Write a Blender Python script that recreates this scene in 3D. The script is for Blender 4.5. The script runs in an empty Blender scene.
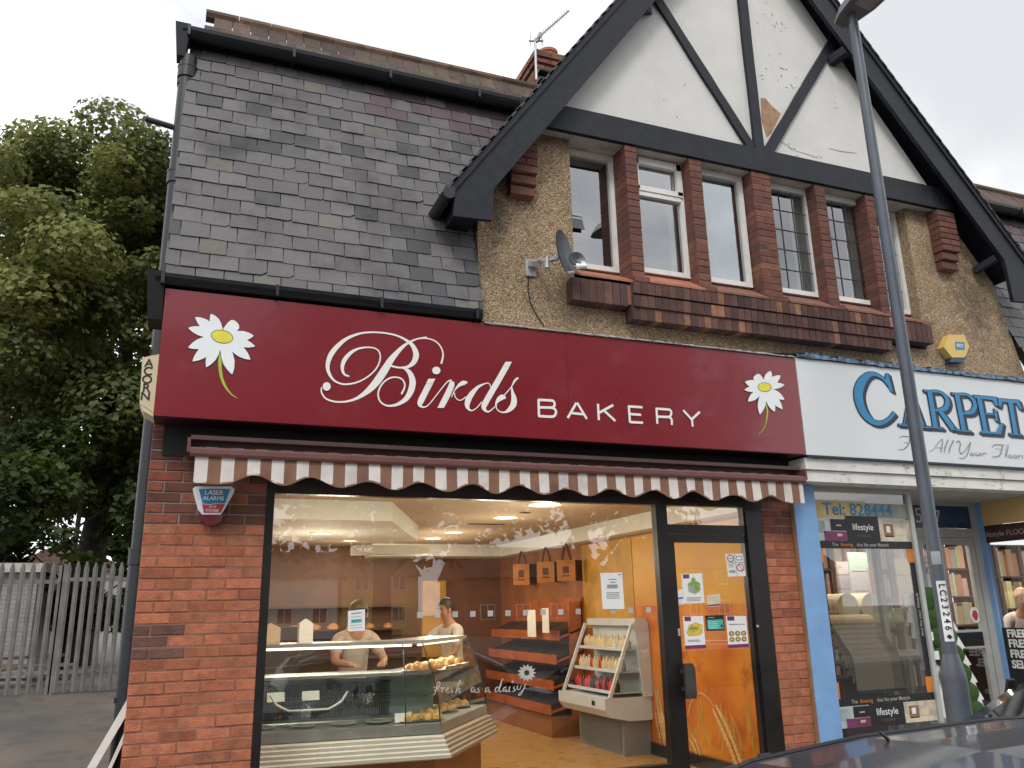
import bpy, math, random
from mathutils import Vector, Matrix
R = math.radians
scene = bpy.context.scene
COL = scene.collection
random.seed(11)

# ------------------------------------------------------------------ camera model
F_PX = 820.0
CAM_Z = 1.6
_y, _p, _r = R(21.73), R(15.43), R(-1.234)
FW = Vector((math.sin(_y) * math.cos(_p), math.cos(_y) * math.cos(_p), math.sin(_p)))
_rt = Vector((math.cos(_y), -math.sin(_y), 0))
_up = _rt.cross(FW)
RT = _rt * math.cos(_r) + _up * math.sin(_r)
UP = _up * math.cos(_r) - _rt * math.sin(_r)


def ray(px, py):
    return FW + RT * ((px - 512) / F_PX) - UP * ((py - 384) / F_PX)


def at(px, py, Y):
    """where the sight line through a photo point meets the plane y = Y"""
    d = ray(px, py)
    t = Y / d.y
    return Vector((d.x * t, Y, CAM_Z + d.z * t))


def at_x(px, py, X):
    d = ray(px, py)
    t = X / d.x
    return Vector((X, d.y * t, CAM_Z + d.z * t))


def at_z(px, py, Z):
    d = ray(px, py)
    t = (Z - CAM_Z) / d.z
    return Vector((d.x * t, d.y * t, Z))


# ------------------------------------------------------------------ materials
def _nodes(name):
    m = bpy.data.materials.new(name)
    m.use_nodes = True
    nt = m.node_tree
    return m, nt, nt.nodes, nt.links, nt.nodes['Principled BSDF']


def mat(name, col, rough=.6, metal=0., namp=.25, nscale=6., bump=0., bscale=60., attr=False, spec=.5,
        col2=None, coat=0., detail=5., stain=None, stain_scale=1.2, stain_at=(.52, .7), rvar=.12):
    """a general weathered surface: two tones of noise, an optional stain colour, fine bump, optional per-face tint"""
    m, nt, N, L, b = _nodes(name)
    tc = N.new('ShaderNodeTexCoord')
    n1 = N.new('ShaderNodeTexNoise')
    n1.inputs['Scale'].default_value = nscale
    n1.inputs['Detail'].default_value = detail
    L.new(tc.outputs['Object'], n1.inputs['Vector'])
    mr = N.new('ShaderNodeMapRange')
    mr.inputs[1].default_value = .3
    mr.inputs[2].default_value = .7
    L.new(n1.outputs['Fac'], mr.inputs[0])
    mx = N.new('ShaderNodeMix')
    mx.data_type = 'RGBA'
    c2 = col2 or tuple(min(1, c * (1 + namp)) for c in col)
    c1 = col if col2 else tuple(c * (1 - namp) for c in col)
    mx.inputs[6].default_value = (*c1, 1)
    mx.inputs[7].default_value = (*c2, 1)
    L.new(mr.outputs[0], mx.inputs[0])
    out = mx.outputs[2]
    if stain:
        n2 = N.new('ShaderNodeTexNoise')
        n2.inputs['Scale'].default_value = stain_scale
        n2.inputs['Detail'].default_value = 7
        n2.inputs['Roughness'].default_value = .65
        L.new(tc.outputs['Object'], n2.inputs['Vector'])
        m2 = N.new('ShaderNodeMapRange')
        m2.inputs[1].default_value = stain_at[0]
        m2.inputs[2].default_value = stain_at[1]
        L.new(n2.outputs['Fac'], m2.inputs[0])
        mx2 = N.new('ShaderNodeMix')
        mx2.data_type = 'RGBA'
        mx2.inputs[7].default_value = (*stain, 1)
        L.new(out, mx2.inputs[6])
        L.new(m2.outputs[0], mx2.inputs[0])
        out = mx2.outputs[2]
    if attr:
        at_ = N.new('ShaderNodeAttribute')
        at_.attribute_name = 'Col'
        mm = N.new('ShaderNodeMix')
        mm.data_type = 'RGBA'
        mm.blend_type = 'MULTIPLY'
        mm.inputs[0].default_value = 1
        L.new(out, mm.inputs[6])
        L.new(at_.outputs['Color'], mm.inputs[7])
        out = mm.outputs[2]
    L.new(out, b.inputs['Base Color'])
    b.inputs['Metallic'].default_value = metal
    b.inputs['Specular IOR Level'].default_value = spec
    if coat:
        b.inputs['Coat Weight'].default_value = coat
        b.inputs['Coat Roughness'].default_value = .05
    m3 = N.new('ShaderNodeMapRange')
    m3.inputs[3].default_value = max(.02, rough - rvar)
    m3.inputs[4].default_value = min(1, rough + rvar)
    L.new(n1.outputs['Fac'], m3.inputs[0])
    L.new(m3.outputs[0], b.inputs['Roughness'])
    if bump:
        n3 = N.new('ShaderNodeTexNoise')
        n3.inputs['Scale'].default_value = bscale
        n3.inputs['Detail'].default_value = 6
        L.new(tc.outputs['Object'], n3.inputs['Vector'])
        bp = N.new('ShaderNodeBump')
        bp.inputs['Strength'].default_value = bump
        bp.inputs['Distance'].default_value = .01
        L.new(n3.outputs['Fac'], bp.inputs['Height'])
        L.new(bp.outputs[0], b.inputs['Normal'])
    return m


def emit(name, col, s):
    m, nt, N, L, b = _nodes(name)
    b.inputs['Base Color'].default_value = (*col, 1)
    b.inputs['Emission Color'].default_value = (*col, 1)
    b.inputs['Emission Strength'].default_value = s
    return m


def glass(name, tint=(1, 1, 1), boost=2.0, rough=0.0, wav=.0):
    m = bpy.data.materials.new(name)
    m.use_nodes = True
    nt = m.node_tree
    N, L = nt.nodes, nt.links
    N.clear()
    o = N.new('ShaderNodeOutputMaterial')
    t = N.new('ShaderNodeBsdfTransparent')
    t.inputs[0].default_value = (*tint, 1)
    g = N.new('ShaderNodeBsdfGlossy')
    g.inputs['Roughness'].default_value = rough
    fr = N.new('ShaderNodeFresnel')
    fr.inputs['IOR'].default_value = 1.5
    mu = N.new('ShaderNodeMath')
    mu.operation = 'MULTIPLY'
    mu.use_clamp = True
    mu.inputs[1].default_value = boost
    L.new(fr.outputs[0], mu.inputs[0])
    mx = N.new('ShaderNodeMixShader')
    ge = N.new('ShaderNodeNewGeometry')          # only the face the light meets first mirrors; the far side of the sheet lets it out
    iv = N.new('ShaderNodeMath')
    iv.operation = 'SUBTRACT'
    iv.inputs[0].default_value = 1
    L.new(ge.outputs['Backfacing'], iv.inputs[1])
    m2 = N.new('ShaderNodeMath')
    m2.operation = 'MULTIPLY'
    L.new(mu.outputs[0], m2.inputs[0])
    L.new(iv.outputs[0], m2.inputs[1])
    L.new(m2.outputs[0], mx.inputs[0])
    L.new(t.outputs[0], mx.inputs[1])
    L.new(g.outputs[0], mx.inputs[2])
    L.new(mx.outputs[0], o.inputs[0])
    if wav:
        tc = N.new('ShaderNodeTexCoord')
        n = N.new('ShaderNodeTexNoise')
        n.inputs['Scale'].default_value = 2.2
        n.inputs['Detail'].default_value = 1
        L.new(tc.outputs['Object'], n.inputs['Vector'])
        bp = N.new('ShaderNodeBump')
        bp.inputs['Strength'].default_value = wav
        bp.inputs['Distance'].default_value = .02
        L.new(n.outputs['Fac'], bp.inputs['Height'])
        L.new(bp.outputs[0], g.inputs['Normal'])
        L.new(bp.outputs[0], fr.inputs['Normal'])
    return m


def brickmat(name, c1, c2, mort, w=.225, h=.075, axis='XZ'):
    m, nt, N, L, b = _nodes(name)
    tc = N.new('ShaderNodeTexCoord')
    sp = N.new('ShaderNodeSeparateXYZ')
    cb = N.new('ShaderNodeCombineXYZ')
    L.new(tc.outputs['Object'], sp.inputs[0])
    L.new(sp.outputs['XYZ'.index(axis[0])], cb.inputs[0])
    L.new(sp.outputs['XYZ'.index(axis[1])], cb.inputs[1])
    br = N.new('ShaderNodeTexBrick')
    br.inputs['Color1'].default_value = (*c1, 1)
    br.inputs['Color2'].default_value = (*c2, 1)
    br.inputs['Mortar'].default_value = (*mort, 1)
    br.inputs['Scale'].default_value = 1
    br.inputs['Mortar Size'].default_value = .006
    br.inputs['Brick Width'].default_value = w
    br.inputs['Row Height'].default_value = h
    L.new(cb.outputs[0], br.inputs['Vector'])
    L.new(br.outputs['Color'], b.inputs['Base Color'])
    b.inputs['Roughness'].default_value = .85
    bp = N.new('ShaderNodeBump')
    bp.inputs['Strength'].default_value = .4
    bp.inputs['Distance'].default_value = .01
    bp.invert = True
    L.new(br.outputs['Fac'], bp.inputs['Height'])
    L.new(bp.outputs[0], b.inputs['Normal'])
    return m


def roughcast():
    """pebble dash: small stones of tan, cream and brown set in render, sooty in patches"""
    m, nt, N, L, b = _nodes('roughcast')
    tc = N.new('ShaderNodeTexCoord')
    vo = N.new('ShaderNodeTexVoronoi')
    vo.inputs['Scale'].default_value = 92
    L.new(tc.outputs['Object'], vo.inputs['Vector'])
    vs = N.new('ShaderNodeSeparateColor')
    L.new(vo.outputs['Color'], vs.inputs[0])
    cr = N.new('ShaderNodeValToRGB')
    e = cr.color_ramp.elements
    e[0].position, e[0].color = 0, (.16, .115, .075, 1)
    e[1].position, e[1].color = 1, (.74, .64, .48, 1)
    for pos, c in ((.25, (.30, .205, .12, 1)), (.5, (.41, .295, .18, 1)), (.75, (.55, .415, .255, 1)), (.9, (.42, .25, .14, 1))):
        x = e.new(pos)
        x.color = c
    L.new(vs.outputs[0], cr.inputs[0])
    n = N.new('ShaderNodeTexNoise')
    n.inputs['Scale'].default_value = 1.3
    n.inputs['Detail'].default_value = 8
    n.inputs['Roughness'].default_value = .7
    L.new(tc.outputs['Object'], n.inputs['Vector'])
    mr = N.new('ShaderNodeMapRange')
    mr.inputs[1].default_value, mr.inputs[2].default_value = .46, .72
    mr.inputs[3].default_value, mr.inputs[4].default_value = 0, .45
    L.new(n.outputs['Fac'], mr.inputs[0])
    mx = N.new('ShaderNodeMix')
    mx.data_type = 'RGBA'
    mx.inputs[7].default_value = (.07, .05, .035, 1)
    L.new(cr.outputs[0], mx.inputs[6])
    L.new(mr.outputs[0], mx.inputs[0])
    # soot where water has run: near the eaves ends, as blotches with a shape of their own
    out = mx.outputs[2]
    for (cx, cz, rx, rz) in ((8.25, 4.95, .34, .62), (3.0, 5.93, .55, .14), (7.65, 5.9, .35, .10), (2.40, 5.0, .12, .30)):
        mp = N.new('ShaderNodeMapping')
        mp.inputs['Location'].default_value = (-cx / rx, 0, -cz / rz)
        mp.inputs['Scale'].default_value = (1 / rx, 0, 1 / rz)
        L.new(tc.outputs['Object'], mp.inputs['Vector'])
        ln = N.new('ShaderNodeVectorMath')
        ln.operation = 'LENGTH'
        L.new(mp.outputs[0], ln.inputs[0])
        nz = N.new('ShaderNodeTexNoise')
        nz.inputs['Scale'].default_value = 11
        nz.inputs['Detail'].default_value = 8
        L.new(tc.outputs['Object'], nz.inputs['Vector'])
        ad = N.new('ShaderNodeMath')
        ad.operation = 'MULTIPLY_ADD'
        ad.inputs[1].default_value = 2.4
        L.new(nz.outputs['Fac'], ad.inputs[0])
        L.new(ln.outputs[1], ad.inputs[2])
        m2 = N.new('ShaderNodeMapRange')
        m2.inputs[1].default_value, m2.inputs[2].default_value = 1.5, 2.3
        m2.inputs[3].default_value, m2.inputs[4].default_value = .5, 0
        L.new(ad.outputs[0], m2.inputs[0])
        mz = N.new('ShaderNodeMix')
        mz.data_type = 'RGBA'
        mz.inputs[7].default_value = (.028, .024, .022, 1)
        L.new(out, mz.inputs[6])
        L.new(m2.outputs[0], mz.inputs[0])
        out = mz.outputs[2]
    L.new(out, b.inputs['Base Color'])
    b.inputs['Roughness'].default_value = .9
    bp = N.new('ShaderNodeBump')
    bp.inputs['Strength'].default_value = .9
    bp.inputs['Distance'].default_value = .012
    bp.invert = True
    L.new(vo.outputs['Distance'], bp.inputs['Height'])
    L.new(bp.outputs[0], b.inputs['Normal'])
    return m


def leafmat(name, c1, c2):
    m, nt, N, L, b = _nodes(name)
    at_ = N.new('ShaderNodeAttribute')
    at_.attribute_name = 'Col'
    s = N.new('ShaderNodeSeparateColor')
    L.new(at_.outputs['Color'], s.inputs[0])
    mx = N.new('ShaderNodeMix')
    mx.data_type = 'RGBA'
    mx.inputs[6].default_value = (*c1, 1)
    mx.inputs[7].default_value = (*c2, 1)
    L.new(s.outputs[0], mx.inputs[0])
    L.new(mx.outputs[2], b.inputs['Base Color'])
    b.inputs['Roughness'].default_value = .55
    b.inputs['Specular IOR Level'].default_value = .35
    tr = N.new('ShaderNodeBsdfTranslucent')
    L.new(mx.outputs[2], tr.inputs[0])
    ms = N.new('ShaderNodeMixShader')
    ms.inputs[0].default_value = .42
    L.new(b.outputs[0], ms.inputs[1])
    L.new(tr.outputs[0], ms.inputs[2])
    L.new(ms.outputs[0], N['Material Output'].inputs[0])
    return m


# ------------------------------------------------------------------ mesh builder
class MB:
    def __init__(s):
        s.v, s.f, s.m, s.c, s.anyc = [], [], [], [], False

    def face(s, pts, mi=0, c=None):
        n = len(s.v)
        s.v.extend(tuple(p) for p in pts)
        s.f.append(tuple(range(n, n + len(pts))))
        s.m.append(mi)
        s.c.append(c)
        s.anyc |= c is not None

    def hexa(s, P, mi=0, c=None):
        """eight corners: bottom four then top four, both counter-clockwise seen from above"""
        n = len(s.v)
        s.v.extend(tuple(p) for p in P)
        for q in ((0, 3, 2, 1), (4, 5, 6, 7), (0, 1, 5, 4), (1, 2, 6, 5), (2, 3, 7, 6), (3, 0, 4, 7)):
            s.f.append(tuple(n + i for i in q))
            s.m.append(mi)
            s.c.append(c)
        s.anyc |= c is not None

    def box(s, x0, x1, y0, y1, z0, z1, mi=0, c=None):
        s.hexa([(x0, y0, z0), (x1, y0, z0), (x1, y1, z0), (x0, y1, z0), (x0, y0, z1), (x1, y0, z1), (x1, y1, z1), (x0, y1, z1)], mi, c)

    def obox(s, o, a, b, c_, mi=0, c=None):
        """centre and three half-axis vectors"""
        o, a, b, d = Vector(o), Vector(a), Vector(b), Vector(c_)
        if a.cross(b).dot(d) < 0:
            a = -a
        s.hexa([o - a - b - d, o + a - b - d, o + a + b - d, o - a + b - d, o - a - b + d, o + a - b + d, o + a + b + d, o - a + b + d], mi, c)

    def bar(s, p, q, w, h, up=(0, 0, 1), mi=0, c=None):
        p, q = Vector(p), Vector(q)
        d = (q - p)
        t = d.normalized()
        sd = t.cross(Vector(up))
        if sd.length < 1e-5:
            sd = t.cross(Vector((1, 0, 0)))
        sd.normalize()
        u = sd.cross(t)
        s.obox((p + q) / 2, d / 2, sd * w / 2, u * h / 2, mi, c)

    def tube(s, pts, r, n=10, mi=0, c=None, cap=True):
        pts = [Vector(p) for p in pts]
        rs = r if isinstance(r, (list, tuple)) else [r] * len(pts)
        base = len(s.v)
        prev = None
        for i, p in enumerate(pts):
            t = (pts[min(i + 1, len(pts) - 1)] - pts[max(i - 1, 0)]).normalized()
            if prev is None:
                a = t.cross(Vector((0, 0, 1)))
                if a.length < 1e-3:
                    a = t.cross(Vector((0, 1, 0)))
            else:
                a = prev - t * prev.dot(t)
            a.normalize()
            prev = a
            b = t.cross(a)
            for k in range(n):
                an = 2 * math.pi * k / n
                s.v.append(tuple(p + (a * math.cos(an) + b * math.sin(an)) * rs[i]))
        for i in range(len(pts) - 1):
            for k in range(n):
                k2 = (k + 1) % n
                s.f.append((base + i * n + k, base + i * n + k2, base + (i + 1) * n + k2, base + (i + 1) * n + k))
                s.m.append(mi)
                s.c.append(c)
        if cap:
            s.f.append(tuple(base + k for k in reversed(range(n))))
            s.f.append(tuple(base + (len(pts) - 1) * n + k for k in range(n)))
            s.m += [mi, mi]
            s.c += [c, c]
        s.anyc |= c is not None

    def lathe(s, o, prof, n=16, mi=0, ax=(0, 0, 1), c=None):
        o, ax = Vector(o), Vector(ax).normalized()
        s.tube2(o, ax, prof, n, mi, c)

    def tube2(s, o, ax, prof, n, mi, c):
        a = ax.cross(Vector((0, 0, 1)))
        if a.length < 1e-3:
            a = Vector((1, 0, 0))
        a.normalize()
        b = ax.cross(a)
        base = len(s.v)
        for (r, z) in prof:
            for k in range(n):
                an = 2 * math.pi * k / n
                s.v.append(tuple(o + ax * z + (a * math.cos(an) + b * math.sin(an)) * max(r, 1e-4)))
        for i in range(len(prof) - 1):
            for k in range(n):
                k2 = (k + 1) % n
                s.f.append((base + i * n + k, base + i * n + k2, base + (i + 1) * n + k2, base + (i + 1) * n + k))
                s.m.append(mi)
                s.c.append(c)
        s.anyc |= c is not None

    def prism(s, pts, y0, y1, mi=0, c=None, mp=None):
        """outline in (u, v) given thickness between depths y0 (front) and y1 (back)"""
        mp = mp or (lambda u, v, d: (u, d, v))
        n = len(pts)
        b = len(s.v)
        s.v += [tuple(mp(u, v, y0)) for u, v in pts] + [tuple(mp(u, v, y1)) for u, v in pts]
        s.f.append(tuple(b + i for i in range(n)))
        s.f.append(tuple(b + n + i for i in reversed(range(n))))
        for i in range(n):
            j = (i + 1) % n
            s.f.append((b + j, b + i, b + n + i, b + n + j))
        s.m += [mi] * (n + 2)
        s.c += [c] * (n + 2)
        s.anyc |= c is not None

    def ribbon(s, pts, ws, mp, mi=0, sub=5, lift=0., caps=True, c=None):
        """a pen stroke: centre points (u, v) with a width at each, smoothed, laid on the surface mp(u, v, d)"""
        P, W = smooth(pts, ws, sub)
        n = len(P)
        b = len(s.v)
        for i in range(n):
            a0, a1 = P[max(i - 1, 0)], P[min(i + 1, n - 1)]
            dx, dy = a1[0] - a0[0], a1[1] - a0[1]
            l = math.hypot(dx, dy) or 1
            nx, ny = -dy / l, dx / l
            w = W[i] / 2
            d = lift + i * 6e-6
            s.v.append(tuple(mp(P[i][0] + nx * w, P[i][1] + ny * w, d)))
            s.v.append(tuple(mp(P[i][0] - nx * w, P[i][1] - ny * w, d)))
        for i in range(n - 1):
            s.f.append((b + 2 * i, b + 2 * i + 1, b + 2 * i + 3, b + 2 * i + 2))
            s.m.append(mi)
            s.c.append(c)
        s.anyc |= c is not None
        if caps:
            for (i, sg) in ((0, -1), (n - 1, 1)):
                j = 1 if i == 0 else n - 2
                an = math.atan2(P[i][1] - P[j][1], P[i][0] - P[j][0])
                r = W[i] / 2
                s.face([mp(P[i][0] + r * math.cos(an + t * math.pi / 8), P[i][1] + r * math.sin(an + t * math.pi / 8), lift + i * 6e-6) for t in range(-4, 5)], mi, c)

    def build(s, name, mats, parent=None, smooth_=None):
        me = bpy.data.meshes.new(name)
        me.from_pydata(s.v, [], s.f)
        for m in (mats if isinstance(mats, (list, tuple)) else [mats]):
            me.materials.append(m)
        me.polygons.foreach_set('material_index', s.m)
        if s.anyc:
            a = me.color_attributes.new('Col', 'FLOAT_COLOR', 'CORNER')
            d = []
            for p, c in zip(me.polygons, s.c):
                c = c or (1, 1, 1)
                d.extend((c[0], c[1], c[2], 1.) * p.loop_total)
            a.data.foreach_set('color', d)
        if smooth_:
            me.shade_smooth()
            me.set_sharp_from_angle(angle=R(smooth_))
        me.update()
        o = bpy.data.objects.new(name, me)
        COL.objects.link(o)
        if parent:
            o.parent = parent
        return o


def smooth(pts, ws, sub):
    if not isinstance(ws, (list, tuple)):
        ws = [ws] * len(pts)
    P, W = [], []
    n = len(pts)
    for i in range(n - 1):
        p0, p1, p2, p3 = pts[max(i - 1, 0)], pts[i], pts[i + 1], pts[min(i + 2, n - 1)]
        for k in range(sub):
            t = k / sub
            q = []
            for a in (0, 1):
                q.append(.5 * (2 * p1[a] + (p2[a] - p0[a]) * t + (2 * p0[a] - 5 * p1[a] + 4 * p2[a] - p3[a]) * t * t + (3 * p1[a] - p0[a] - 3 * p2[a] + p3[a]) * t ** 3))
            P.append(q)
            W.append(ws[i] + (ws[i + 1] - ws[i]) * t)
    P.append(list(pts[-1]))
    W.append(ws[-1])
    return P, W


def tag(o, label=None, cat=None, group=None, kind=None):
    if label: o['label'] = label
    if cat: o['category'] = cat
    if group: o['group'] = group
    if kind: o['kind'] = kind
    return o


def thing(name, label, cat, group=None, loc=(0, 0, 0)):
    o = bpy.data.objects.new(name, None)
    o.empty_display_size = .1
    COL.objects.link(o)
    o.location = loc
    return tag(o, label, cat, group)


def copy_tree(o, parent=None):
    c = o.copy()
    COL.objects.link(c)
    if parent: c.parent = parent
    for ch in list(o.children):
        copy_tree(ch, c)
    return c


TEXTS = []


def text(body, size, m, name, parent, loc, rot=(R(90), 0, 0), align='CENTER', sx=1., shear=0., ext=.0006, bold=0., label=None, space=1.):
    cu = bpy.data.curves.new(name, 'FONT')
    cu.body = body
    cu.size = size
    cu.align_x = align
    cu.align_y = 'CENTER'
    cu.shear = shear
    cu.extrude = ext
    cu.offset = bold
    cu.space_character = space
    o = bpy.data.objects.new(name + '_source', cu)
    COL.objects.link(o)
    TEXTS.append((o, name, m, parent, loc, rot, sx, label))


def flush_texts():
    bpy.context.view_layer.update()
    dg = bpy.context.evaluated_depsgraph_get()
    done = []
    for (o, name, m, parent, loc, rot, sx, label) in TEXTS:
        me = bpy.data.meshes.new_from_object(o.evaluated_get(dg))
        done.append((me, o))
    for (me, src), (o, name, m, parent, loc, rot, sx, label) in zip(done, TEXTS):
        cu = src.data
        bpy.data.objects.remove(src)
        bpy.data.curves.remove(cu)
        me.name = name
        me.materials.clear()
        me.materials.append(m)
        ob = bpy.data.objects.new(name, me)
        COL.objects.link(ob)
        ob.location = loc
        ob.rotation_euler = rot
        ob.scale = (sx, 1, 1)
        if parent: ob.parent = parent
        if label: ob['label'] = label


def jit(a):
    return random.uniform(-a, a)


# brick by brick wall piece, front face looking to -y
def bricks(mb, x0, x1, z0, z1, y, depth, pal, course=.075, length=.225, joint=.010, j=.0022, mi=0, soldier=False, phase=0):
    rows = max(1, int(round((z1 - z0) / course)))
    h = (z1 - z0) / rows
    for r in range(rows):
        a, b = z0 + r * h + joint / 2, z0 + (r + 1) * h - joint / 2
        x = x0 - ((length / 2) * ((r + phase) % 2))
        while x < x1 - .015:
            l = length * random.uniform(.97, 1.03)
            if x + l > x1 - .07: l = x1 - x + .001
            if x + l < x0 + .07: l += length * .5
            p, q = max(x, x0) + joint / 2, min(x + l, x1) - joint / 2
            x += l
            if q - p < .02: continue
            yy = y + jit(j)
            cc = pal((p + q) / 2, (a + b) / 2)
            e = .004
            dz = jit(.0012)
            A, B = a + dz, b + dz
            v = [(p, yy + e, A), (q, yy + e, A), (q, yy + e, B), (p, yy + e, B)]
            w = [(p + e, yy + jit(.001), A + e), (q - e, yy + jit(.001), A + e), (q - e, yy + jit(.001), B - e), (p + e, yy + jit(.001), B - e)]
            mb.face(w, mi, cc)
            for k in range(4):
                n = (k + 1) % 4
                mb.face([v[k], v[n], w[n], w[k]], mi, cc)
                mb.face([(v[k][0], y + depth, v[k][2]), (v[n][0], y + depth, v[n][2]), v[n], v[k]], mi, cc)
# ------------------------------------------------------------------ palette
M = {}
M['brick'] = mat('brick', (1, 1, 1), .88, attr=True, namp=.32, nscale=19, bump=.7, bscale=90, stain=(.5, .45, .45), stain_scale=11, stain_at=(.52, .75))
M['mortar_brown'] = mat('mortar_brown', (.27, .125, .082), .95, bump=.5, bscale=200)
M['mortar_pale'] = mat('mortar_pale', (.30, .25, .22), .95, bump=.5, bscale=200)
M['slate'] = mat('slate', (1, 1, 1), .6, attr=True, namp=.2, nscale=7, bump=.45, bscale=45, stain=(.42, .42, .45), stain_scale=1.9, stain_at=(.5, .72), spec=.4)
M['roughcast'] = roughcast()
M['plaster'] = mat('plaster', (.64, .63, .60), .8, namp=.05, nscale=3, bump=.25, bscale=24, stain=(.50, .49, .46), stain_scale=1.6, stain_at=(.55, .85))
M['bare'] = mat('bare_plaster', (.36, .22, .13), .9, namp=.25, nscale=14, bump=.5)
M['flake'] = mat('paint_flake', (.33, .31, .29), .9, namp=.3, nscale=30)
M['timber'] = mat('black_timber', (.016, .019, .026), .55, namp=.35, nscale=9, bump=.4, bscale=30, spec=.3)
M['soffit'] = mat('painted_soffit', (.58, .53, .48), .8, namp=.1, nscale=6, stain=(.3, .26, .22), stain_scale=4)
M['upvc'] = mat('white_window_frame', (.78, .77, .74), .45, namp=.04, stain=(.55, .52, .48), stain_scale=5, stain_at=(.58, .8))
M['tile'] = mat('sill_tile', (.36, .135, .08), .7, namp=.2, nscale=14, bump=.3)
M['tile_dark'] = mat('dark_sill_tile', (.20, .09, .06), .8, namp=.3, nscale=14, bump=.3)  # darker tone for all sills but the leftmost pair
M['rooftile'] = mat('roof_tile', (.13, .075, .05), .9, namp=.4, nscale=12, bump=.6, bscale=40, stain=(.05, .045, .035), stain_scale=3, stain_at=(.45, .65))
M['lead'] = mat('lead_flashing', (.40, .39, .37), .6, namp=.3, nscale=22, bump=.4, bscale=40, stain=(.16, .16, .16), stain_scale=12, stain_at=(.5, .6))
M['bluelead'] = mat('blue_painted_flashing', (.16, .27, .42), .6, namp=.4, nscale=20, bump=.5, bscale=40, stain=(.05, .06, .08), stain_scale=14, stain_at=(.48, .58))
M['blackpipe'] = mat('black_plastic', (.012, .014, .018), .35, namp=.2)
M['greypipe'] = mat('grey_pipe', (.013, .015, .018), .42, namp=.25, nscale=20)
M['darkframe'] = mat('dark_bronze_frame', (.012, .009, .009), .35, namp=.2)
M['void'] = mat('dark_board', (.010, .009, .009), .7)
M['glass'] = glass('shop_glass', (.95, .96, .95), 4.0, 0, .012)
M['upglass'] = glass('upstairs_glass', (.82, .88, .91), 8.6, .01, .03)
M['leadglass'] = glass('leaded_glass', (.72, .78, .82), 5.2, .01, .03)
M['caseglass'] = glass('case_glass', (.90, .95, .93), 1.2)
M['room'] = mat('dim_room', (.10, .095, .09), .9)
M['curtain'] = mat('cream_curtain', (.50, .44, .36), .9, namp=.15, nscale=5)
M['net'] = mat('net_curtain', (.50, .55, .54), .9, namp=.08)
M['came'] = mat('lead_came', (.05, .05, .055), .5)
M['sidebrick'] = brickmat('side_brick', (.25, .10, .07), (.33, .13, .08), (.3, .26, .22), axis='YZ')
M['frontbrick'] = brickmat('front_brick', (.25, .10, .07), (.33, .13, .08), (.3, .26, .22), axis='XZ')
M['white'] = mat('white_paint', (.74, .73, .69), .6, namp=.08, nscale=6, bump=.2, stain=(.36, .33, .29), stain_scale=7, stain_at=(.58, .72))
M['blue'] = mat('blue_paint', (.20, .37, .64), .5, namp=.1, nscale=4, stain=(.2, .38, .66))
M['alu'] = mat('grey_aluminium', (.42, .43, .41), .45, .1, namp=.08)
M['navy'] = mat('navy_panel', (.012, .045, .12), .3)


def pal_new(x, z):
    k = random.random()
    s = random.uniform(.78, 1.12)
    if z < 1.56 and z > 1.3 and x < -.05: return (.17 * s, .085 * s, .065 * s)
    if k < .15: return (.40 * s, .125 * s, .065 * s)
    if k < .2: return (.40 * s, .15 * s, .08 * s)
    return (.49 * s, .165 * s, .085 * s)


def pal_old(x, z):
    s = random.uniform(.7, 1.2)
    if random.random() < .25: return (.30 * s, .095 * s, .055 * s)
    return (.185 * s, .07 * s, .05 * s)


def pal_up(x, z):
    s = random.uniform(.82, 1.15)
    k = random.random()
    if k < .10: return (.24 * s, .10 * s, .068 * s)
    if k < .3: return (.145 * s, .066 * s, .053 * s)
    return (.185 * s, .076 * s, .057 * s)


Y0 = 6.29                     # face of the ground floor piers
YS = 6.02                     # face of the shop signs
bld = thing('shop_building', 'two storey half timbered and roughcast building with two shops below', 'building')

# ---- ground floor brick piers
ZC = 2.235                     # old dark bricks above, newer orange ones below
for (xa, xb) in ((-.275, .542), (4.975, 5.315)):
    mb = MB()
    bricks(mb, xa, xb, -.10, ZC, Y0, .22, pal_new, joint=.010, j=.003)
    bricks(mb, xa, xb, ZC, 2.985, Y0, .22, pal_old, joint=.010)
    p = mb.build('brick_pier', M['brick'], bld)
    m2 = MB()
    m2.box(xa + .008, xb - .008, Y0 + .0045, Y0 + .30, -.12, ZC)
    m2.build('lower_mortar', M['mortar_brown'], p)
    m2 = MB()
    m2.box(xa + .004, xb - .004, Y0 + .008, Y0 + .30, ZC, 3.0)
    m2.build('upper_mortar', M['mortar_pale'], p)

# ---- side wall, rear and inner shell
mb = MB()
mb.box(-.285, -.06, Y0 + .30, 15.2, -.3, 4.02)
mb.prism([(6.26, 4.02), (15.2, 4.02), (15.2, 6.86), (7.12, 6.86), (6.98, 6.6)], -.272, -.06, mp=lambda u, v, d: (d, u, v))
mb.build('side_wall', M['sidebrick'], bld)
mb = MB()
mb.box(-.06, 12, 15.0, 15.2, -.3, 6.6)
mb.build('rear_wall', M['sidebrick'], bld)
mb = MB()
mb.box(-.2, 12.4, 6.28, 6.44, 2.72, 3.93)       # fascia board behind the signs, its black standing in for the recess shadow
mb.build('fascia_board', M['void'], bld)
mb = MB()                                       # first floor slab and a dark room behind the upper windows
mb.box(-.06, 12.4, 6.5, 15.0, 3.75, 3.95)
mb.box(2.3, 8.5, 9.6, 9.7, 3.96, 5.6)
mb.box(3.0, 7.6, 6.6, 9.6, 6.02, 6.10)
mb.build('upper_floor', M['room'], bld)

# ---- mansard slates
SL = .28


def slate_pt(x, z, lift=0.):
    n = Vector((0, -1, SL)).normalized()
    return Vector((x, 6.12 + SL * (z - 3.98), z)) + n * lift


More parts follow.
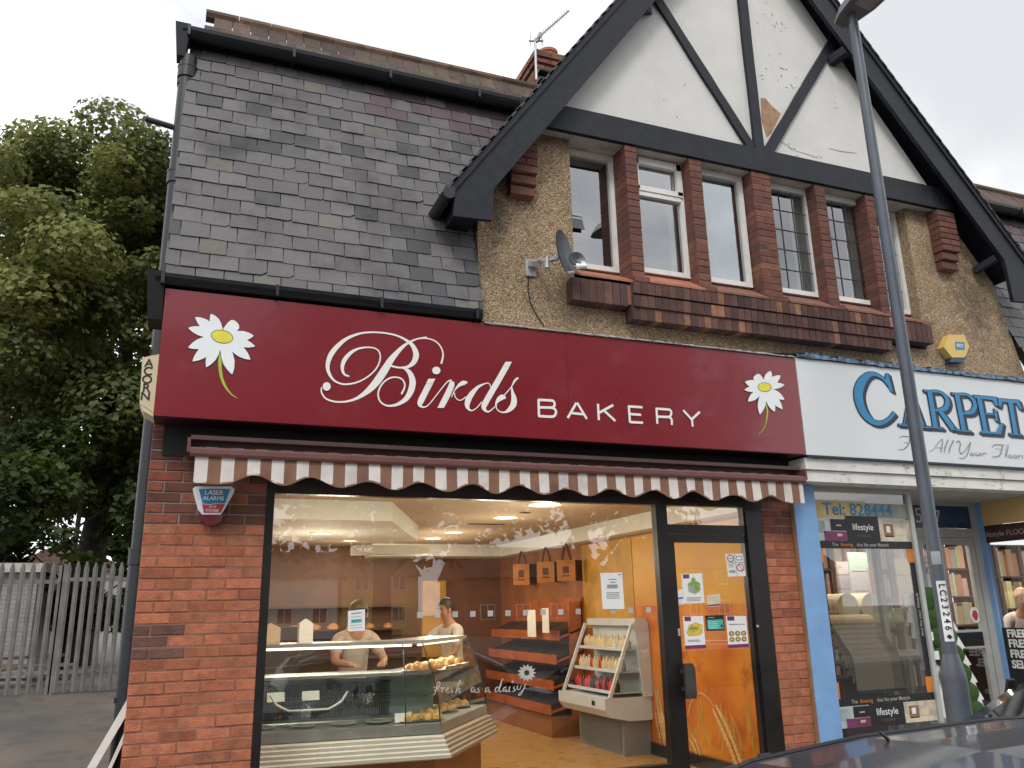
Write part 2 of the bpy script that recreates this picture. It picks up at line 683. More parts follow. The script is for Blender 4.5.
def slates(name, x0, x1, z0, z1, lim=lambda z: (-9, 99)):
    mb = MB()
    gauge = .140
    row = 0
    z = z0
    while z < z1:
        x = x0 - (.103 if row % 2 else 0) + jit(.02)
        while x < x1:
            w = .206 * random.uniform(.95, 1.05)
            a, b = max(x, x0, lim(z)[0]), min(x + w, x1, lim(z)[1])
            x += w
            if b - a < .012: continue
            s = random.uniform(.84, 1.14)
            c = (.142 * s, .132 * s, .138 * s)
            k = random.random()
            if z > 5.95 and x > 1.4 and k < .75: c = (.125 * s, .085 * s, .094 * s)
            elif k < .025: c = (.15 * s, .145 * s, .12 * s)
            elif k < .10: c = (.085 * s, .083 * s, .088 * s)
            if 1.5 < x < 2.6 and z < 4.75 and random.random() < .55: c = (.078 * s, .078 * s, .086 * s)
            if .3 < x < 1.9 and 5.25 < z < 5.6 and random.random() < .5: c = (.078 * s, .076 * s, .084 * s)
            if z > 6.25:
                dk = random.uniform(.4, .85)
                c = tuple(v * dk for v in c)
            zz = z + jit(.005)
            t = .014 + jit(.004)
            tl = jit(.005)
            lo, hi = zz, z + gauge * 1.55
            g = .0034
            ch = random.random()
            P = [slate_pt(a + g, lo + tl, t), slate_pt(b - g, lo - tl, t), slate_pt(b - g, hi, .002), slate_pt(a + g, hi, .002)]
            Q = [slate_pt(a + g, lo + tl, t - .008), slate_pt(b - g, lo - tl, t - .008), slate_pt(b - g, hi, -.006), slate_pt(a + g, hi, -.006)]
            if ch < .10 and b - a > .1:                       # a broken corner
                k_ = random.uniform(.02, .05)
                P = [P[0], slate_pt(b - g - k_, lo - tl, t), slate_pt(b - g, lo - tl + k_ * .7, t), P[2], P[3]]
                Q = [Q[0], slate_pt(b - g - k_, lo - tl, t - .008), slate_pt(b - g, lo - tl + k_ * .7, t - .008), Q[2], Q[3]]
            mb.face(P, 0, c)
            nn = len(P)
            for i in range(nn):
                mb.face([Q[i], Q[(i + 1) % nn], P[(i + 1) % nn], P[i]], 0, tuple(v * .45 for v in c))
        z += gauge
        row += 1
    o = mb.build(name, M['slate'], bld)
    m2 = MB()
    x1 = 2.2 if x0 < 0 else x1
    xt, x0 = (x0, x0) if x0 < 0 else (8.42, 8.92)
    m2.hexa([slate_pt(x0 + .01, z0, -.10), slate_pt(x1, z0, -.10), slate_pt(x1, z0, -.02), slate_pt(x0 + .01, z0, -.02),
             slate_pt(xt + .01, z1, -.10), slate_pt(x1, z1, -.10), slate_pt(x1, z1, -.02), slate_pt(xt + .01, z1, -.02)])
    m2.build('roof_boarding', M['void'], o)
    return o


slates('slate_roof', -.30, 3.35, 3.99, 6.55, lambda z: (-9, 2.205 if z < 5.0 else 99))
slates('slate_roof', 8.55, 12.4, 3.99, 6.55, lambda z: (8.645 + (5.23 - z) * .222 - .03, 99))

# upper tiled slope, eaves board and gutters
for (xa, xb) in ((-.20, 4.1), (7.4, 12.4)):
    mb = MB()
    n = int((xb - xa) / .165)
    for i in range(n):
        for k, (ya, za, yb, zb) in enumerate(((6.84, 6.60, 6.99, 6.88), (6.96, 6.82, 7.14, 7.12))):
            x = xa + i * (xb - xa) / n + (.08 if k else 0)
            d = jit(.006)
            s = random.uniform(.7, 1.5)
            mb.hexa([(x, ya, za - .015 + d), (x + .16, ya, za - .015 + d), (x + .16, yb, zb - .015), (x, yb, zb - .015),
                     (x, ya, za + .006 + d), (x + .16, ya, za + .006 + d), (x + .16, yb, zb + .006), (x, yb, zb + .006)], 0, (s, s * random.uniform(.85, 1.05), s * .95))
    for i in range(int((xb - xa) / .30)):
        x = xa + i * .30
        s = random.uniform(.8, 2.0)
        mb.tube([(x, 7.16, 7.12), (x + .295, 7.16, 7.12)], .06, 8, 0, (s, s * .8, s * .7))
    mb.build('tiled_roof', mat('roof_tile_%d' % int(xa * 10), (.085, .062, .047), .9, attr=True, namp=.4, nscale=12, bump=.6, bscale=40, stain=(.05, .045, .035), stain_scale=3, stain_at=(.48, .68)), bld)
mb = MB()
mb.box(-.15, 12.3, 7.16, 15.1, 6.80, 6.9)
mb.build('flat_roof', M['void'], bld)


def gutter(xa, xb, y, z, r, name='gutter'):
    mb = MB()
    pts = [(math.pi + math.pi * k / 8) for k in range(9)]
    out = [(y + r * math.cos(a), z + r * math.sin(a)) for a in pts]
    for i in range(8):
        (ya, za), (yb, zb) = out[i], out[i + 1]
        mb.face([(xa, ya, za), (xb, ya, za), (xb, yb, zb), (xa, yb, zb)])
        q = .8
        mb.face([(xa, y + (yb - y) * q, z + (zb - z) * q), (xb, y + (yb - y) * q, z + (zb - z) * q), (xb, y + (ya - y) * q, z + (za - z) * q), (xa, y + (ya - y) * q, z + (za - z) * q)])
    for x in (xa, xb):
        mb.face([(x, a, b) for a, b in out])
    k = int((xb - xa) / .8) + 1
    for i in range(k):
        x = xa + .05 + i * (xb - xa - .1) / max(1, k - 1)
        mb.box(x - .012, x + .012, y - r - .006, y + r, z - r - .008, z - r + .004)
        mb.box(x - .012, x + .012, y - r - .008, y - r + .001, z - r, z + .006)
    mb.box(xa, xb, y + r, y + r + .03, z - r * 1.15, z + r * .5)
    return mb.build(name, M['blackpipe'], bld, 40)


gutter(-.36, 4.2, 6.72, 6.58, .085)
gutter(8.3, 12.4, 6.72, 6.58, .085)
gutter(-.34, 2.135, 6.035, 3.985, .075)
gutter(9.42, 12.4, 6.035, 3.985, .075)
# hopper and box at the gutter ends, and the soil pipe on the corner
mb = MB()
a, b = at(181, 25, 6.78), at(190, 58, 6.78)
mb.hexa([(-.395, 6.70, 6.31), (-.325, 6.70, 6.31), (-.325, 6.83, 6.31), (-.395, 6.83, 6.31), (-.425, 6.64, 6.60), (-.30, 6.64, 6.60), (-.30, 6.86, 6.60), (-.425, 6.86, 6.60)])
mb.build('hopper', M['blackpipe'], bld)
mb = MB()
mb.hexa([(-.37, 6.06, 3.66), (-.275, 6.06, 3.66), (-.275, 6.3, 3.66), (-.37, 6.3, 3.66), (-.40, 5.97, 4.0), (-.28, 5.97, 4.0), (-.28, 6.3, 4.0), (-.40, 6.3, 4.0)])
mb.build('eaves_box', M['void'], bld)
pt = at(184.5, 70, 6.76)
pb = at(121, 768, 6.76)
xp = (pt.x * .3 + pb.x * .7)
mb = MB()
mb.tube([(xp, 6.76, -.2), (xp, 6.76, 6.34)], .068, 18)
for z in (1.98, 3.3, 5.1, 6.12):
    mb.tube([(xp, 6.76, z), (xp, 6.76, z + .10)], .080, 18)
    mb.tube([(xp, 6.76, z + .10), (xp, 6.76, z + .115)], .084, 18)
dp = mb.build('drainpipe', M['greypipe'], bld, 35)
for z in (1.03, 3.6, 6.05):
    mb = MB()
    mb.box(xp - .075, -.28, 6.725, 6.795, z, z + .035)
    mb.build('bracket', M['blackpipe'], dp)
mb = MB()
a, b = at(146, 119, 6.76), at(172, 127, 6.76)
mb.tube([a, (xp, b.y, b.z - .01)], .026, 10)
mb.build('overflow_pipe', M['greypipe'], bld, 35)

# ---- roughcast front
YR = 6.30
XL = 2.215
xr = lambda z: 8.645 + (5.23 - z) * .222
mb = MB()


def wall_piece(mb, pts, y0, y1):
    mb.prism(pts, y0, y1)


wall_piece(mb, [(XL, 3.86), (xr(3.86), 3.86), (xr(4.262), 4.262), (XL, 4.262)], YR, YR + .14)
wall_piece(mb, [(XL, 4.262), (3.155, 4.262), (3.155, 5.985), (2.64, 5.985), (XL, 5.42)], YR, YR + .14)
wall_piece(mb, [(7.42, 4.262), (xr(4.262), 4.262), (xr(5.2), 5.2), (8.05, 5.985), (7.42, 5.985)], YR, YR + .14)
mb.face([(XL, YR + .14, 3.9), (XL, YR + .14, 5.42), (XL, 8.2, 5.42), (XL, 8.2, 3.9)])
mb.face([(xr(5), YR + .14, 3.9), (xr(5), 8.2, 3.9), (xr(5), 8.2, 5.2), (xr(5), YR + .14, 5.2)])
mb.build('roughcast_wall', M['roughcast'], bld)

# ---- gable
YG = 6.18
ZB = 5.977
YB = 6.0
APX = Vector((5.28, YB, 9.62))
SLP_L, SLP_R = 1.371, 1.232
lu = lambda x: 5.136 + SLP_L * (x - 1.908)
xa_, za_ = 1.908, 5.136
ru = lambda x: 7.911 - SLP_R * (x - 6.817)
xap = (7.911 + SLP_R * 6.817 - 5.136 + SLP_L * 1.908) / (SLP_L + SLP_R)
zap = lu(xap)
BW = .355


def barge_l():
    f1, f2 = at(453.4, 215.8, YB), at(492, 220, YB)
    u0 = at(455, 181.5, YB)
    l0 = at(494, 188.5, YB)
    return [(f1.x, f1.z), (f2.x, f2.z), (l0.x, l0.z), (xap, lu(xap - BW)), (xap, zap), (u0.x, u0.z)]


def barge_r():
    xf = 8.87
    return [(xap, zap), (xap, ru(xap + BW * 1.1)), (xf - .36, ru(xf + .02)), (xf - .34, 4.86), (xf, 4.88), (xf, ru(xf))]


for pts in (barge_l(), barge_r()):
    mb = MB()
    mb.prism(pts, YB, YB + .045)
    mb.build('bargeboard', M['timber'], bld)
# plaster panel, timbers
mb = MB()
mb.prism([(2.75, 5.99), (7.95, 5.99), (xap + .02, ru(xap + .02) - .15)], 6.208, 6.32)
mb.build('gable_plaster', M['plaster'], bld)
YT = 6.168
bl = lambda z: 1.908 + (z - 5.136) / SLP_L
br_ = lambda z: 6.817 + (7.911 - z) / SLP_R


def timber(p, q, w, y=YT):
    (x0, z0), (x1, z1) = p, q
    d = Vector((x1 - x0, z1 - z0)).normalized()
    n = Vector((-d.y, d.x)) * w / 2
    k = 12
    o1, o2 = [], []
    for i in range(k + 1):
        t = i / k
        o1.append((x0 + (x1 - x0) * t + n.x + jit(.003), z0 + (z1 - z0) * t + n.y + jit(.003)))
        o2.append((x0 + (x1 - x0) * t - n.x + jit(.003), z0 + (z1 - z0) * t - n.y + jit(.003)))
    mb = MB()
    mb.prism(list(reversed(o1)) + o2 if False else o2 + list(reversed(o1)), y, y + .05)
    return mb.build('timber', M['timber'], bld)


timber((2.62, 6.112), (8.05, 6.112), .268, YT - .004)
timber((5.338, 6.24), (5.338, zap - .3), .118)
a, b = at(662.6, 5.4, YT), at(747.5, 139, YT)
timber((b.x + (b.x - a.x) * .06, b.z - (a.z - b.z) * .06), (a.x - (b.x - a.x) * .2, a.z + (a.z - b.z) * .2), .105, YT + .003)
a, b = at(833, 42, YT), at(772, 146, YT)
timber((b.x - (a.x - b.x) * .06, b.z - (a.z - b.z) * .06), (a.x + (a.x - b.x) * .15, a.z + (a.z - b.z) * .15), .112, YT + .003)
# soffit of the jettied gable
mb = MB()
mb.box(2.72, 7.98, YG + .034, 6.47, ZB, ZB + .02)
mb.build('soffit', M['soffit'], bld)
# underside boards between bargeboard and gable, roof slabs with slates above
for (s, f) in ((SLP_L, lambda x: lu(x)), (-SLP_R, lambda x: ru(x))):
    mb = MB()
    xs = (1.80, xap) if s > 0 else (xap, 8.93)
    z0, z1 = f(xs[0]), f(xs[1])
    n = Vector((-s, 0, 1)).normalized()
    for (lo, hi, y0, y1) in ((-.075, -.05, YB + .045, 9.2), (-.05, .0, YB - .02, 9.2)):
        P = [Vector((xs[0], y0, z0)), Vector((xs[1], y0, z1)), Vector((xs[1], y1, z1)), Vector((xs[0], y1, z0))]
        mb.hexa([p + n * lo for p in P] + [p + n * hi for p in P], 0)
    mb.build('gable_soffit', M['timber'], bld)
    mb = MB()
    Lx = xs[1] - xs[0]
    k = int(abs(z1 - z0) / .115)
    for i in range(k):
        a, b = i / k, min(1, (i + 1.5) / k)
        if s < 0: a, b = 1 - a, 1 - b
        for yy in range(14):
            y0 = YB - .035 + yy * .23 + (.11 if i % 2 else 0)
            if yy == 0: y0 = YB - .035
            y1 = YB - .035 + (yy + 1) * .23 + (.11 if i % 2 else 0) - .004
            p0 = Vector((xs[0] + Lx * a, 0, z0 + (z1 - z0) * a))
            p1 = Vector((xs[0] + Lx * b, 0, z0 + (z1 - z0) * b))
            g = random.uniform(.7, 1.2)
            mb.face([p0 + n * .022 + Vector((0, y0, 0)), p0 + n * .022 + Vector((0, y1, 0)), p1 + n * .004 + Vector((0, y1, 0)), p1 + n * .004 + Vector((0, y0, 0))], 0, (.13 * g, .125 * g, .13 * g))
            mb.face([p0 + n * .022 + Vector((0, y0, 0)), p0 + n * .001 + Vector((0, y0, 0)), p0 + n * .001 + Vector((0, y1, 0)), p0 + n * .022 + Vector((0, y1, 0))], 0, (.1, .1, .1))
            if yy == 0:
                mb.face([p0 + n * .022 + Vector((0, y0, 0)), p1 + n * .012 + Vector((0, y0, 0)), p1 + Vector((0, y0, 0)), p0 + Vector((0, y0, 0))], 0, (.08, .08, .08))
    mb.build('gable_slates', M['slate'], bld)
# purlin ends and knee brackets under the verge
for (q0, q1, w) in (((833, 60), (846, 51), .10), ((651, 9), (642, 6), .07)):
    a, b = at(*q0, 6.16), at(*q1, 6.03)
    mb = MB()
    mb.bar(a + Vector((0, .05, 0)), b, w, w)
    mb.build('purlin_end', M['timber'], bld)
mb = MB()
a, b = at(975, 271, 6.28), at(996, 258, 6.05)
mb.bar(a, b, .07, .075)
mb.build('eaves_bracket', M['timber'], bld)
mb = MB()
mb.box(1.93, 2.14, 6.045, 6.4, 4.86, 5.1)
mb.build('eaves_bracket', M['timber'], bld)
mb = MB()
pts = [(1.845, 5.96, 5.0), (1.845, 7.4, 5.0)]
mb.tube(pts, .052, 12)
mb.box(1.82, 1.90, 5.97, 6.05, 4.97, 5.07)
mb.build('gutter', M['blackpipe'], bld, 40)
# exposed patch and flaking paint on the plaster
YP = 6.2055
mb = MB()
c6 = lambda u, v: at(640 + u * .21484, v * .21484, YP)
mb.prism([(c6(*q).x, c6(*q).z) for q in ((562, 455), (585, 458), (600, 478), (628, 505), (655, 530), (612, 620), (590, 640), (566, 560))], YP, YP + .01)
pa = mb.build('bare_plaster_patch', M['bare'], bld)
mb = MB()
rs = random.Random(5)
for (u, v, su, sv, n) in ((690, 380, 45, 40, 14), (650, 130, 40, 40, 9), (560, 60, 60, 60, 8), (810, 725, 60, 14, 9), (690, 690, 40, 26, 8), (570, 370, 15, 30, 5), (930, 490, 60, 60, 5), (620, 300, 60, 60, 7), (200, 480, 160, 90, 6)):
    for _ in range(max(2, n * 2 // 3)):
        uu, vv = u + rs.gauss(0, su * .6), v + rs.gauss(0, sv * .6)
        l, w, an = rs.uniform(3, 12), rs.uniform(.7, 2.6), rs.uniform(-.4, 1.9)
        P = []
        for k in range(7):
            t = 2 * math.pi * k / 7
            a, b = l * math.cos(t) * rs.uniform(.6, 1.1), w * math.sin(t) * rs.uniform(.6, 1.2)
            q = c6(uu + a * math.cos(an) - b * math.sin(an), vv + a * math.sin(an) + b * math.cos(an))
            P.append((q.x, q.z))
        mb.prism(P, YP, YP + .004)
for line in (((650, 655), (690, 680), (720, 700), (760, 712), (830, 735)), ((880, 690), (940, 705), (1010, 712))):
    mp = lambda u, v, d: (u, YP - d, v)
    mb.ribbon([(c6(*q).x, c6(*q).z) for q in line], [.006, .012, .004, .009, .004][:len(line)], mp, caps=False)
mb.build('paint_flakes', M['flake'], bld)

# ---- upstairs windows between brick piers
YW = 6.33


def window(x0, x1, y, kind):
    z0, z1 = 4.715, ZB - .004
    fw = .052
    mb = MB()
    for q in ((x0, x0 + fw, z0, z1), (x1 - fw, x1, z0, z1), (x0 + fw, x1 - fw, z0, z0 + .05), (x0 + fw, x1 - fw, z1 - .062, z1)):
        mb.box(q[0], q[1], y, y + .075, q[2], q[3])
    if kind == 'vent':
        mb.box(x0 + fw, x1 - fw, y - .008, y + .07, 5.535, 5.625)
        for q in ((x0 + .03, x0 + .085, 5.60, 5.95), (x1 - .085, x1 - .03, 5.60, 5.95), (x0 + .03, x1 - .03, 5.88, 5.95), (x0 + .03, x1 - .03, 5.585, 5.64)):
            mb.box(q[0], q[1], y - .018, y + .03, q[2], q[3])
    w = mb.build('window', M['upvc'], bld)
    m2 = MB()
    m2.box(x0 + fw, x1 - fw, y + .035, y + .041, z0 + .05, z1 - .062)
    m2.build('pane', M['leadglass' if kind == 'leaded' else 'upglass'], w)
    if kind == 'leaded':
        m3 = MB()
        gx0, gx1, gz0, gz1 = x0 + fw, x1 - fw, z0 + .05, z1 - .062
        for i in (1, 2):
            x = gx0 + (gx1 - gx0) * i / 3
            m3.box(x - .004, x + .004, y + .028, y + .036, gz0, gz1)
        for i in range(1, 5):
            z = gz0 + (gz1 - gz0) * i / 5
            m3.box(gx0, gx1, y + .027, y + .0355, z - .0035, z + .0035)
        m3.build('lead_came', M['came'], w)
    # what hangs behind the glass
    m4 = MB()
    k = 18
    xa, xb = {'plain': (x1 - .13, x1 - .05), 'vent': (x1 - .17, x1 - .08), 'net': (x0 + .03, x1 - .10), 'leaded': (x1 - .24, x1 - .03)}[kind]
    for i in range(k):
        a, b = xa + (xb - xa) * i / k, xa + (xb - xa) * (i + 1) / k
        ya, yb = y + .075 + .012 * math.sin(i * 1.9), y + .075 + .012 * math.sin((i + 1) * 1.9)
        m4.face([(a, ya, z0), (b, yb, z0), (b, yb, z1), (a, ya, z1)])
    if kind != 'plain':
        m4.build('curtain', M['net'] if kind == 'net' else M['curtain'], w)
    m5 = MB()
    n_ = 4
    # sill tiles slope from under the frame to the front of the brick band
    yf = 6.112 if y < 6.4 else 6.16
    for i in range(n_):
        a, b = x0 + (x1 - x0) * i / n_ + .002, x0 + (x1 - x0) * (i + 1) / n_ - .002
        m5.hexa([(a, yf, 4.508), (b, yf, 4.508), (b, y + .05, 4.69), (a, y + .05, 4.69), (a, yf, 4.528), (b, yf, 4.528), (b, y + .05, 4.713), (a, y + .05, 4.713)])
    m5.build('sill', M['tile'] if x0 < 4.2 else M['tile_dark'], w)
    return w


window(3.135, 3.715, 6.43, 'plain')
window(3.84, 4.452, YW, 'vent')
window(4.585, 5.19, YW, 'net')
window(5.455, 6.073, YW, 'leaded')
window(6.18, 6.81, YW, 'leaded')
window(6.86, 7.425, 6.43, 'leaded')
for (xa, xb) in ((3.70, 3.84), (4.437, 4.585), (5.20, 5.44), (6.022, 6.168), (6.728, 6.855)):
    mb = MB()
    bricks(mb, xa, xb, 4.57, ZB - .002, YG + .006, .30, pal_up, joint=.008)
    bricks(mb, xa - .012, xb + .02, 4.51, 4.575, YG - .045, .3, pal_up, joint=.006, length=.3)
    pw = mb.build('window_pier', M['brick'], bld)
    mb = MB()
    mb.box(xa + .0075, xb - .0075, YG + .012, YG + .30, 4.5, ZB - .004)
    mb.build('pier_mortar', M['mortar_brown'], pw)


# soldier course bands under the windows
def soldiers(mb, x0, x1, z0, z1, y, d):
    n = int(round((x1 - x0) / .077))
    w = (x1 - x0) / n
    for i in range(n):
        a = x0 + i * w
        c = pal_up(a, z0)
        k = random.random()
        if k < .05: c = (.50, .20, .10)
        s = random.uniform(.52, .82)
        c = (c[0] * s, c[1] * s * 1.2, c[2] * s * 1.4)
        e = .004
        yy = y + jit(.002)
        mb.box(a + .004, a + w - .004, yy, y + d, z0 + .002, z1 - .002 - abs(jit(.003)), 0, c)


mb = MB()
soldiers(mb, 3.66, 6.81, 4.388, 4.506, 6.118, .18)
soldiers(mb, 3.66, 6.81, 4.264, 4.380, 6.130, .17)
soldiers(mb, 3.655, 6.76, 4.142, 4.257, 6.148, .15)
soldiers(mb, 3.06, 3.625, 4.266, 4.485, 6.165, .14)
soldiers(mb, 6.76, 7.385, 4.285, 4.505, 6.165, .14)
band = mb.build('brick_band', M['brick'], bld)
mb = MB()
mb.box(3.665, 6.75, 6.156, 6.3, 4.15, 4.50)
mb.box(3.67, 6.80, 6.126, 6.156, 4.392, 4.50)
mb.box(3.67, 6.80, 6.138, 6.156, 4.268, 4.376)
mb.box(3.065, 7.38, 6.175, 6.3, 4.29, 4.48)
mb.build('band_mortar', M['mortar_brown'], band)
# brick corbels under the purlins
for (xa, xb, zs) in ((2.50, 2.745, ((5.24, 5.335, 0), (5.345, 5.435, .03), (5.445, 5.90, .06))), (7.765, 8.02, ((5.24, 5.335, 0), (5.345, 5.435, .03), (5.445, 5.95, .06)))):
    mb = MB()
    mz = MB()
    for (a, b, o) in zs:
        bricks(mb, xa - o * .2, xb + o * .2, a, b, 6.21 - o, .14 + o, pal_up, length=.29, joint=.008)
        mz.box(xa + .008, xb - .008, 6.222 - o, 6.31, a + .002, b - .002)
    co = mb.build('brick_corbel', M['brick'], bld)
    mz.build('corbel_mortar', M['mortar_brown'], co)

# flashing over the signs
mb = MB()
n = 40
x0, x1 = 2.16, 5.335
for i in range(n):
    a, b = x0 + (x1 - x0) * i / n, x0 + (x1 - x0) * (i + 1) / n
    za, zb = 3.90 + jit(.006), 3.90 + jit(.006)
    mb.face([(a, 6.0, 3.888), (b, 6.0, 3.888), (b, 6.0, zb), (a, 6.0, za)])
    mb.face([(a, 6.0, za), (b, 6.0, zb), (b, YR - .004, 4.0 + jit(.004)), (a, YR - .004, 4.0 + jit(.004))])
mb.build('lead_flashing', M['lead'], bld)
mb = MB()
x0, x1 = 5.345, 9.4
for i in range(n):
    a, b = x0 + (x1 - x0) * i / n, x0 + (x1 - x0) * (i + 1) / n
    za, zb = 3.935 + jit(.012), 3.935 + jit(.012)
    mb.face([(a, 5.995, 3.895 + jit(.006)), (b, 5.995, 3.895 + jit(.006)), (b, 5.99, zb), (a, 5.99, za)])
    mb.face([(a, 5.99, za), (b, 5.99, zb), (b, YR - .004, 4.03 + jit(.004)), (a, YR - .004, 4.03 + jit(.004))])
mb.build('blue_flashing', M['bluelead'], bld)
# chimney
ch0 = at(537, 52, 8.6)
mb = MB()
zt = ch0.z
cx = ch0.x
for (zz0, zz1, o) in ((zt - 2.0, zt - .17, 0), (zt - .17, zt - .09, .03), (zt - .09, zt - .02, .055)):
    bricks(mb, cx - o, cx + .95 + o, zz0, zz1, 8.6 - o, .1, lambda x, z: tuple(v * random.uniform(1.3, 1.9) for v in pal_up(x, z)))
    k = max(1, int((zz1 - zz0) / .075))
    for i in range(k):
        for q in range(4):
            c = tuple(v * random.uniform(1.3, 1.9) for v in pal_up(0, 0))
            y0 = 8.6 - o + q * .24 + (.12 if i % 2 else 0)
            mb.box(cx - o - .002, cx + .05, y0 + .006, y0 + .228, zz0 + i * .075 + .006, zz0 + (i + 1) * .075 - .004, 0, c)
chim = mb.build('chimney', M['brick'], bld)
mb = MB()
mb.box(cx + .01, cx + .94, 8.612, 9.6, zt - 2.1, zt - .03)
mb.box(cx - .05, cx + 1.0, 8.55, 9.65, zt - .02, zt + .01)
mb.build('chimney_mortar', M['mortar_brown'], chim)
mb = MB()
mb.lathe((cx + .35, 9.0, zt + .005), [(.16, 0), (.15, .05), (.12, .3), (.14, .32), (.14, .36), (.11, .36)], 16)
mb.build('chimney_pot', M['tile'], chim, 40)
# ------------------------------------------------------------------ shop signs and things fixed to the front
def on_plane(Y):
    return lambda u, v, d: (u, Y - d, v)


def px_plane(ox, oy, sc, Y):
    def f(q):
        p = at(ox + q[0] / sc, oy + q[1] / sc, Y)
        return (p.x, p.z)
    return f


M['red'] = mat('red_sign_panel', (.20, .012, .020), .28, namp=.03, nscale=2, rvar=.06, spec=.5, coat=.3, bump=.035, bscale=.9)
M['cream'] = mat('cream_vinyl', (.82, .80, .76), .5, namp=.02)
M['petal'] = mat('petal_white', (.80, .83, .84), .5, namp=.03)
M['petal_line'] = mat('petal_outline', (.10, .03, .035), .5)
M['yolk'] = mat('daisy_yellow', (.74, .66, .06), .5, namp=.1, nscale=30)
M['yolk_line'] = mat('daisy_dark_ring', (.12, .10, .03), .5)
M['stem'] = mat('stem_green', (.36, .50, .05), .5)
M['edge'] = mat('sign_edge_trim', (.05, .01, .012), .4)

sign = thing('shop_sign', 'long dark red sign reading BIRDS BAKERY with a white daisy at each end', 'sign')
mb = MB()
for (a, b) in ((-.268, 2.905), (2.907, 5.333)):
    mb.box(a, b, YS, YS + .2, 2.947, 3.887)
mb.build('panel', M['red'], sign)
mb = MB()
mb.box(-.266, 5.331, YS + .01, YS + .26, 2.941, 2.9465)
mb.box(-.266, 5.331, YS + .01, YS + .26, 3.8875, 3.889)
mb.build('edge_trim', M['edge'], sign)

c2 = lambda q: px_plane(300, 310, 6.983, YS)(q)
c3 = lambda q: px_plane(410, 330, 7.683, YS)(q)
SC2 = YS / (F_PX * .87) / 6.983 * 1.02       # width of one crop pixel in metres, near enough
SC3 = YS / (F_PX * .86) / 7.683 * 1.04
mb = MB()
mp = on_plane(YS)
lift = .0030


def stroke(cv, sc, rows, sub=6, caps=True):
    global lift
    lift += .00035
    mb.ribbon([cv((r[0], r[1])) for r in rows], [r[2] * sc for r in rows], mp, 0, sub, lift, caps)


stroke(c2, SC2, [(150, 540, 7), (150, 575, 9), (175, 615, 10), (225, 637, 11), (285, 643, 11), (345, 635, 13), (400, 615, 18), (455, 580, 30), (505, 535, 42), (550, 480, 48), (590, 420, 48), (630, 355, 40), (675, 300, 30), (720, 255, 20), (765, 225, 13), (810, 205, 10), (845, 196, 8), (884, 190, 8)], caps=False)
stroke(c3, SC3, [(22, 82, 7), (45, 73, 7), (85, 66, 8), (130, 66, 9), (180, 80, 10), (215, 105, 10), (240, 140, 10), (252, 180, 11), (250, 215, 12), (240, 255, 14)])
stroke(c2, SC2, [(340, 463, 9), (310, 450, 14), (296, 420, 18), (298, 380, 24), (320, 335, 26), (360, 295, 20), (410, 270, 13), (470, 262, 10), (520, 268, 9), (550, 290, 9), (560, 330, 9), (548, 380, 9), (515, 430, 9), (460, 475, 9), (400, 505, 10), (340, 518, 11), (290, 517, 11), (240, 495, 12), (208, 455, 18), (193, 410, 22), (197, 360, 27), (220, 305, 31), (265, 250, 27), (320, 205, 20), (385, 175, 15), (450, 160, 12), (530, 157, 11), (610, 165, 11), (680, 182, 12), (740, 212, 17), (785, 250, 27), (808, 300, 37), (805, 340, 37), (785, 375, 29), (750, 398, 17), (700, 404, 12), (660, 398, 12), (640, 393, 14)])
stroke(c2, SC2, [(700, 402, 9), (735, 412, 18), (768, 445, 33), (785, 500, 42), (775, 560, 40), (745, 615, 32), (700, 650, 22), (650, 668, 15), (600, 667, 11), (560, 640, 10), (545, 600, 10), (550, 560, 10), (575, 515, 10), (615, 482, 10), (660, 470, 10), (705, 480, 10), (728, 510, 10), (728, 545, 10), (710, 583, 13)])
# i r d s
stroke(c3, SC3, [(158, 395, 42), (120, 470, 42), (85, 540, 42), (75, 570, 34), (85, 588, 16), (110, 593, 9), (140, 577, 7), (180, 530, 7), (220, 478, 7), (250, 440, 7), (280, 405, 7), (300, 391, 9), (320, 390, 15)], caps=False)
stroke(c3, SC3, [(318, 398, 30), (318, 425, 40), (285, 500, 42), (242, 585, 42)], caps=False)
stroke(c3, SC3, [(318, 515, 6), (345, 460, 8), (378, 424, 22), (408, 408, 33), (430, 404, 18)])
stroke(c3, SC3, [(340, 485, 7), (347, 518, 7), (375, 541, 7), (405, 533, 7), (430, 512, 8)], caps=False)
stroke(c3, SC3, [(615, 440, 6), (612, 420, 7), (595, 410, 7), (568, 416, 9), (520, 440, 20), (474, 490, 36), (445, 540, 42), (438, 582, 34), (450, 610, 17), (475, 620, 8), (510, 600, 7), (548, 555, 7)])
stroke(c3, SC3, [(748, 262, 42), (690, 365, 42), (630, 468, 42), (575, 565, 42), (566, 602, 32), (590, 628, 13), (615, 622, 8), (650, 590, 7)], caps=False)
stroke(c3, SC3, [(720, 505, 8), (775, 440, 7), (800, 395, 16), (824, 372, 15)])
stroke(c3, SC3, [(778, 440, 8), (785, 480, 22), (796, 525, 40), (793, 570, 46), (768, 607, 34), (730, 632, 14), (690, 630, 9), (662, 602, 9), (660, 565, 14), (680, 535, 32), (706, 518, 40), (722, 520, 24)])
# square ends of the slanted stems
for cv, sc, pts in ((c3, SC3, [(140, 376), (193, 376), (175, 410), (122, 410)]), (c3, SC3, [(208, 600), (258, 600), (275, 565), (226, 565)]), (c3, SC3, [(733, 246), (780, 246), (762, 280), (714, 280)])):
    lift += .00035
    mb.face([mp(*cv(p), lift) for p in reversed(pts)])
for cv, (x, y, rx, ry) in ((c3, (200, 313, 32, 29)), (c2, (185, 536, 28, 30))):
    lift += .00035
    mb.face([mp(*cv((x + rx * math.cos(-t * math.pi / 12), y + ry * math.sin(-t * math.pi / 12))), lift) for t in range(24)])
mb.build('script_lettering', M['cream'], sign)

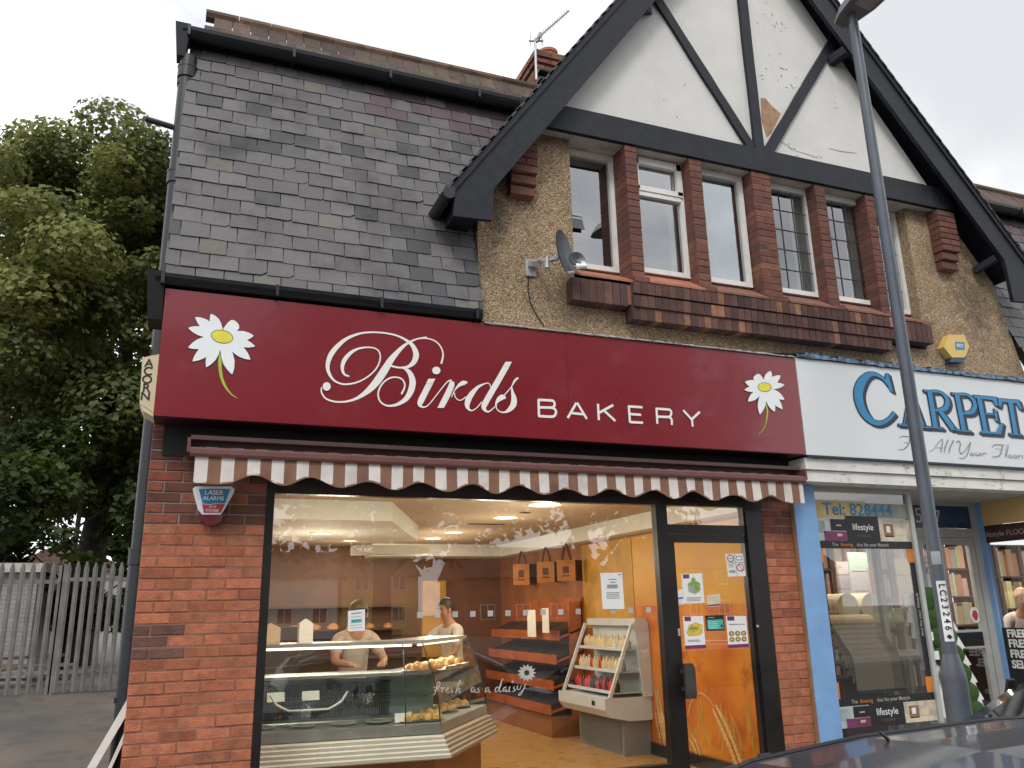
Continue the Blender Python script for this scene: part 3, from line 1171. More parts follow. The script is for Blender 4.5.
# BAKERY
mb = MB()
c4 = px_plane(530, 370, 5.689, YS)
W4 = 13 * YS / (F_PX * .84) / 5.689 * 1.08
lift = .0030
L4 = [[(48, 170), (50, 262)], [(44, 170), (118, 174), (134, 180), (139, 194), (135, 208), (120, 214), (52, 213)], [(120, 215), (138, 221), (147, 238), (141, 257), (122, 266), (46, 262)],
      [(213, 274), (263, 187)], [(266, 186), (322, 279)], [(236, 246), (300, 252)], [(385, 193), (390, 286)], [(472, 200), (394, 243)], [(420, 232), (484, 291)],
      [(560, 206), (567, 300)], [(556, 208), (638, 213)], [(566, 251), (630, 256)], [(566, 297), (641, 301)],
      [(717, 220), (722, 307)], [(713, 221), (783, 226), (798, 233), (801, 248), (796, 262), (782, 268), (722, 266)], [(782, 268), (799, 276), (804, 290), (804, 314)],
      [(869, 230), (917, 282)], [(963, 239), (917, 282)], [(918, 278), (922, 323)]]
for (i0, i1) in ((0, 3), (3, 6), (6, 9), (9, 13), (13, 16), (16, 19)):
    mb = MB()
    for s in L4[i0:i1]:
        lift += .0003
        mb.ribbon([c4(p) for p in s], W4, mp, 0, 4 if len(s) > 2 else 1, lift, False)
    mb.build('letter', M['cream'], sign)


def daisy(cv, cen, rx, ry, rot, tips, stem, wid):
    """the printed flower: outlined petals, yellow eye, tapering stem"""
    mb = MB()
    l = .003
    mb.ribbon([cv((a, b)) for a, b, _ in stem], [w * wid for *_, w in stem], mp, 4, 5, l)
    k = 0
    for (tx, ty, w, blunt) in tips:
        k += 1
        dx, dy = tx - cen[0], ty - cen[1]
        L = math.hypot(dx, dy)
        ux, uy = dx / L, dy / L
        for (grow, mi, ll) in ((6, 1, .0036 + k * .00015), (0, 0, .0062 + k * .00015)):
            prof = [(.12, .20), (.3, .42), (.5, .52), (.68, .50), (.84, .33), (.94, .15)] if not blunt else [(.12, .3), (.4, .45), (.7, .52), (.88, .48), (.97, .3)]
            left, right = [], []
            for t, h in prof:
                hw = h * w * .88 + grow * .7
                left.append((cen[0] + ux * L * t - uy * hw, cen[1] + uy * L * t + ux * hw))
                right.append((cen[0] + ux * L * t + uy * hw, cen[1] + uy * L * t - ux * hw))
            tip = [(tx + ux * grow * 1.6, ty + uy * grow * 1.6)]
            P = left + tip + list(reversed(right))
            mb.face([mp(*cv(p), ll) for p in P], mi)
    for (g, mi, ll) in ((5, 3, .0085), (0, 2, .0092)):
        P = []
        for t in range(28):
            an = -2 * math.pi * t / 28
            a, b = (rx + g) * math.cos(an), (ry + g) * math.sin(an)
            P.append((cen[0] + a * math.cos(rot) - b * math.sin(rot), cen[1] + a * math.sin(rot) + b * math.cos(rot)))
        mb.face([mp(*cv(p), ll) for p in P], mi)
    o = mb.build('daisy_emblem', [M['petal'], M['petal_line'], M['yolk'], M['yolk_line'], M['stem']], sign)
    return o


d1 = px_plane(180, 300, 6.978, YS)
daisy(d1, (293, 258), 74, 42, .2, [(398, 158, 95, 1), (215, 98, 78, 0), (105, 121, 78, 0), (57, 196, 74, 0), (56, 334, 80, 0), (87, 430, 84, 0), (182, 471, 80, 0), (364, 521, 92, 0), (491, 418, 80, 0), (524, 326, 66, 0), (515, 252, 80, 0)],
      [(284, 380, 16), (278, 450, 19), (290, 540, 17), (320, 610, 13), (360, 660, 8), (400, 686, 3)], YS / (F_PX * .87) / 6.978)
d2 = px_plane(730, 360, 9.6, YS)
daisy(d2, (327, 262), 62, 41, .05, [(240, 146, 90, 1), (386, 104, 78, 0), (481, 150, 78, 0), (519, 240, 64, 0), (519, 383, 72, 0), (501, 476, 74, 0), (425, 501, 80, 0), (282, 526, 82, 0), (167, 401, 78, 0), (133, 289, 66, 0), (138, 211, 80, 0)],
      [(340, 415, 14), (356, 480, 15), (354, 540, 14), (343, 600, 12), (318, 665, 8), (270, 716, 3)], YS / (F_PX * .82) / 9.6 * 1.1)

# ---- white carpet sign
M['wsign'] = mat('white_sign_panel', (.66, .69, .70), .3, namp=.03, nscale=2, rvar=.05)
M['lblue'] = mat('letter_blue', (.02, .21, .43), .4, namp=.1, nscale=8)
M['lnavy'] = mat('letter_shadow_navy', (.008, .013, .035), .4)
M['grey_ink'] = mat('grey_ink', (.20, .22, .23), .5)
cs = thing('shop_sign', 'white sign with blue CARPET lettering above grey script', 'sign')
mb = MB()
mb.box(5.345, 9.4, YS, YS + .24, 2.945, 3.893)
mb.build('panel', M['wsign'], cs)
mb = MB()
mb.box(5.345, 9.4, YS - .004, YS + .24, 2.925, 2.9445)
mb.build('edge_trim', M['lnavy'], cs)
e1 = px_plane(790, 350, 8.533, YS)
e2 = px_plane(900, 350, 8.258, YS)
K1 = YS / (F_PX * .79) / 8.533 * 1.16
K2 = YS / (F_PX * .77) / 8.258 * 1.2
letters = []
letters.append((e1, K1, [[(842, 318, 22), (805, 262, 34), (760, 226, 38), (700, 208, 40), (645, 232, 62), (600, 295, 88), (580, 370, 96), (590, 450, 94), (622, 530, 86), (672, 592, 66), (730, 625, 48), (790, 622, 38), (845, 588, 34), (888, 538, 38)]],
                [[(808, 210), (822, 200), (838, 205), (880, 368), (858, 360), (806, 258)]]))
letters.append((e2, K2, [[(28, 618, 20), (52, 480, 20), (76, 345, 22)], [(74, 335, 44), (125, 480, 52), (178, 628, 54)], [(40, 535, 18), (145, 545, 18)]],
                [[(-22, 610), (78, 618), (78, 638), (-22, 630)], [(118, 622), (238, 636), (238, 656), (118, 642)]]))
letters.append((e2, K2, [[(237, 345, 54), (262, 490, 54), (287, 640, 54)], [(250, 345, 24), (320, 350, 26), (372, 390, 44), (385, 440, 54), (360, 490, 44), (280, 502, 22)], [(318, 500, 44), (375, 575, 54), (432, 655, 56)]],
                [[(183, 328), (300, 340), (300, 362), (190, 350)], [(225, 630), (350, 642), (355, 662), (225, 650)], [(400, 645), (470, 652), (472, 668), (420, 668)]]))
letters.append((e2, K2, [[(462, 372, 54), (492, 520, 54), (520, 666, 54)], [(475, 370, 24), (545, 374, 26), (598, 415, 44), (612, 465, 52), (585, 515, 42), (510, 528, 22)]],
                [[(412, 352), (520, 363), (520, 385), (420, 374)], [(455, 655), (580, 668), (585, 688), (455, 676)]]))
letters.append((e2, K2, [[(642, 390, 54), (672, 535, 54), (702, 688, 54)], [(690, 530, 20), (772, 538, 20)]],
                [[(596, 372), (795, 392), (806, 470), (784, 466), (762, 415), (602, 394)], [(762, 488), (782, 488), (806, 598), (786, 592)], [(655, 672), (790, 686), (825, 608), (848, 610), (832, 705), (655, 694)]]))
letters.append((e2, K2, [[(897, 408, 56), (922, 550, 56), (948, 700, 56)]],
                [[(798, 400), (975, 415), (1003, 492), (984, 496), (958, 440), (830, 428), (822, 478), (802, 470)], [(890, 688), (1000, 700), (1004, 716), (892, 706)]]))
lf = .003
for (cv, K, strokes, polys) in letters:
    mf, msd = MB(), MB()
    for (target, ox, oy, grow, base) in ((msd, 24, 17, 4, .0010), (msd, 13, 9, 4, .0012), (msd, 0, 0, 8, .0014), (mf, -2, -2, -9, .0060)):
        for s in strokes:
            lf += .00006
            target.ribbon([cv((a + ox, b + oy)) for a, b, w in s], [(w + grow) * K for *_, w in s], mp, 0, 5, base + lf, False)
        for q in polys:
            lf += .00006
            cxm = sum(a for a, b in q) / len(q)
            cym = sum(b for a, b in q) / len(q)
            target.face([mp(*cv((a + ox + (grow * .5 if a > cxm else -grow * .5), b + oy + (grow * .5 if b > cym else -grow * .5))), base + lf) for a, b in reversed(q)])
    lt = mf.build('letter', M['lblue'], cs)
    msd.build('drop_shadow', M['lnavy'], lt)
# grey script line
g = px_plane(890, 430, 7.642, YS)
GK = YS / (F_PX * .77) / 7.642 * 1.2
mb = MB()
lf = .003
S = [[(70, 65, 3), (85, 50, 4), (120, 48, 5), (165, 52, 3)], [(150, 52, 7), (145, 95, 8), (125, 130, 7), (95, 150, 5), (60, 148, 3)], [(105, 95, 3), (150, 100, 3)],
     [(185, 120, 4), (170, 140, 4), (180, 160, 4), (195, 140, 4), (188, 120, 3)], [(210, 125, 6), (208, 165, 6)], [(210, 135, 3), (228, 122, 5)],
     [(300, 165, 3), (330, 150, 3), (365, 100, 4), (398, 72, 5), (395, 120, 8), (385, 170, 7)], [(352, 135, 3), (398, 138, 3)],
     [(412, 172, 6), (420, 130, 8), (440, 85, 5), (436, 80, 3), (425, 120, 4), (412, 172, 5)], [(448, 178, 6), (458, 130, 8), (484, 85, 5), (478, 82, 3), (462, 125, 4), (448, 178, 5)],
     [(500, 100, 3), (520, 84, 6), (535, 105, 8), (528, 150, 7), (540, 180, 5), (565, 165, 4), (600, 115, 5), (612, 92, 6)], [(612, 92, 7), (600, 150, 8), (580, 200, 5), (550, 218, 4), (525, 210, 3)],
     [(625, 172, 5), (612, 182, 6), (622, 194, 5), (640, 186, 6), (632, 174, 4)], [(655, 174, 6), (652, 190, 6), (668, 194, 5), (684, 178, 5)], [(686, 174, 6), (686, 196, 6)], [(700, 176, 6), (700, 200, 6)], [(702, 186, 4), (718, 176, 5), (738, 182, 3)],
     [(775, 130, 3), (800, 112, 5), (870, 116, 4)], [(855, 112, 7), (850, 160, 8), (825, 200, 6), (775, 202, 3)], [(800, 142, 3), (850, 150, 3)], [(882, 208, 6), (890, 165, 8), (900, 120, 4), (890, 120, 3), (880, 170, 4), (882, 208, 5)],
     [(915, 188, 5), (902, 200, 6), (914, 212, 5), (928, 204, 6), (920, 190, 4)], [(950, 190, 5), (938, 202, 6), (950, 214, 5), (964, 206, 6), (954, 192, 4)], [(976, 192, 6), (975, 216, 6)], [(978, 202, 4), (996, 192, 5)], [(1008, 194, 6), (1006, 220, 6)]]
for s in S:
    lf += .0003
    mb.ribbon([g((a, b)) for a, b, w in s], [w * GK * 1.1 for *_, w in s], mp, 0, 5, lf, False)
mb.build('script_lettering', M['grey_ink'], cs)

# ---- awning
M['awn_brown'] = mat('awning_brown', (.225, .115, .072), .85, namp=.12, nscale=9, bump=.2, bscale=300, stain=(.15, .075, .05), stain_scale=3)
M['awn_white'] = mat('awning_white', (.66, .61, .57), .85, namp=.06, nscale=9, bump=.2, bscale=300, stain=(.45, .40, .37), stain_scale=4, stain_at=(.5, .75))
M['awn_bar'] = mat('awning_bar_maroon', (.135, .055, .048), .38, namp=.06)
M['awn_case'] = mat('awning_case_brown', (.075, .038, .034), .5, namp=.1)
aw = thing('awning', 'rolled up brown and white striped awning with a scalloped valance under the red sign', 'awning')
AX0, AX1 = -.012, 5.268
mb = MB()
mb.box(AX0, AX1, 6.12, 6.27, 2.765, 2.835)
mb.box(AX0, AX1, 6.04, 6.12, 2.80, 2.83)
mb.build('cassette', M['awn_case'], aw)
mb = MB()
mb.tube([(AX0 + .06, 6.16, 2.735), (AX1 - .06, 6.16, 2.735)], .05, 14, 1)
k = int((AX1 - AX0) / .1725) - 1
for i in range(k + 1):
    a = AX0 + .10 + i * .1725
    mb.tube([(a, 6.16, 2.735), (min(a + .087, AX1 - .05), 6.16, 2.735)], .0512, 14, 0)
mb.build('fabric_roll', [M['awn_white'], M['awn_brown']], aw, 40)
mb = MB()
# front bar: rounded section
sec = [(5.985, 2.672), (5.978, 2.69), (5.98, 2.722), (5.992, 2.736), (6.05, 2.742), (6.065, 2.73), (6.065, 2.675)]
for i in range(len(sec)):
    (ya, za), (yb, zb) = sec[i], sec[(i + 1) % len(sec)]
    mb.face([(AX0, ya, za), (AX0, yb, zb), (AX1, yb, zb), (AX1, ya, za)])
for x in (AX0, AX1):
    mb.face([(x, a, b) for a, b in sec])
mb.box(AX0 - .022, AX0, 5.98, 6.27, 2.70, 2.80)
mb.box(AX1, AX1 + .02, 5.98, 6.27, 2.70, 2.80)
mb.build('front_bar', M['awn_bar'], aw, 40)
mb = MB()
n = 600
V0, V1 = .024, 5.243


def val(x):
    ph = (x - .620) / .4045
    am = .031 + .004 * math.sin(x * 3.7) + .003 * math.sin(x * 7.9 + 2)
    zb = 2.489 + .003 * math.sin(x * 2.3) + am * (1 - math.cos(2 * math.pi * ph))
    if x < .215: zb = 2.489 + .0015 * math.sin(x * 30)
    if x > V1 - .2 and abs(ph - round(ph)) < .6 and x > .62 + .4045 * 11: zb = 2.487
    wob = .007 * math.sin(x * 9.1) + .005 * math.sin(x * 23 + 1) + .003 * math.sin(x * 51)
    return zb, wob


for i in range(n):
    a, b = V0 + (V1 - V0) * i / n, V0 + (V1 - V0) * (i + 1) / n
    mi = 0 if ((a + b) / 2 - V0) % .1725 < .087 else 1
    (za, wa), (zb, wb) = val(a), val(b)
    H = 2.674
    for (t0, t1) in ((0, .33), (.33, .66), (.66, 1)):
        f = lambda x, z, w, t: (x, 6.005 + w * t - .004 * t, H + (z - H) * t)
        mb.face([f(a, za, wa, t1), f(b, zb, wb, t1), f(b, zb, wb, t0), f(a, za, wa, t0)], mi)
    mb.box(a, b, 6.001 + wa, 6.005 + wa, za - .004, za + .009, 1)
mb.build('valance', [M['awn_white'], M['awn_brown']], aw, 50)

# ---- alarms, dish, aerial
M['alm_white'] = mat('alarm_white', (.72, .74, .76), .35)
M['alm_blue'] = mat('alarm_blue', (.03, .22, .42), .35)
M['alm_red'] = mat('alarm_red', (.45, .04, .05), .35)
M['alm_strobe'] = mat('alarm_strobe', (.14, .012, .02), .2, coat=.4)
M['alm_yellow'] = mat('alarm_yellow', (.68, .47, .13), .4, namp=.06)
M['alm_cream'] = mat('alarm_cream', (.66, .58, .38), .5, namp=.05)
M['ink'] = mat('black_ink', (.012, .012, .014), .5)
M['print_white'] = mat('white_print', (.78, .78, .78), .5)
al = thing('alarm_box', 'white, blue and red alarm box under the left end of the striped awning', 'alarm box')
YA = 6.21
q = px_plane(100, 400, 6.4, YA)
mb = MB()
outer = [q(p) for p in ((595, 565), (610, 553), (840, 553), (860, 568), (858, 590), (790, 710), (772, 733), (655, 733), (640, 715), (628, 700), (598, 590))]
cx_, cz_ = sum(p[0] for p in outer) / len(outer), sum(p[1] for p in outer) / len(outer)
mb.prism(list(reversed(outer)), YA, Y0 + .002)
mb.build('housing', M['alm_white'], al)
mb = MB()
ins = [q(p) for p in ((632, 570), (832, 570), (800, 662), (740, 660), (700, 668), (655, 660))]
mb.prism(list(reversed(ins)), YA - .003, YA + .001)
mb.build('blue_label', M['alm_blue'], al)
mb = MB()
ins = [q(p) for p in ((653, 666), (700, 673), (740, 665), (799, 667), (772, 722), (664, 722))]
mb.prism(list(reversed(ins)), YA - .003, YA + .001)
mb.build('red_label', M['alm_red'], al)
mb = MB()
ins = [q(p) for p in ((632, 728), (790, 728), (772, 778), (738, 800), (690, 800), (650, 770))]
mb.prism(list(reversed(ins)), YA + .012, Y0 + .002)
mb.build('strobe', M['alm_strobe'], al)
for (s, u, v, h, m) in (('LASER', 730, 594, .046, 'print_white'), ('ALARMS', 726, 630, .038, 'print_white'), ('0115', 722, 684, .024, 'print_white'), ('9727080', 718, 708, .026, 'print_white')):
    p = q((u, v))
    text(s, h, M[m], 'lettering', al, (p[0], YA - .0045, p[1]), bold=.0008 if h > .03 else .0002)

al = thing('alarm_box', 'yellow six sided alarm box on the roughcast above the white sign', 'alarm box')
YA2 = 6.215
q2 = px_plane(842.5, 180, 4.266, YA2)
mb = MB()
hexa = [q2(p) for p in ((455, 660), (520, 660), (541, 712), (522, 757), (468, 757), (432, 712))]
mb.prism(list(reversed(hexa)), YA2, YR)
mb.build('housing', M['alm_yellow'], al)
mb = MB()
mb.prism(list(reversed([q2(p) for p in ((468, 755), (524, 755), (520, 775), (462, 775))])), YA2 + .01, YR)
mb.build('strobe', M['navy'], al)
mb = MB()
mb.prism(list(reversed([q2(p) for p in ((480, 690), (520, 692), (521, 725), (482, 723))])), YA2 - .003, YA2 + .001)
mb.build('badge', M['alm_blue'], al)
p = q2((500, 707))
text('ADT', .052, M['print_white'], 'lettering', al, (p[0], YA2 - .0045, p[1]), bold=.001)

al = thing('alarm_box', 'cream alarm box with upright ACORN letters at the left end of the red sign', 'alarm box')
q3 = px_plane(0, 0, 1, 6.14)
mb = MB()
P = [q3(p) for p in ((142.5, 357.5), (160, 354), (158, 400), (154, 413), (139.5, 403))]
mb.prism(list(reversed(P)), 6.14, 6.36)
mb.prism(list(reversed([q3(p) for p in ((139.5, 403.5), (153.9, 413.5), (153.9, 417), (143, 411))])), 6.14, 6.36)
mb.build('housing', M['alm_cream'], al)
for s, (u, v) in zip('ACORN', ((149, 363.5), (147.9, 371.5), (147.0, 379.8), (146.2, 388.2), (145.3, 396.5))):
    p = q3((u, v))
    text(s, .085, M['ink'], 'lettering', al, (p[0], 6.1375, p[1]), bold=.0015)

M['dish'] = mat('dish_grey', (.085, .095, .115), .4, namp=.1)
M['galv'] = mat('galvanised_steel', (.45, .46, .46), .45, .3, namp=.2, nscale=20)
M['dgrey'] = mat('dark_grey_plastic', (.04, .042, .05), .4)
sd = thing('satellite_dish', 'grey satellite dish on a wall arm beside the upstairs windows', 'satellite dish')
YD = 6.02
cD = at(565.5, 252.5, YD)
nrm = Vector((.66, -.74, .10)).normalized()
sdv = nrm.cross(Vector((0, 0, 1))).normalized()
upv = sdv.cross(nrm)
mb = MB()
Rr = .205
rings = []
for i in range(8):
    r = Rr * i / 7
    rings.append((r, -.045 * (1 - (r / Rr) ** 2)))
N_ = 32
base = len(mb.v)
for (off) in (0, -.006):
    for (r, d) in rings:
        for k in range(N_):
            t = 2 * math.pi * k / N_
            mb.v.append(tuple(cD + nrm * (d + off) + sdv * r * .9 * math.cos(t) + upv * r * 1.05 * math.sin(t)))
for off in (0, 1):
    for i in range(7):
        for k in range(N_):
            k2 = (k + 1) % N_
            b = base + off * 8 * N_
            f = (b + i * N_ + k, b + i * N_ + k2, b + (i + 1) * N_ + k2, b + (i + 1) * N_ + k)
            mb.f.append(f if off == 0 else tuple(reversed(f)))
            mb.m.append(0)
            mb.c.append(None)
mb.build('reflector', M['dish'], sd, 60)
mb = MB()
tip = at(583, 266.5, 5.90)
foot = cD - upv * .2
mb.tube([foot - nrm * .01, foot + nrm * .06 - upv * .01, tip + Vector((-.05, .01, -.02))], .014, 8)
mb.tube([cD - nrm * .05, cD - nrm * .12 - upv * .03], .03, 8)
wb = at(531, 266, YR - .01)
mb.tube([cD - nrm * .10 - upv * .03, at(547, 262, 6.1), at(540, 259, 6.2), wb + Vector((.02, -.03, .01))], .017, 8)
mb.tube([at(547, 268, 6.1), at(547, 258, 6.1)], .024, 8)
mb.build('mounting_arm', M['galv'], sd, 40)
mb = MB()
mb.box(wb.x - .055, wb.x + .045, YR - .02, YR + .005, wb.z - .10, wb.z + .06)
mb.bar(wb + Vector((0, -.005, .02)), wb + Vector((.01, -.07, -.01)), .07, .05)
mb.build('wall_plate', M['galv'], sd)
mb = MB()
mb.tube([tip + Vector((.03, -.012, .005)), tip + Vector((-.03, .01, .0))], .022, 10)
mb.tube([tip + Vector((-.03, .01, 0)), tip + Vector((-.055, .02, -.004))], .030, 12)
mb.bar(tip + Vector((0, 0, .0)), tip + Vector((.0, 0, .045)), .03, .03)
mb.build('receiver', M['alm_white'], sd, 40)
mb = MB()
c0 = at(577, 259, 6.0)
mb.lathe(c0, [(.001, -.02), (.05, -.012), (.075, 0), (.07, .006), (.0, -.01)], 18, 0, (-.2, -1, .15))
mb.build('rear_cover', M['dgrey'], sd, 50)
mb = MB()
pts = [at(528.5, 276, YR - .012), at(528, 290, YR - .008), at(530, 302, YR - .008), at(536, 314, YR - .008), at(544, 326, YR - .008)]
mb.tube(pts, .005, 6)
mb.build('cable', M['ink'], sd)

ar = thing('television_aerial', 'thin rooftop television aerial strapped to the brick chimney', 'aerial')
mb = MB()
ya = 8.5
mast_t, mast_b = at(535, 38, ya), at(536.5, 80, ya)
mb.tube([mast_b, mast_t], .018, 8)
mb.build('mast', M['galv'], ar)
mb = MB()
b0, b1 = at(534, 41, ya), at(569, 10.5, ya - .35)
mb.tube([b0, b1], .012, 6)
d = (b1 - b0)
for i in range(12):
    p = b0 + d * (.2 + .8 * i / 12)
    mb.tube([p + Vector((.0, .0, -.05)), p + Vector((0, 0, .05))], .004, 5)
for du in (-4.5, 7):
    p = at(535 + du, 40, ya)
    mb.tube([p + Vector((0, 0, -.09)), p + Vector((0, 0, .09))], .006, 5)
mb.tube([at(529, 41, ya), at(543, 41, ya)], .014, 6)
mb.tube([at(536, 42, ya), at(541, 33, ya - .05)], .03, 6)
mb.build('antenna_array', M['galv'], ar)
mb = MB()
for z in (-.12, -.25):
    p = at(536, 66, 8.58)
    mb.box(cx - .02, cx + .15, 8.48, 8.62, p.z + z, p.z + z + .03)
mb.build('lashing_strap', M['ink'], ar)
# ------------------------------------------------------------------ bakery shopfront
YF = 6.30
mb = MB()
for q in ((.535, .598, -.02, 2.66), (3.848, 3.962, -.02, 2.475), (4.775, 4.985, -.02, 2.66)):
    mb.box(q[0], q[1], YF, YF + .08, q[2], q[3])
mb.box(.598, 4.775, YF, YF + .08, 2.475, 2.66)
mb.box(.598, 3.848, YF, YF + .08, .30, .365)
mb.box(3.962, 4.775, YF, YF + .08, 2.225, 2.305)
mb.box(.50, .5345, YF + .02, YF + .3, -.02, 2.66)
mb.box(4.79, 4.97, YF - .02, YF, -.02, 2.44)
mb.build('shopfront_frame', M['darkframe'], bld)
mb = MB()
mb.box(.598, 3.848, YF + .005, YF + .2, -.02, .30)
mb.build('stall_riser', M['void'], bld)
mb = MB()
mb.box(.598, 3.848, YF + .036, YF + .044, .365, 2.475)
wp = mb.build('shop_window', M['glass'], bld)
mb = MB()
mb.box(3.962, 4.775, YF + .036, YF + .044, 2.305, 2.475)
mb.build('transom_window', M['glass'], bld)
# the glass door
mb = MB()
for q in ((3.964, 4.018, .02, 2.22), (4.765, 4.773, .02, 2.22), (4.018, 4.765, 2.15, 2.22), (4.018, 4.765, .02, .13), (4.018, 4.765, .13, .135)):
    mb.box(q[0], q[1], YF + .005, YF + .06, q[2], q[3])
door = mb.build('glass_door', M['darkframe'], bld)
mb = MB()
mb.box(4.018, 4.765, YF + .03, YF + .038, .135, 2.15)
mb.build('pane', M['glass'], door)
mb = MB()
mb.prism([(3.985, .86), (4.075, .86), (4.085, .90), (4.085, 1.10), (4.06, 1.14), (3.985, 1.14)], YF - .075, YF - .045)
mb.box(3.985, 4.0, YF - .05, YF + .006, .92, .95)
mb.box(3.985, 4.0, YF - .05, YF + .006, 1.06, 1.09)
mb.build('handle', mat('handle_plastic', (.05, .045, .042), .35), door, 40)
mb = MB()
mb.box(3.99, 4.008, YF - .003, YF + .006, 1.36, 1.42)
mb.build('lock', M['galv'], door)
mb = MB()
mb.lathe((4.80, YF - .020, 1.42), [(.012, 0), (.012, .008), (0, .009)], 12, 0, (0, -1, 0))
mb.build('frame_stud', M['galv'], bld)

# writing and dots stuck on the bakery window
M['frost'] = mat('frosted_vinyl', (.42, .40, .37), .7)
YGl = YF + .034
for i in range(14):
    p = at(420 + i * 17.6, 613 + i * .25, YGl)
    if p.x > 3.8 or i in (10,): continue
    mb = MB()
    mb.box(p.x - .022, p.x + .022, YGl - .001, YGl, 1.58 - .022, 1.58 + .022)
    mb.build('window_dot', M['frost'], wp)
d = px_plane(425, 655, 8.533, YGl)
DK = YGl / (F_PX * .95) / 8.533
mb = MB()
mpd = on_plane(YGl)
lf = .001
for s in ([(85, 300, 5), (110, 285, 5), (128, 250, 5), (118, 225, 4), (100, 270, 5), (85, 330, 5), (70, 340, 4)], [(75, 275, 4), (115, 272, 4)], [(135, 285, 5), (150, 275, 5), (145, 320, 5)], [(150, 290, 3), (170, 275, 5)],
          [(178, 300, 4), (200, 290, 4), (195, 275, 4), (180, 300, 5), (195, 322, 4), (215, 305, 3)], [(232, 280, 4), (222, 295, 4), (238, 310, 5), (222, 322, 4)], [(260, 322, 5), (290, 240, 5), (305, 218, 4), (292, 225, 4), (265, 322, 4)], [(268, 310, 3), (295, 280, 4), (292, 315, 5), (305, 318, 3)],
          [(420, 278, 4), (395, 285, 6), (400, 318, 6), (425, 290, 4), (425, 318, 6), (440, 315, 4)], [(462, 280, 5), (448, 292, 5), (465, 308, 6), (445, 322, 5)],
          [(545, 278, 4), (518, 285, 6), (515, 318, 6), (545, 290, 4), (545, 318, 6), (560, 312, 4)],
          [(632, 272, 4), (605, 280, 7), (598, 310, 7), (620, 305, 4), (650, 230, 7), (664, 205, 6)], [(648, 250, 7), (632, 300, 7), (640, 316, 5), (655, 305, 4)], [(692, 272, 5), (668, 285, 7), (668, 312, 6), (692, 290, 5), (690, 312, 7), (708, 308, 4)],
          [(722, 272, 8), (714, 308, 8), (728, 312, 4)], [(764, 268, 5), (752, 282, 5), (770, 298, 7), (748, 312, 5)], [(790, 262, 7), (785, 290, 7), (805, 292, 5), (822, 258, 5)], [(855, 252, 8), (835, 300, 8), (815, 338, 6), (795, 340, 5), (830, 300, 4), (860, 280, 4)]):
    lf += .0002
    mb.ribbon([d((a, b)) for a, b, w in s], [w * 1.3 * DK for *_, w in s], mpd, 0, 4, lf)
lf += .0003
mb.face([mpd(*d((746 + 9 * math.cos(-t), 228 + 9 * math.sin(-t))), lf) for t in [k * .628 for k in range(10)]])
for k in range(13):
    an = k * 2 * math.pi / 13
    c, s_ = math.cos(an), math.sin(an)
    lf += .0002
    P = [(866 + 22 * c - 4 * s_, 152 + 22 * s_ + 4 * c), (866 + 52 * c - 13 * s_, 152 + 50 * s_ + 13 * c), (866 + 82 * c, 152 + 76 * s_), (866 + 52 * c + 13 * s_, 152 + 50 * s_ - 13 * c), (866 + 22 * c + 4 * s_, 152 + 22 * s_ - 4 * c)]
    mb.face([mpd(*d(p), lf) for p in reversed(P)])
mb.build('window_lettering', M['frost'], wp)

# ---- bakery interior shell
M['cream_wall'] = mat('cream_wall', (.56, .44, .27), .8, namp=.06)
M['ceil'] = mat('bakery_ceiling', (.44, .34, .23), .8, namp=.05)
M['bulk'] = mat('bulkhead_white', (.72, .74, .70), .7, namp=.04)
M['orange_wall'] = mat('orange_wood', (.28, .115, .042), .45, namp=.2, nscale=3, stain=(.28, .08, .02), stain_scale=2)
M['brown_wall'] = mat('brown_panel', (.13, .05, .022), .5, namp=.25, nscale=3)
M['lino'] = mat('tan_lino', (.44, .26, .10), .3, namp=.08, nscale=5)
M['gold'] = mat('gold_panel', (.50, .27, .035), .5, namp=.3, nscale=2.5)
M['black_plastic'] = mat('black_tray', (.012, .012, .013), .45)
mb = MB()
mb.box(-.06, 5.13, 6.38, 13.7, -.05, 0)
mb.build('shop_floor', M['lino'], bld)
mb = MB()
mb.box(-.06, 5.13, 6.46, 13.7, 2.66, 2.72)
mb.build('shop_ceiling', M['ceil'], bld)
mb = MB()
mb.box(.40, .4995, 6.5, 13.7, 0, 2.66)
mb.build('shop_partition', M['orange_wall'], bld)
mb = MB()
mb.box(.5, 5.13, 13.6, 13.7, 0, 2.66)
mb.build('shop_back', M['brown_wall'], bld)
mb = MB()
mb.box(5.13, 5.25, 6.5, 13.7, 0, 2.72)
mb.build('party_wall', M['orange_wall'], bld)
mb = MB()
mb.box(4.93, 5.129, 6.5, 13.6, 2.47, 2.659)
mb.box(2.76, 4.93, 13.0, 13.6, 2.47, 2.659)
mb.box(2.1, 3.1, 10.9, 11.3, 2.36, 2.47)
mb.prism([(.5, 7.96), (1.88, 7.98), (2.75, 10.22), (.5, 10.43)], 2.47, 2.659, mp=lambda u, v, d: (u, v, d))
mb.build('bulkhead', M['bulk'], bld)
mb = MB()
mb.box(3.72, 4.12, 13.5, 13.6, .9, 2.1)
mb.build('menu_panel', M['gold'], bld)
mb = MB()
mb.box(5.105, 5.129, 6.6, 13.6, 0, .12)
mb.build('skirting', M['black_plastic'], bld)
M['lamp'] = emit('downlight_glow', (1, .78, .38), 5)
li = 0
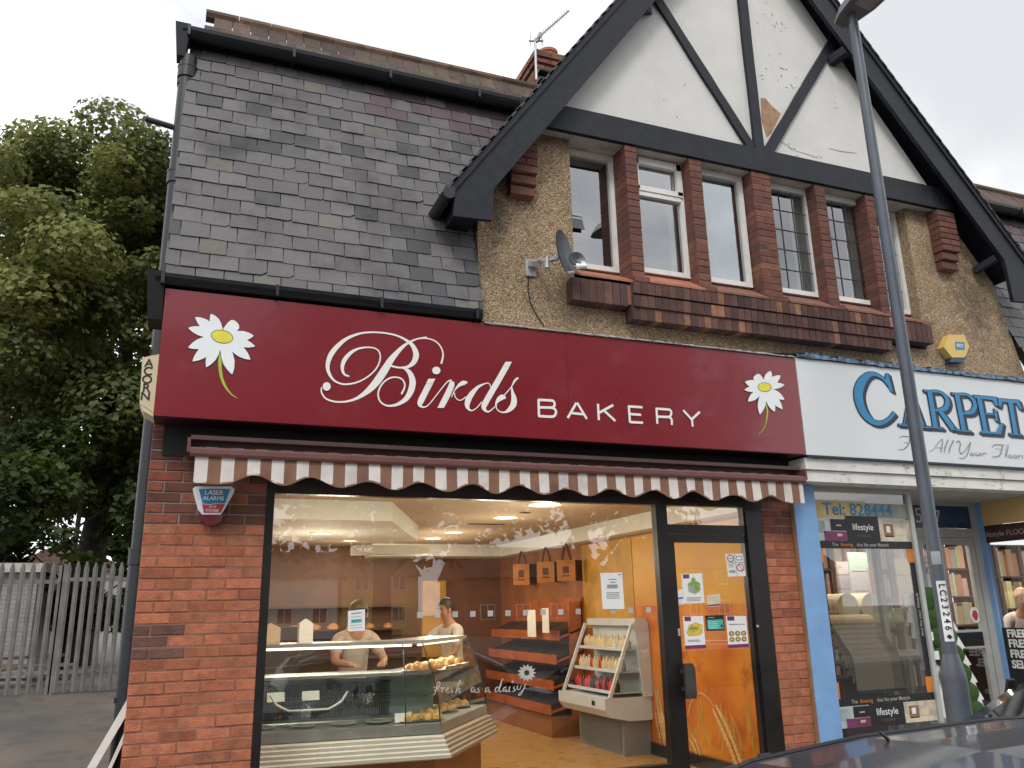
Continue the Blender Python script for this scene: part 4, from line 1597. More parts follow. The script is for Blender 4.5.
for x, y, z, r in ((3.46, 7.84, 2.66, .16), (3.49, 9.06, 2.66, .13), (3.45, 10.95, 2.66, .11), (3.43, 11.91, 2.66, .11), (2.3, 12.4, 2.66, .11), (1.4, 12.0, 2.66, .11), (1.4, 9.3, 2.47, .10), (1.2, 6.95, 2.66, .11), (2.5, 6.95, 2.66, .11)):  # last pair added out of view to brighten the bulkhead and counter front
    o = thing('downlight', 'round warm downlight glowing in the bakery ceiling', 'downlight', 'downlights in the bakery ceiling')
    mb = MB()
    mb.lathe((x, y, z - .004), [(0, -.006), (r, -.004), (r, -.002)], 28)
    mb.build('glowing_disc', M['lamp'], o)
    mb = MB()
    mb.lathe((x, y, z - .001), [(r + .025, 0), (r + .02, -.012), (r, -.006)], 28)
    mb.build('trim', M['white'], o, 40)
    la = bpy.data.lights.new('added_fill_point', 'POINT')  # unseen point light added below each disc to fill bulkheads and walls
    la.shadow_soft_size = .10
    la.energy = 14
    la.color = (1, .86, .66)
    lo = bpy.data.objects.new('added_fill_point', la)
    COL.objects.link(lo)
    lo.location = (x, y, z - .50)
    la = bpy.data.lights.new('downlight_beam', 'AREA')
    la.shape = 'DISK'
    la.size = .22
    la.energy = 8.5
    la.color = (1, .84, .62)
    lo = bpy.data.objects.new('downlight_beam', la)
    COL.objects.link(lo)
    lo.location = (x, y, z - .03)

mb = MB()
for (p, q) in (((468, 524), (504, 524.5)), ((441, 528.5), (453, 525)), ((521, 512.5), (529, 513))):
    a, b = at_z(*p, 2.657), at_z(*q, 2.657)
    mb = MB()
    mb.bar(a, b, .07, .006)
    mb.build('ceiling_slot', M['black_plastic'], bld)

# ---- wheat picture on the wall inside the door
M['wheat_bg'] = mat('wheat_picture_ground', (.46, .09, .008), .45, col2=(.68, .27, .02), nscale=1.6, detail=2, stain=(.25, .06, .01), stain_scale=2.6)
M['wheat_ear'] = mat('wheat_ear_print', (.62, .40, .16), .5, namp=.35, nscale=40)
M['wheat_soft'] = mat('wheat_blur_print', (.48, .25, .035), .5, namp=.25, nscale=3)
M['wheat_dark'] = mat('wheat_dark_print', (.16, .05, .01), .5)
XM = 5.126
mural = thing('wall_poster', 'tall orange picture of ripe wheat behind the glass door', 'poster')
mb = MB()
mb.box(XM, XM + .003, 6.80, 9.0, .135, 2.44)
mb.build('print', M['wheat_bg'], mural)
mpx = lambda u, v, d: (XM - d, u, v)
M['wheat_sky'] = mat('wheat_picture_gold', (.52, .24, .015), .45, col2=(.66, .36, .03), nscale=1.4, detail=2)
mb = MB()
mb.box(XM - .002, XM - .0003, 6.80, 9.0, 1.62, 2.44)
mb.build('golden_upper_print', M['wheat_sky'], mural)


def cm(px, py):
    p = at_x(px, py, XM)
    return (p.y, p.z)


mb = MB()
rs = random.Random(3)
lf = .001
for i in range(26):
    u = rs.uniform(6.85, 8.8)
    v = rs.uniform(.15, .55)
    L = rs.uniform(.15, .45)
    lf += .00005
    mb.ribbon([(u, v), (u + rs.uniform(-.05, .05), v + L * .5), (u + rs.uniform(-.1, .1), v + L)], [rs.uniform(.01, .03), rs.uniform(.03, .06), .005], mpx, 0, 5, lf)
mb.build('blurred_wheat', M['wheat_soft'], mural)
mb = MB()
lf = .004


def ear(path, w, mb):
    global lf
    P, _ = smooth(path, 1, 6)
    for i in range(0, len(P) - 1):
        (a, b), (c, e) = P[i], P[i + 1]
        dx, dy = c - a, e - b
        l = math.hypot(dx, dy)
        dx, dy = dx / l, dy / l
        for s in (-1, 1):
            lf += .00004
            nx, ny = -dy * s, dx * s
            o = (a + nx * w * .25, b + ny * w * .25)
            t = (o[0] + dx * w * 1.1 + nx * w * .5, o[1] + dy * w * 1.1 + ny * w * .5)
            k1 = (o[0] + dx * w * .5 + nx * w * .55, o[1] + dy * w * .5 + ny * w * .55)
            k2 = (o[0] + dx * w * .6 - nx * w * .05, o[1] + dy * w * .6 - ny * w * .05)
            mb.face([mpx(*q, lf) for q in ([o, k2, t, k1] if s > 0 else [o, k1, t, k2])], 0)
            lf += .00004
            mb.ribbon([t, (t[0] + dx * w * 2.0 + nx * w * .5, t[1] + dy * w * 2.0 + ny * w * .5)], [.006, .002], mpx, 0, 1, lf, False)


ear([cm(714, 706), cm(722, 722), cm(731, 742), cm(741, 768)], .075, mb)
mb.ribbon([cm(688, 716), cm(692, 701), cm(700, 693), cm(708, 698), cm(714, 706)], [.018, .016, .014, .012, .012], mpx, 0, 6, .0035)
ear([cm(690, 735), cm(696, 745), cm(700, 760)], .06, mb)
for k in range(9):
    x = 656 + k * 2.1 + rs.uniform(-1, 1)
    y = 690 + rs.uniform(-6, 22)
    ear([cm(x, y), cm(x + 2, y + 12), cm(x + 5, y + 26)], .045, mb)
mb.build('wheat_ears', M['wheat_ear'], mural)
mb = MB()
mb.box(XM, XM + .002, 9.02, 10.4, 1.35, 2.44)
tag(mb.build('wall_panel', M['gold']), 'gold panel on the wall above the white chiller cabinet', 'wall panel')

# ---- serve-over counter
M['steel'] = mat('brushed_steel', (.45, .45, .42), .35, .6, namp=.1)
M['bumper'] = mat('counter_bumper', (.60, .60, .54), .45, namp=.05)
M['bumper_end'] = mat('counter_end_taupe', (.34, .28, .22), .5, namp=.08)
M['wood'] = mat('counter_wood', (.36, .19, .09), .5, namp=.2, nscale=5)
M['rack'] = mat('wire_rack', (.03, .045, .045), .4, .2)
M['basket'] = mat('basket_white', (.60, .62, .60), .5)
M['teal_tray'] = mat('counter_back_teal', (.30, .37, .35), .5, namp=.2)
M['pastry'] = mat('baked_crust', (.42, .20, .06), .6, namp=.4, nscale=18, bump=.5)
M['pastry2'] = mat('golden_tart', (.55, .33, .10), .6, namp=.3, nscale=22, bump=.4)
M['paper'] = mat('paper_white', (.74, .75, .74), .7, namp=.02)
A, B, C_ = Vector((.52, 7.20)), Vector((2.15, 7.05)), Vector((2.98, 8.2))
n1 = Vector((-(B - A).y, (B - A).x)).normalized() * -1      # outward (towards the street)
n2 = Vector((-(C_ - B).y, (C_ - B).x)).normalized() * -1
mit = (n1 + n2).normalized() / ((n1 + n2).normalized().dot(n1))


def cpt(k, o, z):
    base, n = ((A, n1), (B, mit), (C_, n2))[k]
    q = base + n * o
    return (q.x, q.y, z)


counter = thing('display_counter', 'long glass fronted bakery counter with a ribbed white bumper behind the shop window', 'counter')


def sweep(prof, mat_, name, segs=(0, 1), mats=None, closed=True, par=counter, sm=None):
    mb = MB()
    n = len(prof)
    for s in segs:
        for i in range(n if closed else n - 1):
            (o0, z0), (o1, z1) = prof[i], prof[(i + 1) % n]
            mb.face([cpt(s, o0, z0), cpt(s + 1, o0, z0), cpt(s + 1, o1, z1), cpt(s, o1, z1)], s if mats else 0)
        if closed:
            mb.face([cpt(s, o, z) for o, z in prof], s if mats else 0)
            mb.face([cpt(s + 1, o, z) for o, z in reversed(prof)], s if mats else 0)
    return mb.build(name, mats or mat_, par, sm)


sweep([(-.12, 0), (-.12, .44), (-.75, .44), (-.75, 0)], M['wood'], 'base')
sweep([(-.05, .04), (-.05, .10), (-.12, .10), (-.12, .04)], M['black_plastic'], 'kick_plate', (0,))
prof = [(.02, .43)]
for i in range(5):
    t = i / 5
    o, z = .06 - .09 * t, .445 + .165 * t
    prof += [(o, z), (o - .001, z + .024), (o - .012, z + .028)]
prof += [(-.10, .62), (-.12, .43)]
sweep(prof, None, 'bumper', (0, 1), [M['bumper'], M['bumper_end']])
sweep([(-.055, .62), (-.055, .70), (-.70, .70), (-.70, .62)], M['steel'], 'deck')
gl = sweep([(-.06, .70), (-.075, .85), (-.14, 1.08), (-.27, 1.34)], M['caseglass'], 'front_glass', closed=False, sm=60)
sweep([(-.26, 1.335), (-.26, 1.365), (-.66, 1.365), (-.66, 1.335)], M['steel'], 'top_shelf')
sweep([(-.24, 1.08), (-.24, 1.105), (-.66, 1.105), (-.66, 1.08)], M['steel'], 'middle_shelf')
sweep([(-.20, .90), (-.20, .915), (-.66, .915), (-.66, .90)], M['caseglass'], 'lower_shelf')
mb = MB()
mb.face([cpt(2, o, z) for o, z in ((-.06, .70), (-.075, .85), (-.14, 1.08), (-.27, 1.34), (-.66, 1.34), (-.66, .70))])
mb.build('end_glass', M['caseglass'], counter)
mb = MB()
for t in (.02, .52):
    for (p, q) in (((A + (B - A) * t), 0),):
        pass
mb.tube([cpt(1, -.06, .70), cpt(1, -.078, .85), cpt(1, -.143, 1.08), cpt(1, -.27, 1.34)], .006, 6)
qx = A + (B - A) * .80
for o0, z0, o1, z1 in ((-.06, .7, -.075, .85), (-.075, .85, -.14, 1.08), (-.14, 1.08, -.27, 1.34)):
    a = qx + n1 * o0
    b = qx + n1 * o1
    mb.tube([(a.x, a.y, z0), (b.x, b.y, z1)], .005, 6)
mb.tube([cpt(2, -.06, .70), cpt(2, -.078, .85), cpt(2, -.143, 1.08), cpt(2, -.27, 1.34)], .012, 6)
mb.build('glass_joint', M['black_plastic'], counter)
M['case_tube'] = emit('case_tube_glow', (1, .97, .86), 1.6)
for (k, n_) in ((0, n1), (1, n2)):
    p, q = Vector(cpt(k, -.34, 1.322)), Vector(cpt(k + 1, -.34, 1.322))
    mb = MB()
    mb.tube([p.lerp(q, .03), p.lerp(q, .97)], .010, 8)
    mb.build('light_tube', M['case_tube'], counter)
    la = bpy.data.lights.new('case_lamp', 'AREA')
    la.shape = 'RECTANGLE'
    la.size, la.size_y = (q - p).length * .9, .05
    la.energy = 8
    la.color = (1, .97, .88)
    lo = bpy.data.objects.new('case_lamp', la)
    COL.objects.link(lo)
    lo.location = (p + q) / 2 - Vector((0, 0, .02))
    lo.rotation_euler = (0, 0, math.atan2(q.y - p.y, q.x - p.x))
# wire rack at the back of the left bay
mb = MB()
L = (B - A)
for i in range(64):
    q = A + L * (.02 + .74 * i / 64) + n1 * -.5
    mb.box(q.x - .005, q.x + .005, q.y, q.y + .01, .74, 1.03)
for z in (.75, .84, .93, 1.02):
    a, b = A + L * .02 + n1 * -.495, A + L * .76 + n1 * -.495
    mb.bar((a.x, a.y, z), (b.x, b.y, z), .008, .01)
mb.build('wire_rack', M['rack'], counter)
mb = MB()
a, b = A + L * .0 + n1 * -.56, A + L * 1.0 + n1 * -.56
mb.bar((a.x, a.y, .88), (b.x, b.y, .88), .01, .34)
mb.build('back_panel', M['teal_tray'], counter)
mb = MB()
pts = []
for i in range(13):
    t = i / 12
    q = A + L * (.13 + .38 * t) + n1 * -.12
    pts.append((q.x, q.y, .98 - .13 * min(1, 4 * t, 4 * (1 - t)) ** .5))
mb.tube(pts, .010, 6)
tag(mb.build('basket_handle', M['basket']), 'curved white wire handle lying in the left end of the counter', 'handle')


def lump(mb, c, rx, ry, rz, seed, mi=0):
    rs = random.Random(seed)
    n, m = 12, 6
    base = len(mb.v)
    for i in range(m + 1):
        ph = math.pi / 2 * i / m
        for k in range(n):
            th = 2 * math.pi * k / n
            r = 1 + rs.uniform(-.07, .07)
            mb.v.append((c[0] + rx * math.cos(th) * math.cos(ph) * r, c[1] + ry * math.sin(th) * math.cos(ph) * r, c[2] + rz * math.sin(ph) * r))
    for i in range(m):
        for k in range(n):
            k2 = (k + 1) % n
            mb.f.append((base + i * n + k, base + i * n + k2, base + (i + 1) * n + k2, base + (i + 1) * n + k))
            mb.m.append(mi)
            mb.c.append(None)


k = 0
for (t, seg, z, kind) in [(.84, 0, .705, 1), (.95, 0, .705, 1), (.25, 1, .705, 1), (.55, 1, .705, 1), (.82, 1, .705, 1), (.3, 1, 1.107, 0), (.5, 1, 1.107, 0), (.7, 1, 1.107, 0), (.88, 0, 1.107, 0), (.95, 0, 1.107, 0),
                       (.10, 0, .705, 2), (.30, 0, .705, 2), (.5, 0, .705, 2), (.68, 0, .705, 2)]:
    k += 1
    p = (A + L * t + n1 * -.28) if seg == 0 else (B + (C_ - B) * t + n2 * -.28)
    mb = MB()
    if kind == 2:
        mb.lathe((p.x, p.y, z), [(.0, .004), (.09, .004), (.11, .015), (.115, .015)], 16)
        o = mb.build('bakery_tray', M['galv'], None, 50)
        tag(o, 'empty round steel tray on the counter deck in front of the wire rack', 'tray', 'empty trays on the counter deck')
    else:
        mb.lathe((p.x, p.y, z), [(.0, .002), (.13, .002), (.14, .012)], 16, 1)
        rr = random.Random(k)
        for j in range(6):
            an = j * 1.05
            lump(mb, (p.x + .075 * math.cos(an), p.y + .075 * math.sin(an), z + .012), .042, .035, .05, k * 10 + j)
        lump(mb, (p.x, p.y, z + .02), .05, .05, .06, k)
        o = mb.build('pastry_tray', [M['pastry2'] if kind else M['pastry'], M['galv']], None, 50)
        tag(o, 'tray of golden baked tarts on the counter deck' if kind else 'tray of dark baked pastries on the middle counter shelf', 'pastries', 'trays of tarts on the deck' if kind else 'trays of pastries on the shelf')
for i, (t, l) in enumerate(((.16, 'small white price card under the middle shelf, the leftmost'), (.33, 'small white price card under the middle shelf, beside the leftmost'), (.80, 'small white price card on the deck at the counter bend'))):
    p = A + L * t + n1 * -.18
    mb = MB()
    z = .92 if i < 2 else .71
    mb.hexa([(p.x - .07, p.y, z), (p.x + .07, p.y, z), (p.x + .07, p.y + .02, z), (p.x - .07, p.y + .02, z), (p.x - .07, p.y + .03, z + .07), (p.x + .07, p.y + .03, z + .07), (p.x + .07, p.y + .033, z + .07), (p.x - .07, p.y + .033, z + .07)])
    tag(mb.build('price_card', M['paper']), l, 'price card')
# things standing on the counter top
for i, (t, w, h, m, nm, l, c) in enumerate(((.12, .16, .13, 'cream_wall', 'paper_box', 'cream carton standing on the counter top near the left frame', 'carton'), (.30, .12, .16, 'paper', 'paper_box', 'white carton standing on the counter top', 'carton'))):
    p = A + L * t + n1 * -.45
    mb = MB()
    mb.box(p.x - w / 2, p.x + w / 2, p.y, p.y + .12, 1.366, 1.366 + h)
    mb.prism([(p.x - w / 2 + .003, 1.366 + h), (p.x + w / 2 - .003, 1.366 + h), (p.x, 1.366 + h + .04)], p.y + .004, p.y + .116)
    tag(mb.build(nm, M[m]), l, c)

# back counter and shelves behind the staff
M['dkwood'] = mat('dark_wood', (.055, .026, .014), .5, namp=.3, nscale=5)
mb = MB()
mb.box(.6, 3.4, 12.7, 13.5, 0, .95)
mb.box(.55, 3.45, 12.65, 13.5, .95, 1.0)
for z in (1.35, 1.7):
    mb.box(.6, 3.4, 13.25, 13.55, z, z + .03)
mb.box(.5, 1.5, 11.5, 12.0, 0, 1.45)
back = tag(mb.build('back_counter', M['dkwood']), 'dark wooden counter and shelves along the rear wall of the bakery', 'back counter')
rs = random.Random(8)
for k in range(9):
    mb = MB()
    x = .8 + k * .29
    lump(mb, (x, 13.38, 1.38), rs.uniform(.08, .13), .08, rs.uniform(.06, .11), k)
    tag(mb.build('bread_loaf', M['pastry'], None, 50), 'brown loaf on the shelf behind the bakery staff', 'loaf', 'loaves on the rear shelf')

# ---- shelf unit on the right wall
M['shelf_wood'] = mat('shelf_wood', (.36, .10, .03), .4, namp=.25, nscale=5)
M['tray_dark'] = mat('dark_bread_tray', (.022, .02, .022), .5)
sh = thing('bread_shelves', 'orange wood bread shelves with sloping black trays along the bakery wall', 'shelves')
mb = MB()
mb.box(4.62, 5.10, 10.45, 13.0, 0, .26)
mb.build('plinth', M['orange_wall'], sh)
for i, z in enumerate((.30, .60, .92, 1.22)):
    xo = 4.60 + .05 * i
    mb = MB()
    mb.hexa([(xo, 10.4, z), (5.1, 10.4, z + .12), (5.1, 13.0, z + .12), (xo, 13.0, z), (xo, 10.4, z + .025), (5.1, 10.4, z + .145), (5.1, 13.0, z + .145), (xo, 13.0, z + .025)])
    mb.box(xo - .02, xo, 10.4, 13.0, z - .02, z + .10)
    s = mb.build('shelf', M['shelf_wood'], sh)
    for k in range(5):
        y = 10.45 + k * .51
        mb = MB()
        mb.hexa([(xo + .02, y, z + .04), (5.06, y, z + .16), (5.06, y + .46, z + .16), (xo + .02, y + .46, z + .04), (xo + .02, y, z + .10), (5.06, y, z + .21), (5.06, y + .46, z + .21), (xo + .02, y + .46, z + .10)])
        tag(mb.build('bread_tray', M['tray_dark']), 'black bread tray lying on a sloping shelf of the bread shelves', 'tray', 'black trays on the bread shelves')
mb = MB()
mb.box(5.08, 5.12, 10.4, 13.0, .2, 1.75)
mb.box(4.9, 5.1, 10.4, 10.44, .2, 1.7)
mb.build('frame', M['shelf_wood'], sh)
for i, (y, z, w, h) in enumerate(((10.9, 1.42, .30, .36), (10.45, 1.46, .22, .32))):
    mb = MB()
    mb.box(4.62, 4.625, y, y + w, z - h / 2, z + h / 2)
    tag(mb.build('price_sheet', M['paper']), ('wide' if i == 0 else 'narrow') + ' white price sheet hanging at the front of the bread shelves', 'price sheet')

# ---- paper bags
M['kraft'] = mat('orange_paper_bag', (.50, .20, .05), .7, namp=.12, nscale=8)
M['bagprint'] = mat('bag_print', (.10, .03, .02), .6)
M['bag_side'] = mat('bag_brown_side', (.05, .02, .014), .7)
for i, (x_, y_, y2, l) in enumerate(((521.5, 585, 551, 'orange paper bag hanging from the bulkhead, farthest from the street'), (546, 582.5, 548, 'orange paper bag hanging from the bulkhead, the middle one'), (566.5, 581, 544, 'orange paper bag hanging from the bulkhead, nearest the street'))):
    cb = at_x(x_, y_, 4.86)
    zt_ = at_x(x_, y_ - 21, 4.86).z
    bag = thing('paper_bag', l, 'bag')
    mb = MB()
    w, hh, dd = .30, zt_ - cb.z, .15
    y0 = cb.y
    P = lambda s, t, u: (4.86 + (s - .5) * w * .75 + u * dd * .9, y0 + (s - .5) * w * -.35 + u * dd * .4, t)
    mb.face([P(0, cb.z, 0), P(1, cb.z, 0), P(1, zt_, 0), P(0, zt_, 0)], 0)
    mb.face([P(1, cb.z, 0), P(1, cb.z, 1), P(1, zt_, 1), P(1, zt_, 0)], 1)
    mb.face([P(0, zt_, 1), P(1, zt_, 1), P(1, cb.z, 1), P(0, cb.z, 1)], 0)
    mb.face([P(0, cb.z, 1), P(0, cb.z, 0), P(0, zt_, 0), P(0, zt_, 1)], 1)
    mb.face([P(0, cb.z, 0), P(0, cb.z, 1), P(1, cb.z, 1), P(1, cb.z, 0)], 0)
    mb.build('body', [M['kraft'], M['bag_side']], bag)
    mb = MB()
    e = -.03
    mb.face([P(.28, cb.z + hh * .22, e), P(.72, cb.z + hh * .22, e), P(.72, cb.z + hh * .28, e), P(.28, cb.z + hh * .28, e)])
    mb.face([P(.33, cb.z + hh * .36, e), P(.67, cb.z + hh * .36, e), P(.67, cb.z + hh * .70, e), P(.33, cb.z + hh * .70, e)])
    mb.build('printed_mark', M['bagprint'], bag)
    mb = MB()
    mb.tube([P(.25, zt_, .1), P(.38, zt_ + .14, .1), P(.5, 2.475, .1), P(.62, zt_ + .14, .1), P(.75, zt_, .1)], .022, 6)
    mb.build('handle', M['bagprint'], bag)

# ---- chiller cabinet
M['chill'] = mat('chiller_white', (.56, .62, .68), .4, namp=.04)
M['chill_grey'] = mat('chiller_grey', (.22, .235, .24), .45, namp=.06)
fr = thing('chiller_cabinet', 'white open fronted chiller with sloping sides stocked with drinks', 'chiller', None, (.02, -.26, 0))
mb = MB()
for i in range(10):
    z = .045 + i * .031
    mb.box(4.735, 4.75, 9.12, 10.15, z, z + .016)
mb.box(4.75, 5.10, 9.06, 10.2, .0, .37)
mb.build('base', M['chill_grey'], fr)
mb = MB()
mb.prism([(4.80, .37), (5.10, .37), (5.10, .62), (4.50, .62), (4.50, .50), (4.56, .42)], 9.0, 10.25, mp=lambda u, v, d: (u, d, v))
mb.prism([(5.02, .62), (5.10, .62), (5.10, 1.48), (4.94, 1.48), (4.94, 1.40), (5.02, 1.38)], 9.0, 10.25, mp=lambda u, v, d: (u, d, v))
mb.prism([(4.985, .62), (5.10, .62), (5.10, 1.44), (4.90, 1.44), (4.92, 1.36)], 8.97, 8.998, mp=lambda u, v, d: (u, d, v))
mb.build('cabinet', M['chill'], fr)
for y in (9.0, 10.22):
    mb = MB()
    mb.bar((4.56, y, .62), (4.90, y, 1.42), .035, .03, (0, 1, 0))
    mb.build('side_rail', M['chill'], fr)
mb = MB()
mb.prism([(4.58, .63), (5.0, .63), (5.0, 1.40), (4.90, 1.40)], 9.004, 9.010, mp=lambda u, v, d: (u, d, v))
mb.build('side_glass', M['caseglass'], fr)
for z, x in ((.66, 4.62), (.88, 4.72), (1.12, 4.80)):
    mb = MB()
    mb.box(x, 5.02, 9.02, 10.2, z, z + .015)
    mb.box(x - .01, x, 9.02, 10.2, z, z + .035)
    mb.build('shelf', M['chill'], fr)
mb = MB()
mb.box(4.497, 4.4995, 9.25, 9.33, .53, .58)
mb.build('thermometer', M['black_plastic'], fr)
bcol = [mat('bottle_red', (.45, .03, .03), .25), mat('bottle_cream', (.60, .50, .30), .3), mat('bottle_dark', (.03, .02, .02), .2), mat('bottle_clear', (.45, .48, .46), .2)]
cap = mat('bottle_cap', (.6, .58, .5), .4)
rs = random.Random(21)
protos = []
for i, (z, x, ms) in enumerate(((.676, 4.70, (0, 2, 2, 0)), (.896, 4.79, (1, 3, 0, 1)), (1.136, 4.87, (1, 1, 3, 1)))):
    for k in range(15):
        m = ms[rs.randrange(4)]
        y = 9.07 + k * .077
        mb = MB()
        h = .135 + .02 * (k % 2)
        mb.lathe((x + .02, y - .26, z), [(.0, 0), (.034, 0), (.034, h * .6), (.014, h * .85), (.014, h)], 10)
        o = mb.build('drink_bottle', bcol[m], None, 40)
        tag(o, ('red', 'cream', 'dark', 'clear')[m] + ' drink bottle on the ' + ('lowest', 'middle', 'top')[i] + ' chiller shelf', 'bottle', 'bottles in the chiller')

# ---- notices on the glass
cols = {'w': M['paper'], 'k': M['ink'], 'g': mat('print_green', (.22, .34, .09), .5, namp=.4, nscale=60), 'y': mat('print_yellow', (.62, .45, .06), .5, namp=.4, nscale=60), 'p': mat('print_purple', (.17, .03, .10), .5),
        'r': mat('print_red', (.5, .05, .06), .5), 't': mat('print_teal', (.06, .36, .33), .5), 'b': mat('print_blue', (.08, .2, .5), .5), 's': mat('print_grey', (.32, .33, .33), .6), 'o': mat('print_orange', (.62, .22, .03), .5), 'n': mat('print_brown', (.24, .13, .07), .5, namp=.4, nscale=40), 'c': mat('print_cream', (.62, .54, .40), .6, namp=.15, nscale=12)}
KEYS = list(cols)


def notice(name, label, cat, quad, Y, shapes, base='w', group=None, parent=None):
    """a printed sheet: quad is its four photo corners on the pane (TL, TR, BR, BL), shapes are printed on it in 0..1 units"""
    q = [at(*p, Y) for p in quad]

    def uv(u, v, d=0):
        a = q[0].lerp(q[1], u)
        b = q[3].lerp(q[2], u)
        p = a.lerp(b, v)
        return (p.x, p.y - d, p.z)
    mb = MB()
    P = [uv(0, 1), uv(1, 1), uv(1, 0), uv(0, 0)]
    mb.hexa([uv(0, 1, 0), uv(1, 1, 0), uv(1, 1, -.002), uv(0, 1, -.002), uv(0, 0, 0), uv(1, 0, 0), uv(1, 0, -.002), uv(0, 0, -.002)], KEYS.index(base))
    l = .0006
    for s in shapes:
        l += .0002
        if s[0] == 'r':
            _, c, u0, v0, u1, v1 = s
            mb.face([uv(u0, v1, l), uv(u1, v1, l), uv(u1, v0, l), uv(u0, v0, l)], KEYS.index(c))
        elif s[0] == 'e':
            _, c, u, v, ru, rv = s
            mb.face([uv(u + ru * math.cos(-t * math.pi / 10), v + rv * math.sin(-t * math.pi / 10), l) for t in range(20)], KEYS.index(c))
        elif s[0] == 'l':
            _, c, v0, v1, n, u0, u1 = s
            for i in range(n):
                v = v0 + (v1 - v0) * i / max(1, n - 1)
                uu = u1 - random.Random(i * 7 + n).uniform(0, .15)
                mb.face([uv(u0, v + .012, l), uv(uu, v + .012, l), uv(uu, v - .012, l), uv(u0, v - .012, l)], KEYS.index(c))
        elif s[0] == 'p':
            mb.face([uv(a, b, l) for a, b in s[2]], KEYS.index(s[1]))
    o = mb.build(name, [cols[k] for k in KEYS], parent)
    return tag(o, label, cat, group)


YN = YGl - .006
notice('notice', 'plain white typed notice on the bakery window beside the gold wall', 'notice', [(600.5, 573), (622, 572.5), (624.5, 609), (603, 609)], YN, [('r', 's', .33, .17, .72, .20), ('r', 's', .40, .25, .66, .28), ('l', 's', .34, .42, 4, .25, .8), ('l', 's', .55, .7, 4, .2, .86), ('r', 'b', .82, .04, .93, .07)])
notice('notice', 'white typed notice on the bakery window in front of the bending woman', 'notice', [(348, 611), (365, 609), (365, 630.5), (348, 631.5)], YN, [('r', 's', .2, .12, .8, .18), ('l', 's', .32, .85, 5, .15, .9), ('r', 't', .2, .45, .8, .6)])
YD_ = YF + .022
notice('poster', 'white poster on the door showing a green fruit box', 'poster', [(681.5, 574), (702, 573), (704.5, 602.5), (684, 603.5)], YD_, [('r', 'p', .06, .02, .36, .16), ('p', 'g', [(.25, .35), (.55, .22), (.85, .33), (.86, .58), (.58, .70), (.27, .60)]), ('p', 's', [(.25, .40), (.56, .45), (.57, .70), (.28, .62)]), ('e', 'g', .55, .22, .10, .08), ('l', 's', .82, .92, 3, .15, .9)])
notice('sign_sheet', 'white sheet of four small prohibition signs high on the door', 'notice', [(725.5, 554), (743, 553.5), (746, 576), (728.5, 576.5)], YD_, [('e', 'r', .25, .2, .2, .17), ('e', 'w', .25, .2, .14, .12), ('r', 's', .16, .17, .36, .23), ('r', 's', .56, .1, .92, .3), ('r', 'w', .60, .14, .88, .26), ('l', 's', .46, .58, 3, .08, .45), ('e', 'r', .74, .62, .22, .18), ('e', 'w', .74, .62, .16, .13), ('p', 'k', [(.66, .5), (.7, .5), (.84, .74), (.8, .74)]), ('r', 's', .08, .72, .42, .84), ('r', 's', .48, .0, .51, 1), ('r', 's', 0, .38, 1, .40)])
notice('notice', 'small faded sign in the middle of the door between the posters', 'notice', [(706.5, 595), (720, 594), (721, 606), (707.5, 607)], YD_, [('l', 's', .2, .5, 3, .15, .9), ('r', 'p', 0, .82, 1, .95)], 'c')
notice('notice', 'narrow white and blue slip at the hinge edge of the door', 'notice', [(676.5, 590), (682.2, 589.5), (684, 604), (677.5, 605)], YD_, [('r', 'b', 0, .5, 1, .64), ('l', 's', .75, .9, 2, .1, .9)])
notice('poster', 'white poster on the door showing yellow sandwiches', 'poster', [(683, 616.5), (703, 616), (705.5, 645.5), (685.5, 646.5)], YD_, [('r', 'p', .06, .01, .38, .16), ('p', 'y', [(.1, .55), (.25, .3), (.6, .2), (.95, .3), (.92, .5), (.6, .66), (.2, .66)]), ('e', 'g', .45, .42, .25, .06), ('e', 'y', .6, .55, .3, .1), ('l', 's', .8, .84, 2, .15, .85), ('r', 'p', -.02, .97, 1.02, 1.09)])
notice('notice', 'black bordered teal opening hours sign on the door', 'notice', [(705, 615.5), (723.5, 615), (725, 630.5), (706.5, 631)], YD_, [('r', 't', .08, .28, .94, .9), ('l', 'w', .42, .8, 4, .14, .7), ('l', 'w', .14, .14, 1, .15, .5), ('e', 'k', .85, .7, .06, .08)], 'k')
notice('poster', 'white poster on the door showing rows of small round cakes', 'poster', [(726, 616), (746, 616), (748.5, 644.5), (728.5, 645.5)], YD_, [('r', 'p', .05, .01, .4, .16), ('r', 's', .12, .27, .9, .31)] + [('e', 'n', .2 + .3 * i, .60 + .2 * j, .13, .085) for i in range(3) for j in range(2)] + [('e', 'y', .2 + .3 * i, .60 + .2 * j, .07, .045) for i in range(3) for j in range(2)] + [('r', 'p', -.02, .97, 1.02, 1.09)])
# ------------------------------------------------------------------ carpet shop front
YC = 6.33
mb = MB()
def boards(mb, x0, x1):
    mb.box(x0, x1, 6.05, 6.28, 2.815, 2.924)
    mb.box(x0, x1, 6.075, 6.28, 2.705, 2.807)
    mb.box(x0, x1, 6.09, 6.27, 2.80, 2.82)
boards(mb, 5.345, 9.4)
mb.build('white_fascia_board', M['white'], bld)
mb = MB()
rs = random.Random(4)
for _ in range(46):
    x, z = rs.uniform(5.4, 9.0), rs.choice((rs.uniform(2.71, 2.80), rs.uniform(2.82, 2.92)))
    y = 6.0735 if z < 2.81 else 6.0485
    l, w = rs.uniform(.006, .05), rs.uniform(.002, .006)
    mb.prism([(x + l * math.cos(t * .9) * rs.uniform(.6, 1), z + w * math.sin(t * .9) * rs.uniform(.6, 1)) for t in range(7)], y, y + .004)
mb.build('paint_flakes', M['flake'], bld)
mb = MB()
mb.box(5.32, 5.575, 6.24, 6.42, -.05, 2.70)
